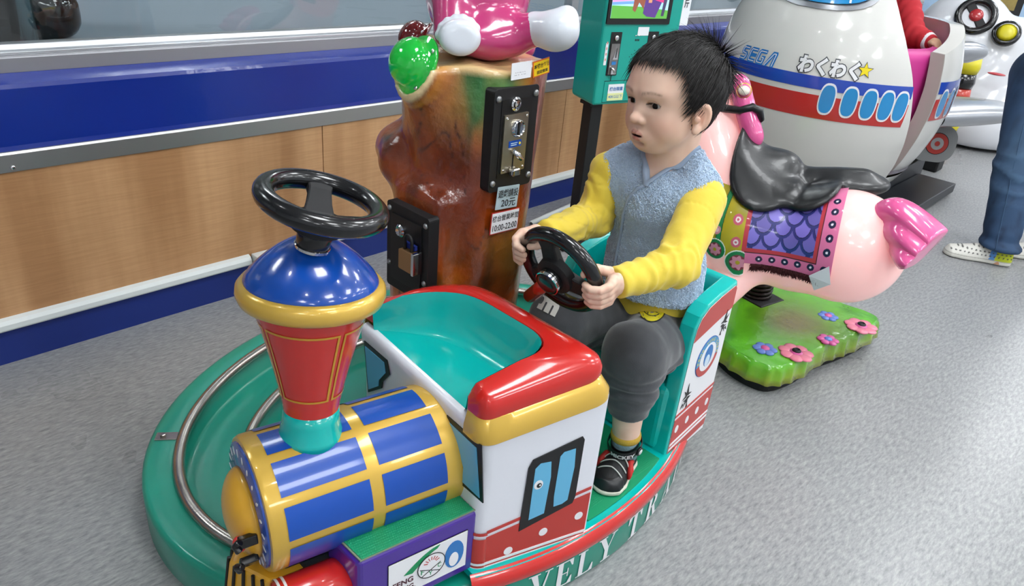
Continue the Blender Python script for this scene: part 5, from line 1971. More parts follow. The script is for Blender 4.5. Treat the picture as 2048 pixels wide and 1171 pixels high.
# spring in its black well
sp0 = Vector((2.0422,0.8148,0.0950))
MB().obox(sp0 + Vector((0, 0, 0.0005)), (0.97, -0.22, 0), (0.22, 0.97, 0), (0, 0, 1), (0.11, 0.13, 0.006)).build('spring_well', BLACK_MATT, horse, bevel=0.003)
spt = sp0 + Vector((0.01, 0.02, 0.20))
NSP = 190
MB().tube([lerp(sp0, spt, i / NSP) + Vector((0.040 * math.cos(i * 0.5), 0.040 * math.sin(i * 0.5), 0)) for i in range(NSP)], 0.0065, 8).build('spring', mat('spring_steel', '#231c1a', 0.35, metal=0.6), horse, True)
MB().tube([sp0, spt], 0.03, 14).build('spring_core', BLACK_MATT, horse, True)

# --- body, lit softly from inside by its own lamp
HPINK = mat('pale_pink_gelcoat', '#f0c6c2', 0.28, coat=0.6)
_hn = HPINK.node_tree
_hb = _hn.nodes['Principled BSDF']
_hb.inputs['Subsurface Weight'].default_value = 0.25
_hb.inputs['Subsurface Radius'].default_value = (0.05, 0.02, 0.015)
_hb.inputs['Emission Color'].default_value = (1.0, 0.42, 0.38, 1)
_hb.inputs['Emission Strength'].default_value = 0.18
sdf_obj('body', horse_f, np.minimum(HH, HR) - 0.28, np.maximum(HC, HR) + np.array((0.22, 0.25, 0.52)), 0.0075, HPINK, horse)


def on_horse(u, phi, off):
    """points of the skin seen from the body axis (arrays u, phi in degrees)"""
    ph = np.radians(phi)
    o = HM + HX * u[:, None]
    d = HU * np.cos(ph)[:, None] + HS * np.sin(ph)[:, None]
    t = np.full(len(u), 0.04)
    for _ in range(40):
        t = t - horse_f(o + d * t[:, None]) * 0.8
    return o + d * (t + off)[:, None]


def patch(name, u0, u1, p0, p1, nu, np_, off, m, colf, keep=None):
    U, P = np.meshgrid(np.linspace(u0, u1, nu), np.linspace(p0, p1, np_), indexing='ij')
    u, p = U.ravel(), P.ravel()
    v = on_horse(u, p, off)
    c = colf(u, p)
    far = np.linalg.norm(v - HM - HX * u[:, None], axis=1) > 0.152 + off
    idx = np.arange(nu * np_).reshape(nu, np_)
    q = np.stack([idx[:-1, :-1], idx[1:, :-1], idx[1:, 1:], idx[:-1, 1:]], -1).reshape(-1, 4)
    if keep is not None:
        k = keep(u, p)
        q = q[k[q].all(1)]
    q = q[~far[q].any(1)]
    use = np.zeros(len(v), bool)
    use[q.ravel()] = True
    re_ = np.cumsum(use) - 1
    return mesh_obj(name, v[use], re_[q], m, horse, smooth=True, cols=c[use])


RR = 0.125      # girth radius used to turn degrees into arc length
C_ = lambda s: np.array(lin(s))


def scales(u, p):
    s = np.radians(p) * RR
    c = np.tile(C_('#23265e'), (len(u), 1))
    W, Hh = 0.046, 0.030
    best = np.full(len(u), -1.0)
    # rows of hanging scales, the upper rows lying over the lower
    for r in range(9, -3, -1):
        yy = s - r * Hh
        xx = (u + (0.5 * W if r % 2 else 0)) / W
        fx = (xx - np.floor(xx) - 0.5) * W
        d = np.sqrt((fx / (W * 0.52)) ** 2 + (np.maximum(yy, 0) / (Hh * 1.06)) ** 2)
        inside = (d < 1) & (yy > -Hh * 0.9)
        rim = d > 0.80
        line = (d > 0.74) & ~rim
        sh = np.clip(0.85 + 0.2 * np.sin(r * 2.3 + np.floor(xx) * 1.7), 0.7, 1.05)
        face = np.where((d < 0.74)[:, None], C_('#7a6dc4') * sh[:, None], C_('#23265e'))
        face = np.where(line[:, None], C_('#171a44'), face)
        face = np.where(rim[:, None], C_('#2a2f72'), face)
        c = np.where(inside[:, None], face, c)
    return c


def dots(c, u, p, cen, r0, r1, col0, col1, col2=None):
    s = np.radians(p) * RR
    for (cu, cp_) in cen:
        d = np.hypot(u - cu, s - np.radians(cp_) * RR)
        c = np.where((d < r0)[:, None], C_(col0), c)
        c = np.where((d < r1)[:, None], C_(col1), c)
        if col2:
            c = np.where((d < r1 * 0.45)[:, None], C_(col2), c)
    return c


def blanket_cols(u, p):
    c = np.tile(C_('#d9719c'), (len(u), 1))
    c = dots(c, u, p, [(-0.087, 24 + 13.2 * k) for k in range(5)], 0.0085, 0.0062, '#16163c', '#16163c', '#e8e2ee')
    c = dots(c, u, p, [(0.068 - 0.031 * k, 97 - 0.6 * k) for k in range(6)], 0.0085, 0.0062, '#16163c', '#16163c', '#e8e2ee')
    core = (u > -0.068) & (u < 0.110) & (p < 90)
    c = np.where(core[:, None], C_('#2a1016'), c)
    core = (u > -0.0665) & (u < 0.108) & (p < 89.2)
    c = np.where(core[:, None], C_('#b93540'), c)
    core2 = (u > -0.0575) & (u < 0.100) & (p < 84.5)
    c = np.where(core2[:, None], scales(u, p), c)
    return c


def front_edge(p):
    return 0.112 + 0.07 * np.clip((p - 10) / 90, 0, 1) * 0 + 0.0 * p


def front_cols(u, p):
    s = np.radians(p) * RR
    t = (u - 0.104) / 0.12 + 0.10 * np.clip((60 - p) / 60, -0.4, 1)
    c = np.tile(C_('#b8a51c'), (len(u), 1))
    c = mix(c, lin('#8f8514'), fbm(np.c_[u, s, s * 0], 45, 2) * 0.9)
    g = (np.abs(t - 0.46 - 0.10 * np.sin(np.radians(p) * 1.6)) < 0.045) | (t > 0.93)
    c = np.where((np.abs(t - 0.46 - 0.10 * np.sin(np.radians(p) * 1.6)) < 0.058)[:, None], C_('#123c20'), c)
    c = np.where(g[:, None], C_('#1e8148'), c)
    c = np.where((u < 0.111)[:, None], C_('#b93540'), c)
    c = dots(c, u, p, [(0.131, 34), (0.130, 57), (0.127, 80)], 0.0125, 0.0065, '#c2566a', '#e7d7d6', '#c2566a')
    c = dots(c, u, p, [(0.178, 38), (0.180, 54), (0.178, 70)], 0.010, 0.005, '#cf8a95', '#e7b9c0', None)
    c = dots(c, u, p, [(0.20, 14), (0.17, 12)], 0.011, 0.006, '#17171c', '#e6e3da', '#17171c')
    for (cu, cp_, r) in ((0.118, 104, 0.034), (0.178, 92, 0.028)):
        d = np.hypot(u - cu, s - np.radians(cp_) * RR)
        an = np.arctan2(s - np.radians(cp_) * RR, u - cu)
        c = np.where((d < r)[:, None], C_('#e9ece4'), c)
        c = np.where((d < r * 0.92)[:, None], C_('#1e7a45'), c)
        c = np.where((d < r * 0.64)[:, None], C_('#7d2a3c'), c)
        c = np.where((d < r * (0.52 + 0.08 * np.cos(7 * an)))[:, None], C_('#d98aa0'), c)
        c = np.where((d < r * 0.17)[:, None], C_('#b8a01c'), c)
    return c


def front_keep(u, p):
    s = np.radians(p) * RR
    a = (p < 88 + 10 * np.sin((u - 0.1) * 40)) & (u < 0.212)
    for (cu, cp_, r) in ((0.118, 104, 0.034), (0.178, 92, 0.028)):
        a |= np.hypot(u - cu, s - np.radians(cp_) * RR) < r
    return a


CLOTH = attr_mat('printed_blanket', rough=0.35, coat=0.3)
patch('blanket', -0.104, 0.110, -30, 104, 230, 240, 0.004, CLOTH, blanket_cols)
patch('blanket_front', 0.102, 0.214, -10, 122, 130, 220, 0.0055, CLOTH, front_cols, front_keep)
# torn fringe, brown pile
b = MB()
uu = rng.uniform(-0.070, 0.085, 1500)
pp = rng.uniform(103, 111, 1500)
pb = on_horse(uu, pp, 0.001)
pt = on_horse(uu + rng.normal(0, 0.005, 1500), pp + rng.uniform(1, 4.5, 1500), 0.010)
for a_, c_ in zip(pb, pt):
    k = len(b.v)
    d = rng.normal(0, 0.0013, 3)
    b.v += [Vector(a_ + d), Vector(a_ - d), Vector(c_)]
    b.f.append((k, k + 1, k + 2))
b.mi = [0] * len(b.f)
tag(b.build('torn_fringe', mat('brown_pile', '#4a1f22', 0.9), horse), kind='stuff')
patch('fringe_backing', -0.090, 0.085, 102.5, 110, 40, 12, 0.0015, mat('fringe_brown', '#3a1a1c', 0.9), lambda u, p: np.zeros((len(u), 3)))
# white torn label hanging at the corner
lb = on_horse(np.array([-0.056, -0.098, -0.108, -0.072]), np.array([103.0, 88, 106, 121]), 0.009)
MB().prism([Vector(x) for x in lb], Vector(on_horse(np.array([-0.085]), np.array([100.0]), 0.0106)[0] - on_horse(np.array([-0.085]), np.array([100.0]), 0.009)[0])).build('torn_label', PAPER, horse)

# --- saddle
SP = np.array((1.8873,0.7859,0.5583))
SM = np.array((1.9083,0.6951,0.5260))
SR = np.array((1.9611,0.5929,0.5458))


def saddle_f(p):
    h = horse_f(p)
    q = p - HM
    u = q @ HX
    ph = np.degrees(np.arctan2(q @ HS, q @ HU))
    # flap: a shell over the back, egg shaped, in front
    sx = np.radians(ph) * RR
    flap = np.sqrt(((u - 0.095) / 0.088) ** 2 + (sx / 0.105) ** 2) - 1
    flap = flap * 0.07
    shell = smax(smax(h - 0.020 - 0.012 * np.exp(-((sx / 0.05) ** 2)), -(h - 0.004), 0.008), flap, 0.012)
    lo_ = np.sqrt(((u + 0.015) / 0.075) ** 2 + (sx / 0.085) ** 2) - 1
    shell2 = smax(smax(h - 0.020, -(h - 0.004), 0.008), lo_ * 0.06, 0.012)
    a = smin(shell, shell2, 0.015)
    A = np.stack([HX, HS, HU])
    pom = s_ell(p, SP + np.array((0, 0, -0.012)), (0.060, 0.060, 0.046), A)
    seat = s_cap(p, SM + HU * 0.0, SR, 0.040, 0.036)
    wid = s_ell(p, SR + HX * 0.035, (0.105, 0.082, 0.030), A)
    a = smin(a, pom, 0.06)
    a = smin(a, smax(seat, wid - 0.02, 0.01), 0.03)
    a = smin(a, wid, 0.02)
    return a


LEATHER = mat('black_saddle_leather', '#0f1012', 0.36, bump=0.22, bscale=50, bdist=0.003, coat=0.1)
sdf_obj('saddle', saddle_f, HM - 0.26, HM + 0.30, 0.006, LEATHER, horse)

# --- tail: a ridged pink fan
TA, TB = np.array((1.8479,0.5146,0.5222)), np.array((1.8327,0.4042,0.4241))
TE, TF2 = np.array((1.8324,0.3469,0.5231)), np.array((1.7463,0.3708,0.4528))
t_in = unit(np.cross(TE - TA, TB - TA))
if t_in @ (np.array((0, 0, 1.1)) - TA) < 0:
    t_in = -t_in
t_up = unit((TA - TB) + (TE - TF2))


def tail_pt(u, a):
    v = (1 - math.cos(a)) / 2
    p = (TA + (TE - TA) * u) * (1 - v) + (TB + (TF2 - TB) * u) * v
    p = p + t_up * (0.058 * math.sin(PI * min(1, max(0, u) ** 0.85 * 0.93)) * (1 - v) ** 1.2)
    th = (0.026 + 0.016 * u) * abs(math.sin(a)) ** 0.4
    rid = 0.013 * abs(math.sin(3.0 * PI * v + 0.25)) * (1 if math.sin(a) > 0 else 0.2)
    return Vector(p + t_in * (math.copysign(1, math.sin(a)) * (th + rid) + 0.022 * math.sin(PI * u)))


TPINK = mat('tail_pink_gelcoat', '#d85691', 0.25, coat=0.6)
b = MB()
NT = 64
rings_ = [(u, 1.0) for u in np.linspace(-0.25, 1.0, 20)] + [(1.025, 0.97), (1.03, 0.90), (1.03, 0.4)]
for (u, sc__) in rings_:
    R_ = [tail_pt(u, 2 * PI * (k + 0.5) / NT) for k in range(NT)]
    cm = sum(R_, Vector()) / NT
    b.v += [cm + (p - cm) * sc__ for p in R_]
for i in range(len(rings_) - 1):
    for k in range(NT):
        b.f.append((i * NT + k, i * NT + (k + 1) % NT, (i + 1) * NT + (k + 1) % NT, (i + 1) * NT + k))
b.f.append(tuple((len(rings_) - 1) * NT + k for k in range(NT)))
b.mi = [0] * len(b.f)
tl = b.build('tail', TPINK, horse, autosmooth=50)
_bm = bmesh.new()
_bm.from_mesh(tl.data)
bmesh.ops.recalc_face_normals(_bm, faces=_bm.faces)
_bm.to_mesh(tl.data)
_bm.free()

# --- forelock braid and rein
B_pts = [np.array(x) for x in ((1.8657,0.9421,0.7381), (1.8506,0.9122,0.7000), (1.8413,0.8795,0.6557), (1.8421,0.8523,0.6114))]


def braid_f(p):
    a = None
    for i in range(13):
        t = i / 12 * 3
        k = min(int(t), 2)
        c = B_pts[k] + (B_pts[k + 1] - B_pts[k]) * (t - k)
        e = s_ell(p, c, (0.0235 + 0.004 * (i % 2),) * 3)
        a = e if a is None else smin(a, e, 0.008)
    return a


sdf_obj('braid', braid_f, np.min(B_pts, 0) - 0.06, np.max(B_pts, 0) + 0.06, 0.004, TPINK, horse)
pc3 = np.array((1.8308,0.9057,0.7282))
MB().ell(pc3, (0.016, 0.016, 0.013), 14, 10).build('pearl', mat('pearl_white', '#ece4d2', 0.25, coat=0.5), horse, True)
MB().lathe([(0.017, -0.004), (0.020, 0.0), (0.017, 0.004)], pc3, tuple(view(pc3)), 18, caps=False).build('pearl_ring', GOLD, horse, True)
rein = [Vector(x) for x in ((1.8363,1.0271,0.6648), (1.8161,0.9475,0.6745), (1.8184,0.8980,0.6792), (1.8314,0.8722,0.6928), (1.8450,0.8558,0.6846), (1.8506,0.8504,0.6642), (1.8624,0.8669,0.6480), (1.8931,0.9013,0.6493))]
MB().tube(rein, [0.009, 0.011, 0.010, 0.011, 0.010, 0.009, 0.008, 0.008], 10).build('rein', LEATHER, horse, True)

# ------------------------------------------------------------------ white airplane ride
plane = thing('airplane_ride', (3.45, 1.25, 0), 'white airplane ride with blue and red stripes and a row of round blue windows', 'airplane ride')
QZ = [.10, .14, .2, .3, .4, .5, .6, .7, .8, .9, 1.0, 1.1, 1.2, 1.28]
QR = [.26, .335, .385, .437, .47, .488, .49, .475, .445, .40, .34, .265, .17, .03]
QC = (3.33, 1.27)
QC2 = (3.45, 1.27)
_zf = np.linspace(QZ[0], QZ[-1], 120)
_rf = np.interp(_zf, QZ, QR)
_k = np.array([1, 4, 6, 4, 1]) / 16
_rf[2:-2] = np.convolve(_rf, _k, 'valid')
_rf[2:-2] = np.convolve(_rf, _k, 'valid')


def pod(az, z, off=0.0, c=QC, s=1.0):
    r = float(np.interp(z, _zf, _rf)) * s + off
    a = math.radians(az)
    return Vector((c[0] + r * math.cos(a), c[1] + r * math.sin(a), z))


POD = mat('aged_white_gelcoat', '#d3d2cd', 0.25, coat=0.6, var=0.07, vscale=3.2)
JAMB = mat('aged_cream_paint', '#b9b5ab', 0.45, coat=0.2, var=0.08, vscale=5)
SILVER = mat('silver_paint', '#a3a5aa', 0.28, metal=0.75, coat=0.4, var=0.05)
MAG = mat('magenta_vinyl', '#c03486', 0.5)


def shell(name, a0, a1, z0_, z1_, th, m, c=QC, s=1.0, na=72, nz=44, parent=plane, top=None, edge=None):
    """a thick curved wall: outer skin, inner skin and the cut edges"""
    b = MB()
    zt = top or (lambda az: z1_)
    rows = []
    for off in (0.0, -th):
        for i in range(na + 1):
            az = a0 + (a1 - a0) * i / na
            for j in range(nz + 1):
                z = z0_ + (zt(az) - z0_) * j / nz
                e1 = edge(z) if edge else a1
                b.v.append(pod(a0 + (e1 - a0) * i / na, z, off, c, s))
    W = nz + 1
    K = (na + 1) * W
    for i in range(na):
        for j in range(nz):
            q = (i * W + j, (i + 1) * W + j, (i + 1) * W + j + 1, i * W + j + 1)
            b.f.append(q)
            b.f.append(tuple(K + x for x in reversed(q)))
    for i in range(na):
        for j in (0, nz):
            q = (i * W + j, (i + 1) * W + j, K + (i + 1) * W + j, K + i * W + j)
            b.f.append(tuple(reversed(q)) if j == 0 else q)
    for j in range(nz):
        for i in (0, na):
            q = (i * W + j, i * W + j + 1, K + i * W + j + 1, K + i * W + j)
            b.f.append(q if i else tuple(reversed(q)))
    b.mi = [0] * len(b.f)
    return b.build(name, m, parent, autosmooth=45)


door_edge = lambda z: float(np.interp(z, [0.10, 0.357, 0.656, 0.886, 1.27], [257, 248, 237.5, 225.5, 205]))
shell('nose_shell', 95, 239, 0.10, 1.27, 0.03, POD, na=80, nz=60, edge=door_edge)
shell('tail_shell', -107, 92, 0.22, 0.80, 0.055, POD, QC2, 0.945, na=60, nz=30, top=lambda az: 0.735 + 0.09 * min(1, max(0, (az + 107) / 40)))
# closed bowl under both
b = MB()
b.grid(lambda u, v: pod(250 + 205 * u, 0.10 + 0.14 * v, -0.002, (QC[0] + 0.10 * max(0, math.cos(math.radians(250 + 205 * u))), QC[1]), 0.99), 60, 6)
b.build('lower_shell', POD, plane, True)
b = MB()
b.lathe([(0.0, 0.0), (0.40, 0.0)], (QC[0] + 0.05, QC[1], 0.245), (0, 0, 1), 40, caps=False)
b.build('cabin_floor', mat('grey_tread_plate', '#6d6a72', 0.5, bump=0.8, bscale=130, bdist=0.004), plane)
MB().lathe([(0.30, 0.0), (0.375, 0.0), (0.405, 0.15), (0.408, 0.44), (0.402, 0.47), (0.33, 0.48)], (QC2[0] + 0.03, QC2[1] + 0.02, 0.25), (0, 0, 1), 40, caps=False).build('seat_liner', MAG, plane, True)
MB().box((3.42, 0.98, 0.25), (3.74, 1.56, 0.50)).build('seat', MAG, plane, bevel=0.03, bseg=3)
MB().prism([(3.62, 0.95, 0.5), (3.80, 0.98, 0.5), (3.82, 0.98, 0.74), (3.72, 0.95, 0.76)], (0, 0.62, 0)).build('seat_back', MAG, plane, bevel=0.03, bseg=3)
# jamb lining of the door (cream inner edge)
b = MB()
b.grid(lambda u, v: pod(-107.6 + 0.0 * u, 0.235 + (0.733 - 0.235) * v, -0.06 * u + 0.0005, QC2, 0.945), 3, 20)
b.build('door_jamb', JAMB, plane)


def wrap(name, m, poly, off=0.0022, parent=plane, c=QC, s=1.0):
    """print on the pod: poly in (azimuth, z)"""
    b = MB()
    tr = tessellate_polygon([[Vector((a * 0.0085, z, 0)) for a, z in poly]])
    b.add([pod(a, z, off, c, s) for a, z in poly], tr)
    return b.build(name, m, parent)


def wrap_band(name, m, a0, a1, za, zb, off=0.002, c=QC, s=1.0, n=60, parent=plane):
    b = MB()
    b.grid(lambda u, v: pod(a0 + (a1 - a0) * u, za + (zb - za) * v, off, c, s), n, 4)
    return b.build(name, m, parent, True)


PBLUE = mat('plane_blue_print', '#1f44a8', 0.25, coat=0.5)
PRED = mat('plane_red_print', '#b92c2a', 0.25, coat=0.5, var=0.08, vscale=5)
PCYAN = mat('plane_window_blue', '#1e86c4', 0.25, coat=0.5)
wrap_band('blue_stripe', PBLUE, 100, 238.7, 0.586, 0.632)
wrap_band('red_stripe', PRED, 100, 238.7, 0.478, 0.565)
wrap_band('blue_stripe', PBLUE, -106.6, -40, 0.586, 0.632, c=QC2, s=0.945)
wrap_band('red_stripe', PRED, -106.6, -40, 0.478, 0.565, c=QC2, s=0.945)


def oval(az, z, ra, rz, n=28, p=2.6):
    out_ = []
    for i in range(n):
        t = 2 * PI * i / n
        ct, st = math.cos(t), math.sin(t)
        out_.append((az + ra * math.copysign(abs(ct) ** (2 / p), ct), z + rz * math.copysign(abs(st) ** (2 / p), st)))
    return out_


def fan(name, m, az, z, ra, rz, off, c=QC, s=1.0):
    b = MB()
    P = oval(az, z, ra, rz)
    b.v = [pod(az, z, off, c, s)] + [pod(a, q, off, c, s) for a, q in P]
    b.f = [(0, i + 1, (i + 1) % len(P) + 1) for i in range(len(P))]
    b.mi = [0] * len(b.f)
    return b.build(name, m, plane, True)


for az in (-157.6, -148.3, -140.0, -132.3, -125.4):
    fan('window_border', WHITE_PRINT, az, 0.556, 3.55, 0.060, 0.003)
    fan('window', PCYAN, az, 0.556, 3.0, 0.052, 0.0042)
for az in (-100, -91, -82, -73):
    fan('window_border', WHITE_PRINT, az, 0.545, 3.5, 0.060, 0.003, QC2, 0.945)
    fan('window', PCYAN, az, 0.545, 2.9, 0.052, 0.0042, QC2, 0.945)
# windscreen
fan('windscreen_frame', SILVER, 186, 0.965, 31, 0.105, 0.006)
fan('windscreen', PCYAN, 186, 0.968, 27.5, 0.086, 0.010)
wrap('windscreen_post', WHITE_PRINT, [(200.5, 0.892), (201.5, 0.892), (200, 1.05), (199, 1.05)], 0.012)
wrap('windscreen_post', WHITE_PRINT, [(172.5, 0.892), (173.5, 0.892), (174, 1.05), (173, 1.05)], 0.012)


def podtext(name, s, az, z, w, h, m, off, bold=0.0, shear=0.0, parent=plane, slices=24):
    R = 0.487
    return text_on(name, s, lambda x, y: pod(az + math.degrees(x / R), z + y, off), m, parent, 0.1, (w, h), slices=slices, bold=bold, shear=shear)


SEGAB = mat('logo_blue', '#1f78c4', 0.3, coat=0.3)
# block letters of the blue logo, with a white inner line
def seg_letters():
    T = 0.26
    S_ = [(1, 1), (0.3, 1), (0, 0.8), (0, 0.55), (0.2, 0.4), (0.62, 0.4), (0.62, T), (0, T), (0, 0), (0.75, 0), (1, 0.18), (1, 0.45), (0.8, 0.62), (0.38, 0.62), (0.38, 1 - T), (1, 1 - T)]
    E_ = [(1, 1), (0.2, 1), (0, 0.82), (0, 0.18), (0.2, 0), (1, 0), (1, T), (0.36, T), (0.36, 0.38), (1, 0.38), (1, 0.62), (0.36, 0.62), (0.36, 1 - T), (1, 1 - T)]
    G_ = [(1, 1), (0.2, 1), (0, 0.82), (0, 0.18), (0.2, 0), (1, 0), (1, 0.6), (0.55, 0.6), (0.55, 0.38), (0.66, 0.38), (0.66, T), (0.36, T), (0.36, 1 - T), (1, 1 - T)]
    A_2 = [(0.72, 1), (1, 1), (1.08, 0.85), (1.08, 0), (0.72, 0), (0.72, 0.72), (0.34, 0), (-0.06, 0), (0.5, 1)]
    return S_, E_, G_, A_2


def logo(az0, zc, w, h):
    lw = w / 4.3
    for i, P in enumerate(seg_letters()):
        q = []
        for (x, y) in P:
            q.append((az0 + math.degrees((i * lw * 1.08 + x * lw * 0.96 + (y - 0.5) * 0.010) / 0.487), zc + (y - 0.5) * h))
        # densify so that the print hugs the curve
        d = []
        for k in range(len(q)):
            a, c = q[k], q[(k + 1) % len(q)]
            for t in range(3):
                d.append((a[0] + (c[0] - a[0]) * t / 3, a[1] + (c[1] - a[1]) * t / 3))
        wrap('logo_letter', SEGAB, d, 0.003)
        cx_ = sum(a for a, _ in P) / len(P)
        path = {0: [(0.92, 0.87), (0.25, 0.87), (0.16, 0.72), (0.25, 0.52), (0.72, 0.50), (0.82, 0.35), (0.72, 0.13), (0.05, 0.13)],
                1: [(0.95, 0.87), (0.25, 0.87), (0.17, 0.75), (0.17, 0.25), (0.25, 0.13), (0.95, 0.13)],
                2: [(0.95, 0.87), (0.25, 0.87), (0.17, 0.75), (0.17, 0.25), (0.25, 0.13), (0.83, 0.13), (0.83, 0.48), (0.6, 0.48)],
                3: [(0.08, 0.04), (0.66, 0.87), (0.90, 0.87), (0.90, 0.06)]}[i]
        polys = []
        for a, c in zip(path[:-1], path[1:]):
            P1 = [(az0 + math.degrees((i * lw * 1.08 + x * lw * 0.96 + (y - 0.5) * 0.010) / 0.487), zc + (y - 0.5) * h) for x, y in (a, c)]
            bx = bar(P1[0][0] * 0.0085, P1[0][1], P1[1][0] * 0.0085, P1[1][1], 0.0032)
            wrap('logo_line', WHITE_PRINT, [(x / 0.0085, y) for x, y in bx], 0.0042)


logo(154.6, 0.660, 0.180, 0.058)
podtext('ride_name_outline', 'わくわく', -160.5, 0.668, 0.232, 0.077, mat('ride_name_ink', '#3a3f44', 0.4), 0.0028, bold=0.010, shear=-0.0)
podtext('ride_name', 'わくわく', -160.5, 0.668, 0.222, 0.067, WHITE_PRINT, 0.0042, bold=0.0055, shear=-0.0)
st = [(-145.2 + (1 if k % 2 == 0 else 0.42) * 3.1 * math.sin(PI * k / 5), 0.675 + (1 if k % 2 == 0 else 0.42) * 0.027 * math.cos(PI * k / 5)) for k in range(10)]
wrap('star_outline', mat('ride_name_ink', '#3a3f44', 0.4), [(-145.2 + (a + 145.2) * 1.18, 0.675 + (z - 0.675) * 1.18) for a, z in st], 0.0028)
wrap('star', mat('star_yellow', '#e8d21e', 0.3), st, 0.004)
# wing, tail cone, engine with target, caster, plinth and step
b = MB()
wa, wb = Vector((3.7419,0.9600,0.4391)), Vector((4.3309,0.7606,0.4170))
ws = (wb - wa).normalized()
wc = Vector((0.62, 0.62, 0)).normalized()
b.grid(lambda u, v: (wa + (wb - wa) * u) + wc * (0.17 * (1 - 0.25 * u) * math.cos(2 * PI * v)) + Vector((0, 0, 1)) * ((0.062 * (1 - 0.35 * u ** 3)) * math.sin(2 * PI * v)) * (1 if u < 0.97 else 0.6), 20, 24, closev=True)
b.v.append(wb + ws * 0.02)
k = len(b.v) - 1
for j in range(24):
    b.f.append((20 * 24 + j, 20 * 24 + (j + 1) % 24, k))
b.mi = [0] * len(b.f)
b.build('wing', SILVER, plane, True)
ca, cb = Vector((4.0278,1.0247,0.6693)), Vector((4.3294,0.9253,0.6686))
ax = (cb - ca)
MB().lathe([(0.050, -0.05), (0.052, 0.02), (0.050, ax.length * 0.5), (0.036, ax.length * 0.8), (0.018, ax.length * 0.95), (0.002, ax.length)], ca, ax, 24).build('engine_cone', SILVER, plane, True)
ea, en = Vector((3.9402,0.9118,0.2710)), Vector((-0.80, -0.56, 0.12)).normalized()
n_, u_ = hexa_up(en)
GREYG = mat('grey_gelcoat', '#9a9b9a', 0.35, coat=0.4, var=0.05)
fr = Frame(ea, n_.cross(u_) * -1, uy=u_)
if fr.n.dot(en) < 0:
    fr = Frame(ea, n_.cross(u_), uy=u_)
MB().prism([fr.P(u, v, -0.28) for u, v in rrect(-0.115, -0.088, 0.088, 0.088, 0.07, 8)], fr.n * 0.28).build('engine', GREYG, plane, bevel=0.022, bseg=4)
decal('target_black', fr, [circ(0, 0, 0.052, 28)], BLACK_PRINT, plane, 0.001)
decal('target_red', fr, [circ(0, 0, 0.049, 28)], mat('target_red_print', '#c8453c', 0.4), plane, 0.002)
decal('target_grey', fr, [circ(0, 0, 0.029, 24)], mat('target_grey_print', '#b9b7b7', 0.4), plane, 0.003)
decal('target_red', fr, [circ(0, 0, 0.012, 18)], MATS['target_red_print'], plane, 0.004)
cst = Vector((4.5401,1.0447,0.0000))
MB().box((cst.x - 0.05, cst.y - 0.05, 0), (cst.x + 0.06, cst.y + 0.06, 0.13)).build('caster', BLACK_MATT, plane, bevel=0.01)
SLAB = mat('dark_slab_paint', '#1d2027', 0.4, var=0.2, vscale=5)
MB().box((3.0, 1.0, 0.0), (4.22, 1.55, 0.135)).build('plinth', SLAB, plane, bevel=0.006)
MB().box((3.15, 0.815, 0.012), (4.16, 0.998, 0.058)).build('step_plate', SLAB, plane, bevel=0.004)

# ------------------------------------------------------------------ white driving ride far behind with a screen and two wheels
drv = thing('driving_ride', (5.5, 1.1, 0), 'white driving ride with black steering wheel and screen behind the airplane', 'driving ride')
DWH = mat('driving_white_gelcoat', '#d9dbe0', 0.3, coat=0.5)
v0_, v1_ = Vector((4.9599,1.0976,0.1669)), Vector((5.7192,1.0627,0.6617))


def drv_f(p):
    a = s_ell(p, (5.6732,1.1192,0.3452), (0.36, 0.42, 0.36))
    a = smin(a, s_ell(p, (5.5240,1.3575,0.5457), (0.28, 0.30, 0.34)), 0.1)
    a = smin(a, s_ell(p, (5.6755,0.9409,0.4441), (0.30, 0.34, 0.34)), 0.1)
    a = smin(a, s_ell(p, (5.6167,1.1084,0.1431), (0.42, 0.36, 0.3)), 0.12)
    return smax(a, -(p[:, 2] - 0.02), 0.02)


sdf_obj('body', drv_f, (4.7, 0.3, 0.0), (6.6, 2.0, 1.3), 0.025, DWH, drv)
bx = Vector((5.9919,1.3444,0.7624))
vn = view(bx)
n_, u_ = hexa_up(vn)
rt = u_.cross(n_)
fr = Frame(bx, rt, uy=u_)
MB().prism([fr.P(u, v, -0.10) for u, v in rrect(-0.42, -0.2, 0.42, 0.5, 0.03)], fr.n * 0.06).build('sky_panel', mat('sky_panel_print', '#a9c6e2', 0.5, var=0.3, vscale=6), drv)
MB().prism([fr.P(u, v, -0.04) for u, v in rrect(-0.19, -0.03, 0.16, 0.34, 0.01)], fr.n * 0.05).build('screen_bezel', BLACK_MATT, drv, bevel=0.004)
MB().prism([fr.P(u, v, 0.011) for u, v in rrect(-0.13, 0.01, 0.12, 0.28, 0.004)], fr.n * 0.001).build('screen', mat('brown_screen', '#7a6a3a', 0.3, emit=0.3, var=0.5, vscale=20), drv)
dwc = Vector((5.3256,1.2695,0.7552))
dn = (view(dwc) * 0.8 + Vector((0, 0, 0.4))).normalized()
b = MB()
a_ = dn.orthogonal().normalized()
c_ = dn.cross(a_)
for k in range(2):
    pass
b.tube([dwc + (a_ * math.cos(t) + c_ * math.sin(t)) * 0.095 for t in np.linspace(0, 2 * PI, 32, endpoint=False)], 0.022, 10, closed=True)
sw_ = b.build('steering_wheel', BLACK, drv, True)
MB().obox(dwc, a_, c_, dn, (0.18, 0.05, 0.02)).build('spoke', BLACK_MATT, sw_, bevel=0.005)
MB().lathe([(0.04, 0.0), (0.036, 0.018), (0.02, 0.024), (0.002, 0.026)], dwc, dn, 18).build('horn_button', mat('horn_red', '#a8262c', 0.3, coat=0.5), sw_, True)
MB().lathe([(0.075, -0.03), (0.07, -0.025), (0.002, -0.02)], dwc, dn, 20).build('yellow_disc', mat('yellow_gelcoat', '#c9bd1e', 0.35), sw_, True)
pd_ = Vector((5.3393,1.0830,0.6872))
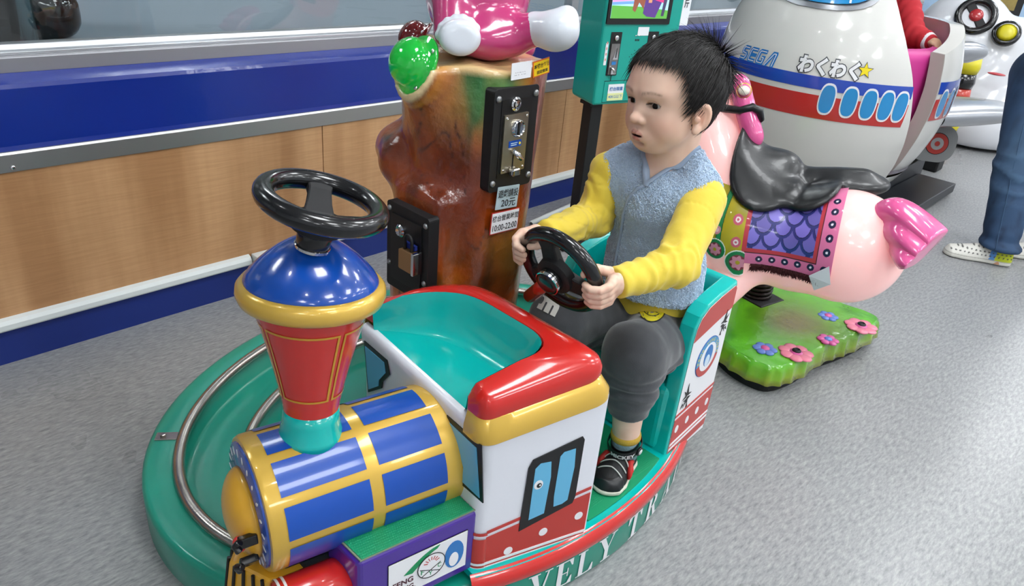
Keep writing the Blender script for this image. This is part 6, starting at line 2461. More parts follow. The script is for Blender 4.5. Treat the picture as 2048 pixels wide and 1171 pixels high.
MB().lathe([(0.075, -0.02), (0.078, 0.0), (0.07, 0.012), (0.055, 0.012)], pd_, dn, 26, caps=False).build('pad_ring', BLACK, drv, True)
MB().lathe([(0.055, 0.008), (0.03, 0.018), (0.002, 0.02)], pd_, dn, 22).build('pad', MATS['yellow_gelcoat'], drv, True)
ml = Vector((5.1941,1.0257,0.4725))
MB().ell(ml, (0.03, 0.05, 0.008), 12, 8).build('red_mark', mat('mark_red', '#b8424a', 0.3), drv, True)

# striped pole between airplane and driving ride
stp = thing('striped_pole', (5.9346,1.3189,0.0000), 'yellow, black and red striped pole between airplane and white driving ride', 'pole')
sb_ = Vector((4.9710,1.1466,0.4610))
for k, m in enumerate((MATS['yellow_gelcoat'], BLACK, mat('pole_red', '#b3301c', 0.35, coat=0.4), BLACK, MATS['yellow_gelcoat'], BLACK, MATS['pole_red'], BLACK, MATS['yellow_gelcoat'])):
    zt = sb_.z + 0.10 - 0.085 * k
    if zt < 0.02:
        break
    MB().lathe([(0.07, max(0.0, zt - 0.085)), (0.078, max(0.0, zt - 0.05)), (0.07, zt)], (sb_.x, sb_.y, 0), (0, 0, 1), 20).build('pole_band', m, stp, True)

# dark glossy racing seat on the platform behind the glass
rs = thing('racing_seat', (0.56, 2.28, 0.70), 'black glossy machine seat standing behind the window glass', 'machine seat')
SEATB = mat('seat_black_gloss', '#0d1213', 0.15, coat=0.8)


def rs_f(p):
    def rb(c, s, r):
        d = np.abs(p - np.array(c)) - (np.array(s) - r)
        return np.sqrt((np.maximum(d, 0) ** 2).sum(1)) + np.minimum(d.max(1), 0) - r
    a = rb((0.475, 2.33, 0.92), (0.13, 0.17, 0.24), 0.06)
    a = smin(a, rb((0.615, 2.26, 0.765), (0.055, 0.12, 0.062), 0.05), 0.02)
    a = smin(a, rb((0.48, 2.42, 1.15), (0.17, 0.06, 0.3), 0.05), 0.05)
    return a


sdf_obj('shell', rs_f, (0.1, 2.05, 0.68), (0.72, 2.6, 1.5), 0.012, SEATB, rs)
MB().tube([(0.53, 2.13, 0.705), (0.53, 2.125, 0.9), (0.52, 2.13, 1.0), (0.46, 2.15, 1.05)], 0.02, 10).build('frame_tube', mat('seat_tube', '#6f8a8e', 0.2, metal=0.8), rs, True)

# ------------------------------------------------------------------ the boy driving the train
boy = thing('person', (1.18, 0.70, 0.11), 'toddler boy in grey-blue fleece vest and yellow sleeves holding the steering wheel', 'person')
A3 = lambda *v: np.array(v, float)
PELV = A3(1.205, 0.700, 0.338)
NB = A3(1.180, 0.702, 0.712)
SHL, SHR = A3(1.168, 0.608, 0.660), A3(1.132, 0.792, 0.664)
ELL_, ELR = A3(*(1.0409,0.5660,0.5819)), A3(*(1.1087,0.8000,0.5718))
HIPL, HIPR = A3(1.195, 0.645, 0.338), A3(1.195, 0.755, 0.338)
KNL, KNR = A3(1.030, 0.608, 0.384), A3(1.000, 0.768, 0.392)
ANL, ANR = A3(1.042, 0.596, 0.168), A3(1.032, 0.772, 0.168)
WN = np.array(N2.normalized())
WC = np.array(W2)
wa_ = unit(np.cross(WN, (0, 0, 1)))
wc_ = np.cross(WN, wa_)


def rim_pt(deg):
    t = math.radians(deg)
    return WC + 0.0735 * (math.cos(t) * wa_ + math.sin(t) * wc_), -math.sin(t) * wa_ + math.cos(t) * wc_, math.cos(t) * wa_ + math.sin(t) * wc_


def hand_data(deg, elbow, flip):
    Q, T, Rd = rim_pt(deg)
    T = T * flip                       # from index finger to little finger
    e1 = elbow - Q
    e1 = unit(e1 - T * (e1 @ T))
    e2 = Rd - T * (Rd @ T)
    e2 = unit(e2 - e1 * (e2 @ e1))
    return Q, T, e1, e2


HL = hand_data(6, ELL_, 1)
HR_ = hand_data(192, ELR, -1)


def wrist_pt(h, elbow):
    return h[0] + unit(h[2] * 0.35 + unit(elbow - h[0]) * 0.65) * 0.056 + h[3] * 0.004


WRL, WRR = wrist_pt(HL, ELL_), wrist_pt(HR_, ELR)
wrist = lambda h: WRL if h is HL else WRR


def hand_f(p, h):
    Q, T, e1, e2 = h
    P = lambda a, r, o: Q + T * o + (math.cos(math.radians(a)) * e1 + math.sin(math.radians(a)) * e2) * r
    A = np.stack([e1, e2, T])
    a = s_ell(p, Q + e1 * 0.029 + e2 * 0.009, (0.020, 0.0125, 0.0235), A)
    a = smin(a, s_cap(p, Q + e1 * 0.034 + e2 * 0.008, wrist(h), 0.0155, 0.0135), 0.010)
    fing = None
    for k, (o, L, r) in enumerate(((-0.0190, 0.93, 0.0068), (-0.0062, 1.0, 0.0071), (0.0066, 0.95, 0.0069), (0.0185, 0.80, 0.0060))):
        pts = [P(28, 0.0265, o * 0.9), P(62, 0.0232, o), P(108, 0.0205, o), P(108 + 50 * L, 0.0198, o * 1.0), P(108 + 92 * L, 0.0194, o * 0.98)]
        rr = [r * 1.12, r * 1.06, r, r * 0.96, r * 0.84]
        f = None
        for i in range(4):
            c = s_cap(p, pts[i], pts[i + 1], rr[i], rr[i + 1])
            f = c if f is None else np.minimum(f, c)
        fing = f if fing is None else smin(fing, f, 0.0012)
    a = smin(a, fing, 0.0045)
    th = [P(-20, 0.036, -0.010), P(-55, 0.026, -0.020), P(-95, 0.0225, -0.027), P(-130, 0.021, -0.029)]
    tr = [0.0095, 0.0082, 0.0074, 0.0060]
    for i in range(3):
        a = smin(a, s_cap(p, th[i], th[i + 1], tr[i], tr[i + 1]), 0.004)
    return a


# --- head frame
HF_ = unit(A3(-0.974, 0.225, -0.03))
_hu = A3(-0.02, 0.055, 1.0)
HU_ = unit(_hu - HF_ * (_hu @ HF_))
HL_ = np.cross(HU_, HF_)
HO = A3(1.152, 0.699, 0.852)
HA = np.stack([HF_, HL_, HU_])


def H(f, l, u):
    return HO + HF_ * f + HL_ * l + HU_ * u


EYES = [(0.0608, s * 0.0278, -0.0288) for s in (1, -1)]


def head_local(q):
    """q: points in head coordinates (forward, left, up)"""
    f, l, u = q[:, 0], q[:, 1], q[:, 2]
    ls = np.abs(l)
    m = np.c_[f, ls, u]                      # mirrored
    a = s_ell(q, (-0.006, 0, 0.0), (0.088, 0.0735, 0.076))
    a = smin(a, s_ell(q, (0.020, 0, -0.010), (0.061, 0.066, 0.066)), 0.02)
    a = smin(a, s_ell(q, (0.026, 0, -0.054), (0.051, 0.0575, 0.054)), 0.022)
    a = smin(a, s_ell(m, (0.036, 0.034, -0.068), (0.031, 0.026, 0.028)), 0.022)
    a = smin(a, s_ell(q, (0.042, 0, -0.098), (0.030, 0.031, 0.0215)), 0.022)
    a = smin(a, s_ell(q, (0.063, 0, -0.084), (0.0165, 0.025, 0.018)), 0.016)
    # brow ridge, sockets
    a = smin(a, s_cap(m, (0.0755, 0.012, -0.010), (0.064, 0.042, -0.010), 0.006, 0.006), 0.016)
    a = smax(a, -s_ell(m, (0.085, 0.027, -0.029), (0.0120, 0.017, 0.0085)), 0.010)
    # eyelids over the eyeball
    a = smin(a, s_ell(m, (0.0600, 0.0280, -0.0285), (0.0146, 0.0165, 0.0125)), 0.004)
    # nose
    a = smin(a, s_cap(q, (0.070, 0, -0.026), (0.083, 0, -0.050), 0.0066, 0.0076), 0.011)
    a = smin(a, s_ell(q, (0.0870, 0, -0.0540), (0.0100, 0.0096, 0.0086)), 0.006)
    a = smin(a, s_ell(m, (0.0790, 0.0102, -0.0572), (0.0080, 0.0060, 0.0062)), 0.004)
    a = smax(a, -s_ell(m, (0.0875, 0.0058, -0.0632), (0.0055, 0.0036, 0.0030)), 0.002)
    a = smax(a, -s_cap(q, (0.0840, 0, -0.067), (0.0820, 0, -0.0755), 0.0022, 0.0026), 0.004)
    # lips, a little open
    a = smin(a, s_cap(m, (0.0815, 0.0042, -0.0785), (0.0715, 0.0175, -0.0835), 0.0038, 0.0024), 0.004)
    a = smin(a, s_cap(m, (0.0785, 0.0, -0.0908), (0.0705, 0.0155, -0.0853), 0.0048, 0.0026), 0.004)
    a = smax(a, -s_ell(m, (0.0825, 0.0, -0.0843), (0.0125, 0.0135, 0.0019)), 0.002)
    a = smax(a, -s_ell(q, (0.078, 0, -0.0990), (0.012, 0.014, 0.004)), 0.008)
    # almond openings
    a = smax(a, -s_ell(m, (0.0785, 0.0285, -0.0290), (0.0150, 0.0142, 0.0049)), 0.0012)
    # ears
    ec_ = A3(0.010, 0.0725, -0.044)
    _ea = unit(A3(0.86, -0.46, 0.18))
    _eu = unit(A3(-0.20, 0.14, 1.0) - _ea * (A3(-0.20, 0.14, 1.0) @ _ea))
    R1 = np.stack([_ea, np.cross(_eu, _ea), _eu])
    ear = s_ell(m, ec_ + A3(-0.003, 0.006, 0.0), (0.0162, 0.0062, 0.0245), R1)
    bowl = s_ell(m, ec_ + A3(0.0015, 0.0108, 0.002), (0.0112, 0.0070, 0.0172), R1)
    ear = smax(ear, -bowl, 0.003)
    ear = smin(ear, s_ell(m, ec_ + A3(0.008, 0.006, -0.003), (0.0055, 0.004, 0.0070), R1), 0.003)
    ear = smin(ear, s_ell(m, ec_ + A3(0.006, 0.004, -0.022), (0.0075, 0.0050, 0.0075), R1), 0.005)
    ear = smin(ear, s_cap(m, ec_ + A3(-0.008, 0.008, 0.010), ec_ + A3(-0.004, 0.008, -0.012), 0.0026, 0.0026), 0.003)
    a = smin(a, ear, 0.005)
    return a


def grp(p, c, R, fn):
    d = np.linalg.norm(p - np.asarray(c), axis=1)
    out_ = d - R * 0.72
    m = d < R
    if m.any():
        out_[m] = fn(p[m])
    return out_


def head_f(p):
    a = head_local((p - HO) @ HA.T)
    return smin(a, s_cap(p, H(-0.018, 0, -0.075), NB + A3(0.004, 0, -0.03), 0.045, 0.048), 0.018)


def torso_f(p):
    q = p.copy()
    q[:, 0] = 1.19 + (q[:, 0] - 1.19) / 0.78
    a = s_cap(q, PELV + A3(0, 0, 0.02), A3(1.18, 0.70, 0.60), 0.080, 0.066) * 0.8
    a = smin(a, s_cap(p, SHL + A3(0.006, 0.01, 0), SHR + A3(0.006, -0.01, 0), 0.032, 0.032), 0.03)
    a = smin(a, s_cap(p, A3(1.182, 0.70, 0.62), NB, 0.048, 0.043), 0.02)
    a = smin(a, s_ell(p, A3(1.162, 0.701, 0.648), (0.040, 0.052, 0.046)), 0.015)
    for h_, k_, an in ((HIPL, KNL, ANL), (HIPR, KNR, ANR)):
        a = smin(a, s_cap(p, h_, k_, 0.050, 0.038), 0.03)
        a = smin(a, s_cap(p, k_, k_ + (an - k_) * 0.45, 0.036, 0.034), 0.01)
        a = smin(a, s_cap(p, k_ + (an - k_) * 0.45, an, 0.034, 0.0245), 0.01)
        a = smin(a, s_cap(p, an + A3(0, 0, -0.025), an + A3(-0.05, -0.008, -0.038), 0.020, 0.011), 0.01)
    for s_, e_, w_ in ((SHL, ELL_, WRL), (SHR, ELR, WRR)):
        a = smin(a, s_cap(p, s_, e_, 0.031, 0.025), 0.02)
        a = smin(a, s_cap(p, e_, w_, 0.025, 0.0150), 0.008)
    return a


def boy_f(p):
    a = grp(p, H(0, 0, -0.05), 0.21, head_f)
    a = smin(a, grp(p, (1.12, 0.70, 0.42), 0.45, torso_f), 0.012)
    for h_ in (HL, HR_):
        a = smin(a, grp(p, h_[0] + h_[2] * 0.02, 0.085, lambda x: hand_f(x, h_)), 0.004)
    return a


SK = np.array(lin('#e6c3ad'))


def boy_cols(v):
    n = fbm(v, 40, 2, 11)
    c = np.tile(SK, (len(v), 1))
    c = mix(c, lin('#cb9c80'), (n - 0.45) * 1.0)
    q = (v - HO) @ HA.T
    m = np.c_[q[:, 0], np.abs(q[:, 1]), q[:, 2]]
    hd = (np.linalg.norm(q, axis=1) < 0.16)
    g = lambda cc, r: gauss(m, cc, np.array(r)) * hd
    c = mix(c, lin('#cf8f78'), g((0.055, 0.040, -0.062), (0.03, 0.02, 0.02)) * 0.5)
    c = mix(c, lin('#c98c74'), g((0.088, 0.0, -0.056), (0.012, 0.012, 0.010)) * 0.4)
    c = mix(c, lin('#c07a62'), g((0.008, 0.080, -0.044), (0.016, 0.010, 0.022)) * 0.45)
    # lips
    up = np.clip(1.6 - np.abs(s_cap(m, (0.0825, 0.0040, -0.0790), (0.0715, 0.0175, -0.0838), 0.0036, 0.0022)) / 0.0016, 0, 1)
    lo_ = np.clip(1.6 - np.abs(s_cap(m, (0.0790, 0.0, -0.0908), (0.0708, 0.0155, -0.0855), 0.0048, 0.0024)) / 0.0016, 0, 1)
    c = mix(c, lin('#b8655f'), np.maximum(up * 0.7, lo_) * hd * 0.8)
    inside = (np.abs(q[:, 2] + 0.0843) < 0.0019) & (m[:, 1] < 0.0130) & (q[:, 0] < 0.079) & (q[:, 0] > 0.06)
    c = np.where(inside[:, None], np.array(lin('#4a1a1a')), c)
    # nostrils
    c = mix(c, lin('#5a2f24'), g((0.0865, 0.0058, -0.0632), (0.004, 0.0034, 0.0026)) * 0.9)
    # lash line: the rim of the almond opening, darkest along the upper lid
    al = s_ell(m, (0.0785, 0.0285, -0.0290), (0.0150, 0.0142, 0.0049))
    w = np.clip(1.5 - np.abs(al) / 0.0011, 0, 1) * hd * (q[:, 0] > 0.055)
    c = mix(c, lin('#2a1a14'), w * np.where(q[:, 2] > -0.0285, 1.0, 0.25))
    # lid crease
    al2 = s_ell(m, (0.0785, 0.0290, -0.0278), (0.0165, 0.0135, 0.0078))
    c = mix(c, lin('#a87256'), np.clip(1 - np.abs(al2) / 0.0009, 0, 1) * (q[:, 2] > -0.027) * hd * (q[:, 0] > 0.05) * 0.6)
    # brows
    t = np.clip((m[:, 1] - 0.012) / 0.034, 0, 1)
    bu = -0.0105 + 0.0035 * np.sin(t * PI * 0.9)
    w = np.clip(1 - np.abs(q[:, 2] - bu) / (0.0052 - 0.0020 * t), 0, 1) * (m[:, 1] > 0.011) * (m[:, 1] < 0.047) * (q[:, 0] > 0.04) * hd
    c = mix(c, lin('#7d5a46'), w * (0.34 + 0.8 * (fbm(v, 500, 1, 2) - 0.3)))
    # close-cropped shadow of hair roots where the scalp shows at the hairline
    # nails
    for h_ in (HL, HR_):
        Q, T, e1, e2 = h_
        near = np.linalg.norm(v - Q, axis=1) < 0.06
        c = mix(c, lin('#c98873'), near * np.clip((fbm(v, 160, 1, 3) - 0.45) * 2, 0, 1) * 0.5)
    return c


BSKIN = attr_mat('toddler_skin', rough=0.42, sss=0.12, spec=0.4, bump=0.04, bscale=420, bdist=0.0004)
sdf_obj('body', boy_f, (0.80, 0.50, 0.12), (1.32, 0.90, 0.95), 0.0021, BSKIN, boy, boy_cols)

# eyes
SCL = mat('eye_white', '#d9d4cf', 0.15, coat=0.6)
IRIS = mat('eye_dark', '#0a0605', 0.12, coat=0.3, spec=0.3)
for (f, l, u) in EYES:
    c = H(f, l, u)
    o = MB().ell(c, (0.0118,) * 3, 24, 16).build('eye', SCL, boy, True)
    gz = unit(HF_ * 1.0 + HL_ * (0.16 if l > 0 else -0.02) + HU_ * -0.06)
    pr = [(0.0057 * math.sin(a), 0.0107 + 0.0014 * math.cos(a)) for a in np.linspace(PI / 2, 0.02, 8)]
    MB().lathe([(0.0059, 0.0085)] + pr, c, tuple(gz), 24).build('iris', IRIS, o, True)

# --- hair: cap plus many tapering locks
def hairline(f):
    return np.interp(f, [-0.10, -0.055, -0.030, -0.010, 0.012, 0.022, 0.030, 0.036, 0.046, 0.085], [-0.070, -0.074, -0.070, -0.060, -0.052, -0.040, -0.006, 0.022, 0.035, 0.040])


def skull_local(q):
    a = s_ell(q, (-0.006, 0, 0.0), (0.088, 0.0735, 0.076))
    a = smin(a, s_ell(q, (0.020, 0, -0.010), (0.061, 0.066, 0.066)), 0.02)
    return smin(a, s_ell(q, (-0.012, 0, -0.045), (0.062, 0.056, 0.045)), 0.02)


def cap_f(p):
    q = (p - HO) @ HA.T
    a = skull_local(q) - 0.0055
    hl = hairline(q[:, 0])
    a = smax(a, hl + 0.006 - q[:, 2], 0.006)
    ear = s_ell(np.c_[q[:, 0], np.abs(q[:, 1]), q[:, 2]], (0.010, 0.082, -0.042), (0.020, 0.022, 0.028))
    return smax(a, -ear, 0.004)


HAIR = mat('black_hair', '#15110f', 0.42, spec=0.5)
sdf_obj('hair_cap', cap_f, HO - 0.115, HO + 0.115, 0.0034, HAIR, boy)
rh = np.random.default_rng(3)
NH = 11000
d = rh.normal(size=(NH * 3, 3))
d /= np.linalg.norm(d, axis=1)[:, None]
t = np.full(len(d), 0.05)
for _ in range(25):
    t -= skull_local(d * t[:, None]) * 0.9
root = d * t[:, None]
hl = hairline(root[:, 0])
earz = s_ell(np.c_[root[:, 0], np.abs(root[:, 1]), root[:, 2]], (0.010, 0.082, -0.042), (0.018, 0.022, 0.027))
ok = (root[:, 2] > hl + 0.004 + rh.normal(0, 0.003, len(d))) & (earz > 0)
root = root[ok][:NH]
nh = len(root)
eps = 1e-4
nrm = np.stack([skull_local(root + np.eye(3)[k] * eps) - skull_local(root - np.eye(3)[k] * eps) for k in range(3)], 1)
nrm /= np.linalg.norm(nrm, axis=1)[:, None]
crown = A3(-0.080, 0.0, 0.030)
away = root - crown
dc = np.linalg.norm(away, axis=1)
flow = away / (dc[:, None] + 1e-6) + A3(0.0, 0, -0.55) * np.clip((dc - 0.04) / 0.08, 0, 1)[:, None]
flow -= nrm * (flow * nrm).sum(1)[:, None]
flow /= np.linalg.norm(flow, axis=1)[:, None] + 1e-9
spike = np.exp(-(dc / 0.030) ** 2)
L = 0.030 * (1 + 0.35 * rh.normal(size=nh)).clip(0.5, 1.7) * (1 + 0.75 * spike)
front = (root[:, 0] > 0.03) | (root[:, 2] < -0.02)
L = np.where(front, L * 0.62, L)
lift = 0.07 + 0.10 * rh.random(nh) + 0.95 * spike * rh.random(nh)
jit = rh.normal(0, 0.085, (nh, 3)) * (1 + 2.0 * spike)[:, None]
NS = 5
P_ = []
base_r = root + nrm * 0.0045
cur = base_r.copy()
dirv = flow + nrm * lift[:, None] + jit
dirv /= np.linalg.norm(dirv, axis=1)[:, None]
P_.append(cur.copy())
for k in range(NS - 1):
    cur = cur + dirv * (L / (NS - 1))[:, None]
    sd = skull_local(cur)
    cur = cur + nrm * np.clip(0.0058 - sd, 0, 0.01)[:, None]
    P_.append(cur.copy())
    dirv = dirv + (flow * 0.14 - nrm * 0.15 * (1 - spike[:, None])) + A3(0, 0, -0.07) * (1 - spike[:, None])
    dirv /= np.linalg.norm(dirv, axis=1)[:, None]
side = np.cross(dirv, nrm)
side /= np.linalg.norm(side, axis=1)[:, None] + 1e-9
upv = np.cross(side, dirv)
W_ = 0.00062 * (0.7 + 0.6 * rh.random(nh))
wt = [1.0, 1.0, 0.85, 0.55, 0.08]
HV, HFc = [], []
for k in range(NS):
    for (cs, sn) in ((1, 0), (-0.5, 0.866), (-0.5, -0.866)):
        HV.append(P_[k] + (side * cs + upv * sn) * (W_ * wt[k])[:, None])
HV = np.stack(HV, 1)                         # strand, 15, 3
idx = []
for k in range(NS - 1):
    for j in range(3):
        idx.append((k * 3 + j, k * 3 + (j + 1) % 3, (k + 1) * 3 + (j + 1) % 3, (k + 1) * 3 + j))
idx = np.array(idx)
HFc = (np.arange(nh)[:, None, None] * 15 + idx[None]).reshape(-1, 4)
hv = HV.reshape(-1, 3) @ HA + HO
tag(mesh_obj('hair_locks', hv, HFc, HAIR, boy, smooth=True), kind='stuff')

# --- clothes
def sleeve(s_, e_, w_, p, seed, ext=1.2):
    a = s_cap(p, s_, e_, 0.0420, 0.0350)
    a = smin(a, s_cap(p, e_, e_ + (w_ - e_) * ext, 0.0355, 0.0275), 0.018)
    ax1 = unit(e_ - s_)
    ax2 = unit(w_ - e_)
    t1 = (p - s_) @ ax1
    t2 = (p - e_) @ ax2
    wr = 0.0018 * np.sin(t1 * 170 + 16 * vnoise(p, 22, seed)) * np.exp(-((t1 - np.linalg.norm(e_ - s_)) / 0.055) ** 2)
    wr = wr + 0.0016 * np.sin(t2 * 180 + 18 * vnoise(p, 20, seed + 3)) * np.exp(-((t2 - 0.05) / 0.07) ** 2)
    wr = wr + 0.007 * (fbm(p, 24, 2, seed) - 0.5)
    a = a + wr
    for (c_, ax_, sd_) in ((s_, ax1, 11), (e_, ax2, 13)):
        tt = (p - c_) @ ax_
        rest = (p - c_) - tt[:, None] * ax_
        n_ = vnoise(np.c_[tt * 46 + rest[:, 2] * 24, rest[:, 1] * 13, rest[:, 2] * 13], 1.0, seed + sd_)
        a = a + 0.0030 * np.clip(1 - np.abs(n_ - 0.5) / 0.09, 0, 1) * np.clip(1 - np.abs(tt - 0.06) / 0.09, 0, 1)
    return smax(a, (p - (e_ + (w_ - e_) * ext)) @ ax2, 0.004)


def shirt_boy(p):
    a = np.minimum(sleeve(SHL, ELL_, WRL, p, 1), sleeve(SHR, ELR, WRR, p, 5, 0.98))
    q = p.copy()
    q[:, 0] = 1.19 + (q[:, 0] - 1.19) / 0.78
    t = s_cap(q, PELV + A3(0, 0, 0.06), A3(1.18, 0.70, 0.58), 0.092, 0.080) * 0.8
    t = smax(t, p[:, 2] - 0.60, 0.01)
    t = smax(t, 0.352 - p[:, 2], 0.004)
    return smin(a, t, 0.01)


YEL_CLOTH = mat('yellow_jersey', '#dcc241', 0.8, bump=0.25, bscale=60, bdist=0.003, sheen=0.2, var=0.05, vscale=12)
sdf_obj('yellow_shirt', shirt_boy, (0.86, 0.48, 0.34), (1.32, 0.92, 0.76), 0.0034, YEL_CLOTH, boy)

TF = unit(A3(-0.985, -0.10, 0.0))      # which way the chest faces
TL = np.cross((0, 0, 1.0), TF)


def vest_outer(p):
    q = p.copy()
    q[:, 0] = 1.195 + (q[:, 0] - 1.195) / 0.80
    a = s_cap(q, A3(1.205, 0.70, 0.425), A3(1.182, 0.70, 0.605), 0.108, 0.096) * 0.82
    a = smin(a, s_ell(p, A3(1.152, 0.700, 0.640), (0.052, 0.085, 0.062)), 0.03)
    a = smin(a, s_cap(p, SHL + A3(0.008, 0.010, 0.004), NB + A3(0.006, -0.046, 0.004), 0.046, 0.026), 0.03)
    a = smin(a, s_cap(p, SHR + A3(0.010, -0.010, 0.004), NB + A3(0.000, 0.046, 0.004), 0.046, 0.026), 0.03)
    return a


def vneck(p):
    """negative inside the neck opening"""
    q = p - NB
    l = q @ TL
    f = q @ TF
    u = q[:, 2]
    w = np.interp(u, [-0.036, 0.0, 0.03, 0.06], [0.0, 0.030, 0.050, 0.060])
    v = np.abs(l) - w
    v = np.maximum(v * 0.85, -0.036 - u)
    v = np.maximum(v, -(f + 0.005))
    ring = np.hypot(l / 1.05, (f - 0.002)) - 0.047
    ring = np.maximum(ring, -0.002 - u)
    return np.minimum(v, ring)


def vest_f(p):
    a = vest_outer(p)
    a = a + 0.004 * (fbm(p, 60, 2, 3) - 0.5) + 0.006 * (fbm(p, 16, 2, 6) - 0.5)
    a = smax(a, -vneck(p), 0.006)
    # arm holes
    for s_, n_ in ((SHL, -1), (SHR, 1)):
        q = p - s_
        pl = (q[:, 1] * n_) - 0.010 + 0.02 * np.clip(-q[:, 2] / 0.1, -0.2, 1)
        near = np.clip((p[:, 2] - 0.50) / 0.03, 0, 1)
        a = smax(a, pl * near - 0.03 * (1 - near), 0.010)
    return smax(a, 0.432 - p[:, 2], 0.012)


FLEECE = mat('blue_grey_fleece', '#b6cee8', 0.95, sheen=0.5, var=0.12, vscale=90)
_nt = FLEECE.node_tree
_b = _nt.nodes['Principled BSDF']
_tc = _nt.nodes.new('ShaderNodeTexCoord')
_n = _nt.nodes.new('ShaderNodeTexNoise')
_n.inputs['Scale'].default_value = 150
_n.inputs['Detail'].default_value = 4
_n.inputs['Distortion'].default_value = 1.6
_bp = _nt.nodes.new('ShaderNodeBump')
_bp.inputs['Strength'].default_value = 1.0
_bp.inputs['Distance'].default_value = 0.008
_nt.links.new(_tc.outputs['Object'], _n.inputs['Vector'])
_nt.links.new(_n.outputs['Fac'], _bp.inputs['Height'])
_nt.links.new(_bp.outputs['Normal'], _b.inputs['Normal'])
_vv, _vq = sdf_mesh(vest_f, (1.05, 0.54, 0.36), (1.33, 0.87, 0.78), 0.0030)
mesh_obj('fleece_vest', _vv, _vq, FLEECE, boy, smooth=True)
# the curly pile of the fleece
_a = rh.integers(0, len(_vq), 15000)
_w = rh.random((15000, 4))
_w /= _w.sum(1)[:, None]
_pp = (_vv[_vq[_a]] * _w[:, :, None]).sum(1)
_n1 = np.cross(_vv[_vq[_a, 2]] - _vv[_vq[_a, 0]], _vv[_vq[_a, 3]] - _vv[_vq[_a, 1]])
_n1 /= np.linalg.norm(_n1, axis=1)[:, None] + 1e-12
_pk = vneck(_pp) > 0.006
_pp, _n1 = _pp[_pk], _n1[_pk]
NPILE = len(_pp)
_d0 = rh.normal(size=(NPILE, 3)) + A3(0, 0, -0.6)
_d0 -= _n1 * (_d0 * _n1).sum(1)[:, None]
_d0 /= np.linalg.norm(_d0, axis=1)[:, None]
_d1 = np.cross(_n1, _d0)
_cv = rh.uniform(-1, 1, (NPILE, 1))
_l = (0.0055 * (0.6 + 0.8 * rh.random(NPILE)))[:, None]
_pts = [_pp - _n1 * 0.0006, _pp + _n1 * 0.0014 + _d0 * _l * 0.35, _pp + _n1 * 0.0017 + _d0 * _l * 0.72 + _d1 * _cv * _l * 0.30, _pp + _n1 * 0.0008 + _d0 * _l + _d1 * _cv * _l * 0.75]
_tv = []
for _k, _r0 in enumerate((0.0005, 0.0008, 0.0007, 0.0003)):
    for (_c, _s) in ((1, 0), (-0.5, 0.866), (-0.5, -0.866)):
        _tv.append(_pts[_k] + (_d1 * _c + _n1 * _s) * _r0)
_tv = np.stack(_tv, 1).reshape(-1, 3)
_ix = np.array([(k * 3 + j, k * 3 + (j + 1) % 3, (k + 1) * 3 + (j + 1) % 3, (k + 1) * 3 + j) for k in range(3) for j in range(3)])
_tf = (np.arange(NPILE)[:, None, None] * 12 + _ix[None]).reshape(-1, 4)
tag(mesh_obj('fleece_pile', _tv, _tf, mat('fleece_pile', '#c6daf0', 1.0, sheen=0.3, spec=0.05), boy, smooth=True), kind='stuff')
PIPE = mat('vest_piping', '#93a4ba', 0.85)


def drop(p, d, fn, start=0.12):
    """walk a point from outside along -d until it meets the surface"""
    p = np.asarray(p, float)
    t = 0.0
    for _ in range(90):
        x = fn((p + d * (start - t))[None])[0]
        if x < 2e-4:
            break
        t += x * 0.7
        if t > start * 2:
            break
    return p + d * (start - t)


def on_chest(l, u, off=0.0):
    return drop(A3(1.19, 0.70, 0) + TL * l + A3(0, 0, u), TF, vest_outer, 0.2) + TF * off




def neckband(p):
    o = vest_outer(p)
    return smax(smax(np.abs(vneck(p)) - 0.0046, np.abs(o + 0.001) - 0.0062, 0.003), 0.66 - p[:, 2], 0.003) * 0.8


sdf_obj('neck_piping', neckband, (1.05, 0.58, 0.64), (1.27, 0.82, 0.80), 0.0022, PIPE, boy)
fe = [on_chest(x, z, 0.0015) for x, z in ((0.0, 0.676), (-0.016, 0.664), (-0.029, 0.645), (-0.038, 0.610), (-0.044, 0.565), (-0.047, 0.52), (-0.048, 0.47), (-0.048, 0.425))]
MB().tube(fe, 0.0036, 8).build('front_piping', PIPE, boy, True)


def trousers_f(p):
    q = p.copy()
    q[:, 0] = 1.20 + (q[:, 0] - 1.20) / 0.85
    a = None
    for i, (h_, k_, an) in enumerate(((HIPL, KNL, ANL), (HIPR, KNR, ANR))):
        cuff = k_ + (an - k_) * 0.61
        b_ = s_cap(p, h_, k_, 0.070, 0.0575)
        b_ = smin(b_, s_cap(p, k_, k_ + (an - k_) * 0.36, 0.057, 0.053), 0.02)
        b_ = smin(b_, s_cap(p, k_ + (an - k_) * 0.40, cuff, 0.044, 0.0385), 0.010)
        t = (p - h_) @ unit(k_ - h_)
        b_ = b_ + 0.003 * np.sin(t * 120 + 7 * vnoise(p, 20, i)) * np.exp(-((t - 0.02) / 0.05) ** 2)
        dk = (p - k_)
        b_ = b_ + 0.0028 * np.sin(dk[:, 2] * 230 + 5 * vnoise(p, 22, i + 4)) * np.exp(-((dk[:, 2] + 0.055) / 0.03) ** 2)
        b_ = smax(b_, (p - cuff) @ unit(an - k_), 0.004)
        a = b_ if a is None else smin(a, b_, 0.016)
    pv = smax(s_ell(q, PELV + A3(0.0, 0, 0.012), (0.094, 0.112, 0.082)) * 0.85, p[:, 2] - 0.405, 0.01)
    a = smin(a, pv, 0.02)
    a = a + 0.007 * (fbm(p, 22, 3, 2) - 0.5)
    return a


TROU = mat('dark_grey_sweatpants', '#3d3f43', 0.9, sheen=0.3, var=0.12, vscale=60, bump=0.3, bscale=500, bdist=0.001)
sdf_obj('trousers', trousers_f, (0.90, 0.52, 0.21), (1.32, 0.89, 0.49), 0.0036, TROU, boy)
EYE0 = A3(0, 0, 1.10)


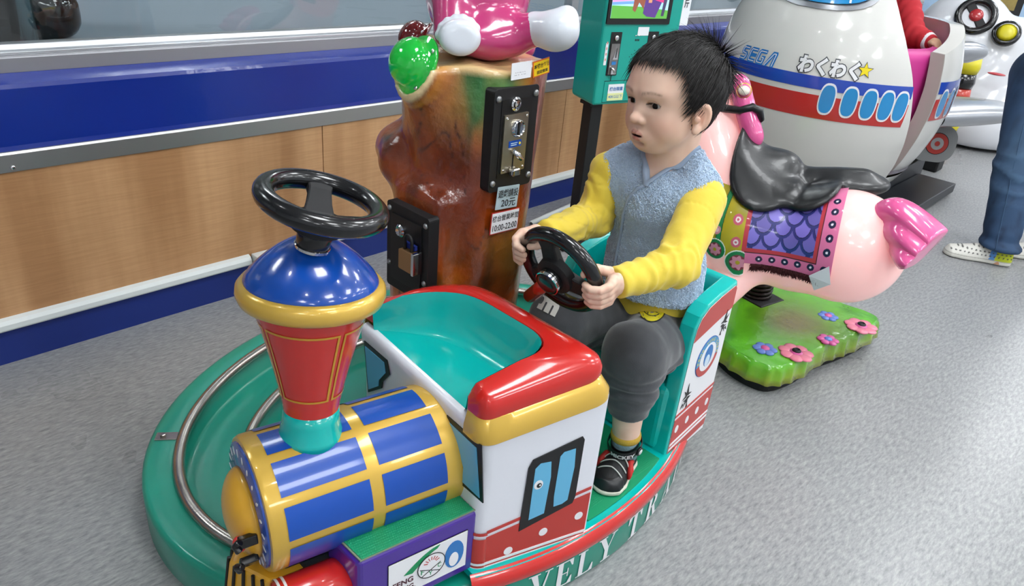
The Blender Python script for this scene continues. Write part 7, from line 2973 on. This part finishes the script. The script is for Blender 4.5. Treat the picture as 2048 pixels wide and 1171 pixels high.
def cast(target, fn, off=0.001, back=0.25):
    """nearest surface point seen from the side the photographer stood, near a known point"""
    target = np.asarray(target, float)
    d = unit(EYE0 - target)
    return Vector(drop(target, d, fn, back) + d * off)


def patch_at(c, fn, w, h, up=(0, 0, 1), tilt=0.0):
    """little frame hugging a soft surface: returns map (x, y) -> point"""
    c = np.asarray(c, float)
    d = unit(EYE0 - c)
    r = unit(np.cross(-d, up)) * 1.0
    u = np.cross(r, -d)
    ct, st_ = math.cos(tilt), math.sin(tilt)
    r2, u2 = r * ct + u * st_, -r * st_ + u * ct
    return lambda x, y, o=0.0012: cast(c + r2 * x + u2 * y, fn, o, 0.12)


def soft_disc(name, fnmap, r, m, off, n=28, rings=5, ry=None):
    b = MB()
    b.v.append(fnmap(0, 0, off))
    for k in range(1, rings + 1):
        for i in range(n):
            a = 2 * PI * i / n
            b.v.append(fnmap(r * k / rings * math.cos(a), (ry or r) * k / rings * math.sin(a), off))
    for i in range(n):
        b.f.append((0, 1 + i, 1 + (i + 1) % n))
    for k in range(rings - 1):
        for i in range(n):
            i2 = (i + 1) % n
            b.f.append((1 + k * n + i, 1 + (k + 1) * n + i, 1 + (k + 1) * n + i2, 1 + k * n + i2))
    b.mi = [0] * len(b.f)
    return b.build(name, m, boy, True)


# smiley patch at the pocket
pm = patch_at((1.0842,0.6200,0.4575), trousers_f, 0.03, 0.03, tilt=-0.10)
sm = soft_disc('smiley_patch', pm, 0.0265, BLACK_PRINT, 0.0010)
soft_disc('smiley_face', pm, 0.0240, mat('smiley_yellow', '#d2c41e', 0.6), 0.0020)
b = MB()
b.tube([pm(0.016 * math.sin(a), -0.002 - 0.012 * math.cos(a), 0.0026) for a in np.linspace(-1.25, 1.25, 14)], 0.0011, 6)
b.build('smiley_mouth', BLACK_PRINT, boy, True)
for x in (-0.007, 0.007):
    MB().tube([pm(x, 0.004, 0.0026), pm(x, 0.011, 0.0026)], 0.0014, 6).build('smiley_eye', BLACK_PRINT, boy, True)
# white lettering on the dark front of the right leg
LET = mat('grey_white_print', '#b9b9b4', 0.7)
pm2 = patch_at((0.9015,0.7200,0.4790), trousers_f, 0.03, 0.03, tilt=-0.35)
text_on('trouser_letter', 'm', lambda x, y: pm2(x, y, 0.002), LET, boy, 0.1, (0.036, 0.026), bold=0.006)
pm3 = patch_at((0.9294,0.7000,0.5279), trousers_f, 0.03, 0.03, tilt=-0.45)
text_on('trouser_letter', 'at', lambda x, y: pm3(x, y, 0.002), LET, boy, 0.1, (0.045, 0.022), bold=0.006)

# socks and shoes
SOCK_B = mat('sock_blue_knit', '#7d98a0', 0.95, bump=0.6, bscale=400, bdist=0.002)
SOCK_Y = mat('sock_yellow_knit', '#b9983a', 0.95, bump=0.6, bscale=400, bdist=0.002)
SHB = mat('shoe_black_mesh', '#101012', 0.6, bump=0.5, bscale=600, bdist=0.001)
SHG = mat('shoe_black_rubber', '#17181a', 0.35)
SOLE = mat('shoe_white_sole', '#cfcabb', 0.6)
SHR_ = mat('shoe_red', '#b3241f', 0.6)
SHW = mat('shoe_white_cord', '#bdbdb8', 0.7)


def kid_shoe(an, toe, kn, text):
    d = unit((toe - an) * A3(1, 1, 0))
    s = A3(-d[1], d[0], 0)
    z0 = 0.1165
    heel = A3(an[0], an[1], z0) - d * 0.030
    L = np.linalg.norm((toe - heel)[:2])
    A = np.stack([d, s, A3(0, 0, 1)])
    leg = unit(kn - an)

    def loc(p):
        return (p - heel) @ A.T

    def prof(p, grow, zlo, zhi):
        q = loc(p)
        x, y, z = q[:, 0], q[:, 1], q[:, 2]
        t = np.clip(x / L, 0, 1)
        w = np.interp(t, [0, 0.1, 0.35, 0.68, 0.88, 1], [0.020, 0.026, 0.027, 0.034, 0.030, 0.014]) + grow
        h = np.interp(t, [0, 0.15, 0.38, 0.55, 0.78, 0.94, 1], [0.052, 0.058, 0.056, 0.045, 0.034, 0.027, 0.016]) + grow
        k = np.sqrt((y / w) ** 2 + (np.maximum(z - 0.008, 0) / np.maximum(h - 0.008, 0.008)) ** 2) - 1
        a = k * np.minimum(w, h) * 0.75
        a = smax(a, -x - grow, 0.012)
        a = smax(a, x - L - grow, 0.012)
        a = smax(a, zlo - z, 0.003)
        return smax(a, z - zhi, 0.003) * 0.85
    lo2 = np.minimum(heel, toe) - 0.06
    hi2 = np.maximum(heel, toe) + 0.06
    lo2[2], hi2[2] = z0 - 0.004, z0 + 0.08
    sdf_obj('shoe_upper', lambda p: prof(p, 0.0, 0.008, 0.09), lo2, hi2, 0.0028, SHB, boy)
    sdf_obj('shoe_sole', lambda p: prof(p, 0.0028, 0.0, 0.0095), lo2, hi2, 0.0022, SOLE, boy)
    sdf_obj('toe_cap', lambda p: smax(prof(p, 0.0016, 0.008, 0.030), 0.74 * L - loc(p)[:, 0] - 0.35 * np.maximum(loc(p)[:, 2] - 0.012, 0), 0.003), lo2, hi2, 0.0024, SHG, boy)
    G = lambda f, l, u: Vector(heel + d * f + s * l + A3(0, 0, u))
    up = lambda p: prof(p, 0.0, 0.008, 0.09)

    def on(f, th, off=0.001):
        dv_ = s * math.sin(th) + A3(0, 0, math.cos(th))
        return Vector(drop(heel + d * f + A3(0, 0, 0.012), dv_, up, 0.08) + dv_ * off)
    for f in (0.46, 0.58, 0.70):
        MB().tube([on(L * (f + 0.04 * abs(th)), th, 0.0015) for th in np.linspace(-1.0, 1.0, 13)], 0.0014, 6).build('shoe_cord', SHW, boy, True)
    # red tongue tab and side flash
    for sg in (-1, 1):
        b = MB()
        pts = [on(L * 0.34, sg * 0.9, 0.003), on(L * 0.44, sg * 0.75, 0.004), on(L * 0.50, sg * 1.15, 0.004), on(L * 0.60, sg * 1.35, 0.003), on(L * 0.46, sg * 1.5, 0.003)]
        b.tube(pts, [0.004, 0.006, 0.0065, 0.0045, 0.003], 8)
        b.build('red_flash', SHR_, boy, True)
    MB().tube([on(L * 0.36, x, 0.004) for x in (-0.5, -0.2, 0.2, 0.5)], 0.005, 8).build('red_tab', SHR_, boy, True)
    MB().tube([G(0.0, 0.012, 0.05), G(-0.004, 0.0, 0.060), G(0.0, -0.012, 0.05)], 0.005, 8).build('heel_loop', SHR_, boy, True)
    # ankle strap with lettering
    ac = np.array((an[0], an[1], 0)) + d * 0.004 + A3(0, 0, z0 + 0.0620)
    sn = unit(A3(0, 0, 1) + d * 0.22)
    sx = unit(np.cross(sn, s))
    ring = lambda th, r, h: Vector(ac + (sx * math.cos(th) * 1.15 + s * math.sin(th)) * r + sn * h)
    b = MB()
    b.grid(lambda u, v: ring(2 * PI * u, 0.0325 + 0.002 * math.sin(PI * v), -0.0095 + 0.019 * v), 40, 5, closeu=True)
    b.grid(lambda u, v: ring(2 * PI * u, 0.0275, 0.0095 - 0.019 * v), 40, 3, closeu=True)
    st_ = b.build('ankle_strap', SHG, boy, True)
    if text:
        # where the strap faces the viewer
        tv = EYE0 - ac
        th0 = math.atan2(tv @ s, tv @ sx)
        sg = 1 if (np.cross(sn, np.array(ring(th0, 1, 0)) - ac) @ (np.array(ring(th0 + 0.1, 1, 0)) - np.array(ring(th0, 1, 0)))) > 0 else -1
        rgt = np.cross(-unit(tv), (0, 0, 1.0))
        dr = np.array(ring(th0 + 0.1, 0.03, 0)) - np.array(ring(th0, 0.03, 0))
        sg = 1 if dr @ rgt > 0 else -1
        text_on('strap_lettering', text, lambda x, y: ring(th0 + sg * x / 0.035, 0.0352, y), mat('strap_white', '#d5d5d5', 0.5), st_, 0.1, (0.050, 0.0105), bold=0.004, slices=14)
        # plain round badge where the strap ends
        tb = th0 + sg * 1.05
        bc = ring(tb, 0.0345, 0.0)
        bn = (np.array(bc) - ac)
        bd = MB().lathe([(0.0095, -0.001), (0.0095, 0.002), (0.008, 0.003)], bc, tuple(bn), 18).build('strap_badge', SHG, boy, True)
        MB().lathe([(0.006, 0.003), (0.0055, 0.0038)], bc, tuple(bn), 16).build('badge_face', mat('strap_white', '#d5d5d5', 0.5), bd, True)
    # sock
    s0 = an + A3(0, 0, 0.0)
    MB().lathe([(0.027, -0.022), (0.0285, -0.005), (0.0275, 0.012), (0.0272, 0.022)], s0, tuple(leg), 28).build('sock', SOCK_B, boy, True)
    MB().lathe([(0.0275, 0.020), (0.0300, 0.022), (0.0305, 0.028), (0.0295, 0.034), (0.0268, 0.0345)], s0, tuple(leg), 28).build('sock_cuff', SOCK_Y, boy, True)


kid_shoe(ANL, A3(0.945, 0.572, 0.12), KNL, 'MICKEY')
kid_shoe(ANR, A3(0.935, 0.758, 0.12), KNR, None)

# ------------------------------------------------------------------ adult standing at the right edge in blue jeans
SKIN = attr_mat('skin', rough=0.42, sss=0.15, spec=0.4, bump=0.05, bscale=250, bdist=0.0005)
adult = thing('person', (3.45, 0.45, 0), 'adult in blue jeans and white perforated slip-on shoes standing at the right edge', 'person')
AK1, KN1, HP1 = np.array((3.3417,0.4240,0.0050)), np.array((3.4627,0.4958,0.3550)), np.array((3.6029,0.5680,0.6895))
AK2 = AK1 + np.array((0.22, -0.14, 0.0))
KN2 = KN1 + np.array((0.17, -0.17, 0.0))
HP2 = HP1 + np.array((0.10, -0.16, 0.0))
PEL = (HP1 + HP2) / 2 + np.array((0, 0, 0.05))
NECK = PEL + np.array((-0.02, 0.0, 0.50))
HEADC = NECK + np.array((-0.03, 0.01, 0.17))
SH1 = NECK + np.array((-0.09, 0.14, -0.06))
SH2 = NECK + np.array((0.09, -0.15, -0.06))
HAND1 = np.array((3.4478,0.5837,0.8345))
EL1 = (SH1 + HAND1) / 2 + np.array((0.06, 0.02, -0.06))


def adult_f(p):
    a = s_ell(p, HEADC, (0.085, 0.08, 0.11))
    a = smin(a, s_cap(p, NECK, HEADC, 0.055, 0.055), 0.02)
    a = smin(a, s_cap(p, PEL, NECK, 0.11, 0.10), 0.05)
    a = smin(a, s_cap(p, SH1, SH2, 0.055, 0.055), 0.05)
    for h, k, an in ((HP1, KN1, AK1), (HP2, KN2, AK2)):
        a = smin(a, s_cap(p, h, k, 0.070, 0.052), 0.03)
        a = smin(a, s_cap(p, k, an, 0.050, 0.036), 0.01)
        a = smin(a, s_cap(p, an, an + np.array((-0.02, 0.09, -0.02)), 0.035, 0.025), 0.02)
    a = smin(a, s_cap(p, SH1, EL1, 0.045, 0.036), 0.02)
    a = smin(a, s_cap(p, EL1, HAND1, 0.036, 0.026), 0.01)
    hd = unit(HAND1 - EL1)
    sd_ = unit(np.cross(hd, (0, 0, 1)))
    a = smin(a, s_ell(p, HAND1 + hd * 0.03, (0.032, 0.032, 0.036)), 0.01)
    for k in range(4):
        b0 = HAND1 + hd * 0.05 + sd_ * (0.016 * (k - 1.5))
        a = smin(a, s_cap(p, b0, b0 + hd * 0.035 - np.array((0, 0, 0.012)), 0.010, 0.008), 0.004)
    a = smin(a, s_cap(p, HAND1 + hd * 0.02 + sd_ * 0.03, HAND1 + hd * 0.05 + sd_ * 0.04 + np.array((0, 0, -0.02)), 0.011, 0.009), 0.005)
    a = smin(a, s_cap(p, SH2, SH2 + np.array((0.05, -0.03, -0.26)), 0.045, 0.036), 0.02)
    a = smin(a, s_cap(p, SH2 + np.array((0.05, -0.03, -0.26)), SH2 + np.array((0.0, 0.05, -0.48)), 0.036, 0.026), 0.01)
    a = smin(a, s_ell(p, SH2 + np.array((-0.01, 0.06, -0.53)), (0.025, 0.035, 0.05)), 0.01)
    return a


def const_cols(hexc):
    return lambda v: np.tile(np.array(lin(hexc)), (len(v), 1))


lo_ = np.min([AK1, AK2, HP1, HP2, HAND1, EL1], 0) - 0.2
sdf_obj('body', adult_f, (lo_[0], lo_[1], 0.0), np.max([AK2, HP2, HEADC], 0) + 0.25, 0.014, SKIN, adult, const_cols('#b98a6c'))


def jeans_f(p):
    def leg(h, k, an, s):
        a = s_cap(p, h, k, 0.098, 0.076)
        a = smin(a, s_cap(p, k, an + np.array((0, 0, 0.035)), 0.077, 0.066), 0.03)
        a = smin(a, s_ell(p, an + np.array((0, 0, 0.072)), (0.072, 0.074, 0.026)), 0.012)
        return a
    a = smin(leg(HP1, KN1, AK1, 0), leg(HP2, KN2, AK2, 1), 0.012)
    a = smin(a, s_ell(p, PEL + np.array((0, 0, -0.03)), (0.155, 0.165, 0.11)), 0.05)
    w = 0.004 * np.sin(p[:, 2] * 95 + 6 * vnoise(p, 9)) * (gauss(p, KN1 + np.array((0, 0, -0.02)), (0.3, 0.3, 0.09)) + 1.4 * gauss(p, AK1 + np.array((0, 0, 0.06)), (0.4, 0.4, 0.06)))
    a = a + w + 0.004 * (fbm(p, 10, 2, 4) - 0.5)
    a = smax(a, p[:, 2] - (PEL[2] + 0.06), 0.004)
    return smax(a, -(p[:, 2] - AK1[2] - 0.058), 0.006)


def jeans_cols(v):
    c = np.tile(np.array(lin('#25405f')), (len(v), 1))
    n = fbm(v * np.array((1, 1, 0.25)), 40, 3, 9)
    c = mix(c, lin('#152a45'), (n - 0.45) * 3)
    c = mix(c, lin('#52708c'), gauss(v, KN1 + np.array((-0.08, 0.0, 0.10)), (0.10, 0.10, 0.16)) * 0.45)
    c = mix(c, lin('#4c6a88'), (np.sin(v[:, 2] * 95 + 6 * vnoise(v, 9)) < -0.6) * gauss(v, KN1 + np.array((0, 0, -0.02)), (0.3, 0.3, 0.09)) * 0.5)
    return c


sdf_obj('jeans', jeans_f, (lo_[0], lo_[1], 0.0), np.max([AK2, HP2], 0) + np.array((0.25, 0.25, 0.2)), 0.010, attr_mat('denim', rough=0.75, bump=0.35, bscale=900, bdist=0.001), adult, jeans_cols)
# seam lines down the leg
smn = [lerp(HP1, KN1, t) for t in np.linspace(0.1, 1, 7)] + [lerp(KN1, AK1 + np.array((0, 0, 0.04)), t) for t in np.linspace(0.15, 0.95, 7)]
sd_ = np.array(view(KN1))
pts_ = []
for q in smn:
    q = np.array(q) - np.array(_r) * 0.012
    t = 0.0
    for _ in range(60):
        d = jeans_f((q + sd_ * (0.16 - t))[None])[0]
        t += d * 0.8
    pts_.append(Vector(q + sd_ * (0.16 - t)))
MB().tube(pts_, 0.0016, 6).build('side_seam', mat('denim_seam', '#34506c', 0.8), adult, True)


def shirt_f(p):
    a = s_cap(p, PEL + np.array((0, 0, 0.05)), NECK + np.array((0, 0, -0.03)), 0.16, 0.125)
    a = smin(a, s_cap(p, SH1, SH2, 0.075, 0.075), 0.05)
    a = smin(a, s_cap(p, SH1, EL1, 0.062, 0.055), 0.02)
    a = smin(a, s_cap(p, EL1, HAND1 - unit(HAND1 - EL1) * 0.03, 0.054, 0.045), 0.01)
    a = smin(a, s_cap(p, SH2, SH2 + np.array((0.05, -0.03, -0.26)), 0.062, 0.055), 0.02)
    a = smin(a, s_cap(p, SH2 + np.array((0.05, -0.03, -0.26)), SH2 + np.array((0.0, 0.05, -0.46)), 0.054, 0.04), 0.02)
    a = a + 0.012 * (fbm(p, 8, 2, 2) - 0.5)
    return smax(a, -(p[:, 2] - (PEL[2] - 0.02)), 0.01)


sdf_obj('jacket', shirt_f, PEL - np.array((0.45, 0.45, 0.15)), NECK + np.array((0.4, 0.4, 0.15)), 0.014, mat('black_jacket', '#101013', 0.8), adult)


def hair_f(p):
    a = s_ell(p, HEADC + np.array((0.01, 0, 0.02)), (0.098, 0.092, 0.11))
    return smax(a, -(p @ np.array((0.25, 0, 1.0)) - (HEADC @ np.array((0.25, 0, 1.0)) - 0.01)), 0.01)


sdf_obj('hair', hair_f, HEADC - 0.16, HEADC + 0.18, 0.012, mat('dark_hair', '#14110f', 0.5), adult)
# perforated slip-on shoes
SHOEW = mat('white_shoe_foam', '#d2d0c8', 0.5)


def shoe(an, toe, heel_col):
    an = np.array(an)
    toe = np.array(toe)
    d = unit((toe - an) * np.array((1, 1, 0)))
    s = np.array((-d[1], d[0], 0))
    heel = np.array((an[0], an[1], 0)) - d * 0.055
    L = np.linalg.norm((toe - heel)[:2])
    A = np.stack([d, s, (0, 0, 1)])

    def f(p):
        q = (p - heel) @ A.T
        x, y, z = q[:, 0], q[:, 1], q[:, 2]
        t = np.clip(x / L, 0, 1)
        w = np.interp(t, [0, 0.15, 0.4, 0.7, 0.9, 1], [0.030, 0.038, 0.036, 0.047, 0.042, 0.022])
        h = np.interp(t, [0, 0.12, 0.3, 0.5, 0.75, 0.93, 1], [0.075, 0.088, 0.085, 0.068, 0.050, 0.040, 0.022])
        k = np.sqrt((y / w) ** 2 + (np.maximum(z - 0.01, 0) / np.maximum(h - 0.01, 0.01)) ** 2) - 1
        a = k * np.minimum(w, h) * 0.7
        a = smax(a, -x - 0.002, 0.02)
        a = smax(a, x - L, 0.02)
        a = smax(a, -z + 0.002, 0.006)
        return a * 0.8
    def cols(v):
        q = (v - heel) @ A.T
        c = np.tile(np.array(lin('#d6d4cc')), (len(v), 1))
        t = q[:, 0] / L
        c = np.where(((t < 0.27) & (q[:, 2] > 0.018))[:, None], np.array(lin(heel_col)), c)
        c = np.where(((t > 0.27) & (t < 0.36) & (q[:, 2] > 0.018))[:, None], np.array(lin('#4f86c4')), c)
        c = np.where((np.abs(q[:, 2] - 0.018) < 0.002)[:, None], np.array(lin('#a9a79d')), c)
        # vent holes
        gx = q[:, 0] / 0.0155
        gz = q[:, 2] / 0.0135
        gx = gx + 0.5 * (np.floor(gz) % 2)
        hole = (np.hypot(gx - np.floor(gx) - 0.5, gz - np.floor(gz) - 0.5) < 0.21) & (q[:, 2] > 0.026) & (q[:, 2] < 0.078)
        return np.where(hole[:, None], c * 0.0 + np.array(lin('#4a4946')), c)
    lo2 = np.minimum(heel, toe) - 0.09
    hi2 = np.maximum(heel, toe) + 0.09
    lo2[2] = -0.004
    hi2[2] = 0.12
    sdf_obj('shoe', f, lo2, hi2, 0.0035, attr_mat('shoe_foam', rough=0.55), adult, cols)


T1 = np.array((3.2625,0.5969,0.0000))
shoe(AK1 * np.array((1, 1, 0)), T1, '#b9c422')
shoe(AK2 * np.array((1, 1, 0)), AK2 * np.array((1, 1, 0)) + (T1 - AK1 * np.array((1, 1, 0))) * 0.98, '#b9c422')

# ------------------------------------------------------------------ child in a red top riding in the airplane
kid = thing('person', (3.5, 1.2, 0.5), 'child in a red long-sleeved top sitting inside the airplane ride', 'person')
KS, KE, KH_ = np.array((3.7890,1.2303,0.9379)), np.array((3.6655,1.0845,0.7485)), np.array((3.6180,0.9962,0.7408))
KT = KS + np.array((0.06, 0.10, 0.0))
KP = np.array((3.55, 1.25, 0.52))
KHD = KT + np.array((-0.02, 0.03, 0.17))


def kid_f(p):
    a = s_ell(p, KHD, (0.085, 0.08, 0.10))
    a = smin(a, s_cap(p, KT, KHD, 0.04, 0.04), 0.02)
    a = smin(a, s_cap(p, KP, KT - np.array((0, 0, 0.04)), 0.09, 0.07), 0.04)
    a = smin(a, s_cap(p, KS, KE, 0.036, 0.028), 0.03)
    a = smin(a, s_cap(p, KE, KH_, 0.028, 0.020), 0.01)
    h = unit(KH_ - KE)
    s = unit(np.cross(h, (0, 0, 1)))
    a = smin(a, s_ell(p, KH_ + h * 0.022, (0.024, 0.024, 0.022)), 0.01)
    for k in range(4):
        b0 = KH_ + h * 0.038 + s * (0.011 * (k - 1.5))
        a = smin(a, s_cap(p, b0, b0 + h * 0.016 - np.array((0, 0, 0.016)), 0.0075, 0.0065), 0.003)
    a = smin(a, s_cap(p, KH_ + h * 0.01 + s * 0.02, KH_ + h * 0.035 + s * 0.028, 0.008, 0.007), 0.004)
    for sgn in (-0.07, 0.07):
        a = smin(a, s_cap(p, KP + np.array((0, sgn, 0)), KP + np.array((-0.14, sgn, 0.02)), 0.05, 0.04), 0.02)
        a = smin(a, s_cap(p, KP + np.array((-0.14, sgn, 0.02)), KP + np.array((-0.16, sgn, -0.20)), 0.04, 0.03), 0.01)
    return a


sdf_obj('body', kid_f, np.minimum(KP, KH_) - np.array((0.3, 0.2, 0.28)), KHD + np.array((0.3, 0.3, 0.2)), 0.007, SKIN, kid, const_cols('#c9a184'))


def kidtop_f(p):
    a = s_cap(p, KP, KT - np.array((0, 0, 0.04)), 0.11, 0.09)
    a = smin(a, s_cap(p, KS, KE, 0.052, 0.046), 0.03)
    a = smin(a, s_cap(p, KE, KE + (KH_ - KE) * 0.72, 0.047, 0.040), 0.02)
    h = unit(KH_ - KE)
    a = a + 0.010 * (fbm(p, 18, 2, 2) - 0.5) + 0.003 * np.sin((p @ h) * 170)
    return a


sdf_obj('red_top', kidtop_f, np.minimum(KP, KH_) - 0.2, KT + 0.2, 0.007, mat('red_knit', '#b5202b', 0.8, bump=0.2, bscale=500), kid)
h = KH_ - KE
MB().lathe([(0.037, 0.0), (0.039, 0.004), (0.034, 0.026), (0.028, 0.028)], KE + h * 0.70, tuple(h), 20).build('white_cuff', mat('white_cotton', '#dcdcdf', 0.8), kid, True)


def kidhair_f(p):
    a = s_ell(p, KHD + np.array((0.01, 0, 0.015)), (0.095, 0.09, 0.105))
    return smax(a, -(p @ np.array((0.3, 0, 1.0)) - (KHD @ np.array((0.3, 0, 1.0)) - 0.01)), 0.01)


sdf_obj('hair', kidhair_f, KHD - 0.14, KHD + 0.15, 0.01, MATS['dark_hair'], kid)
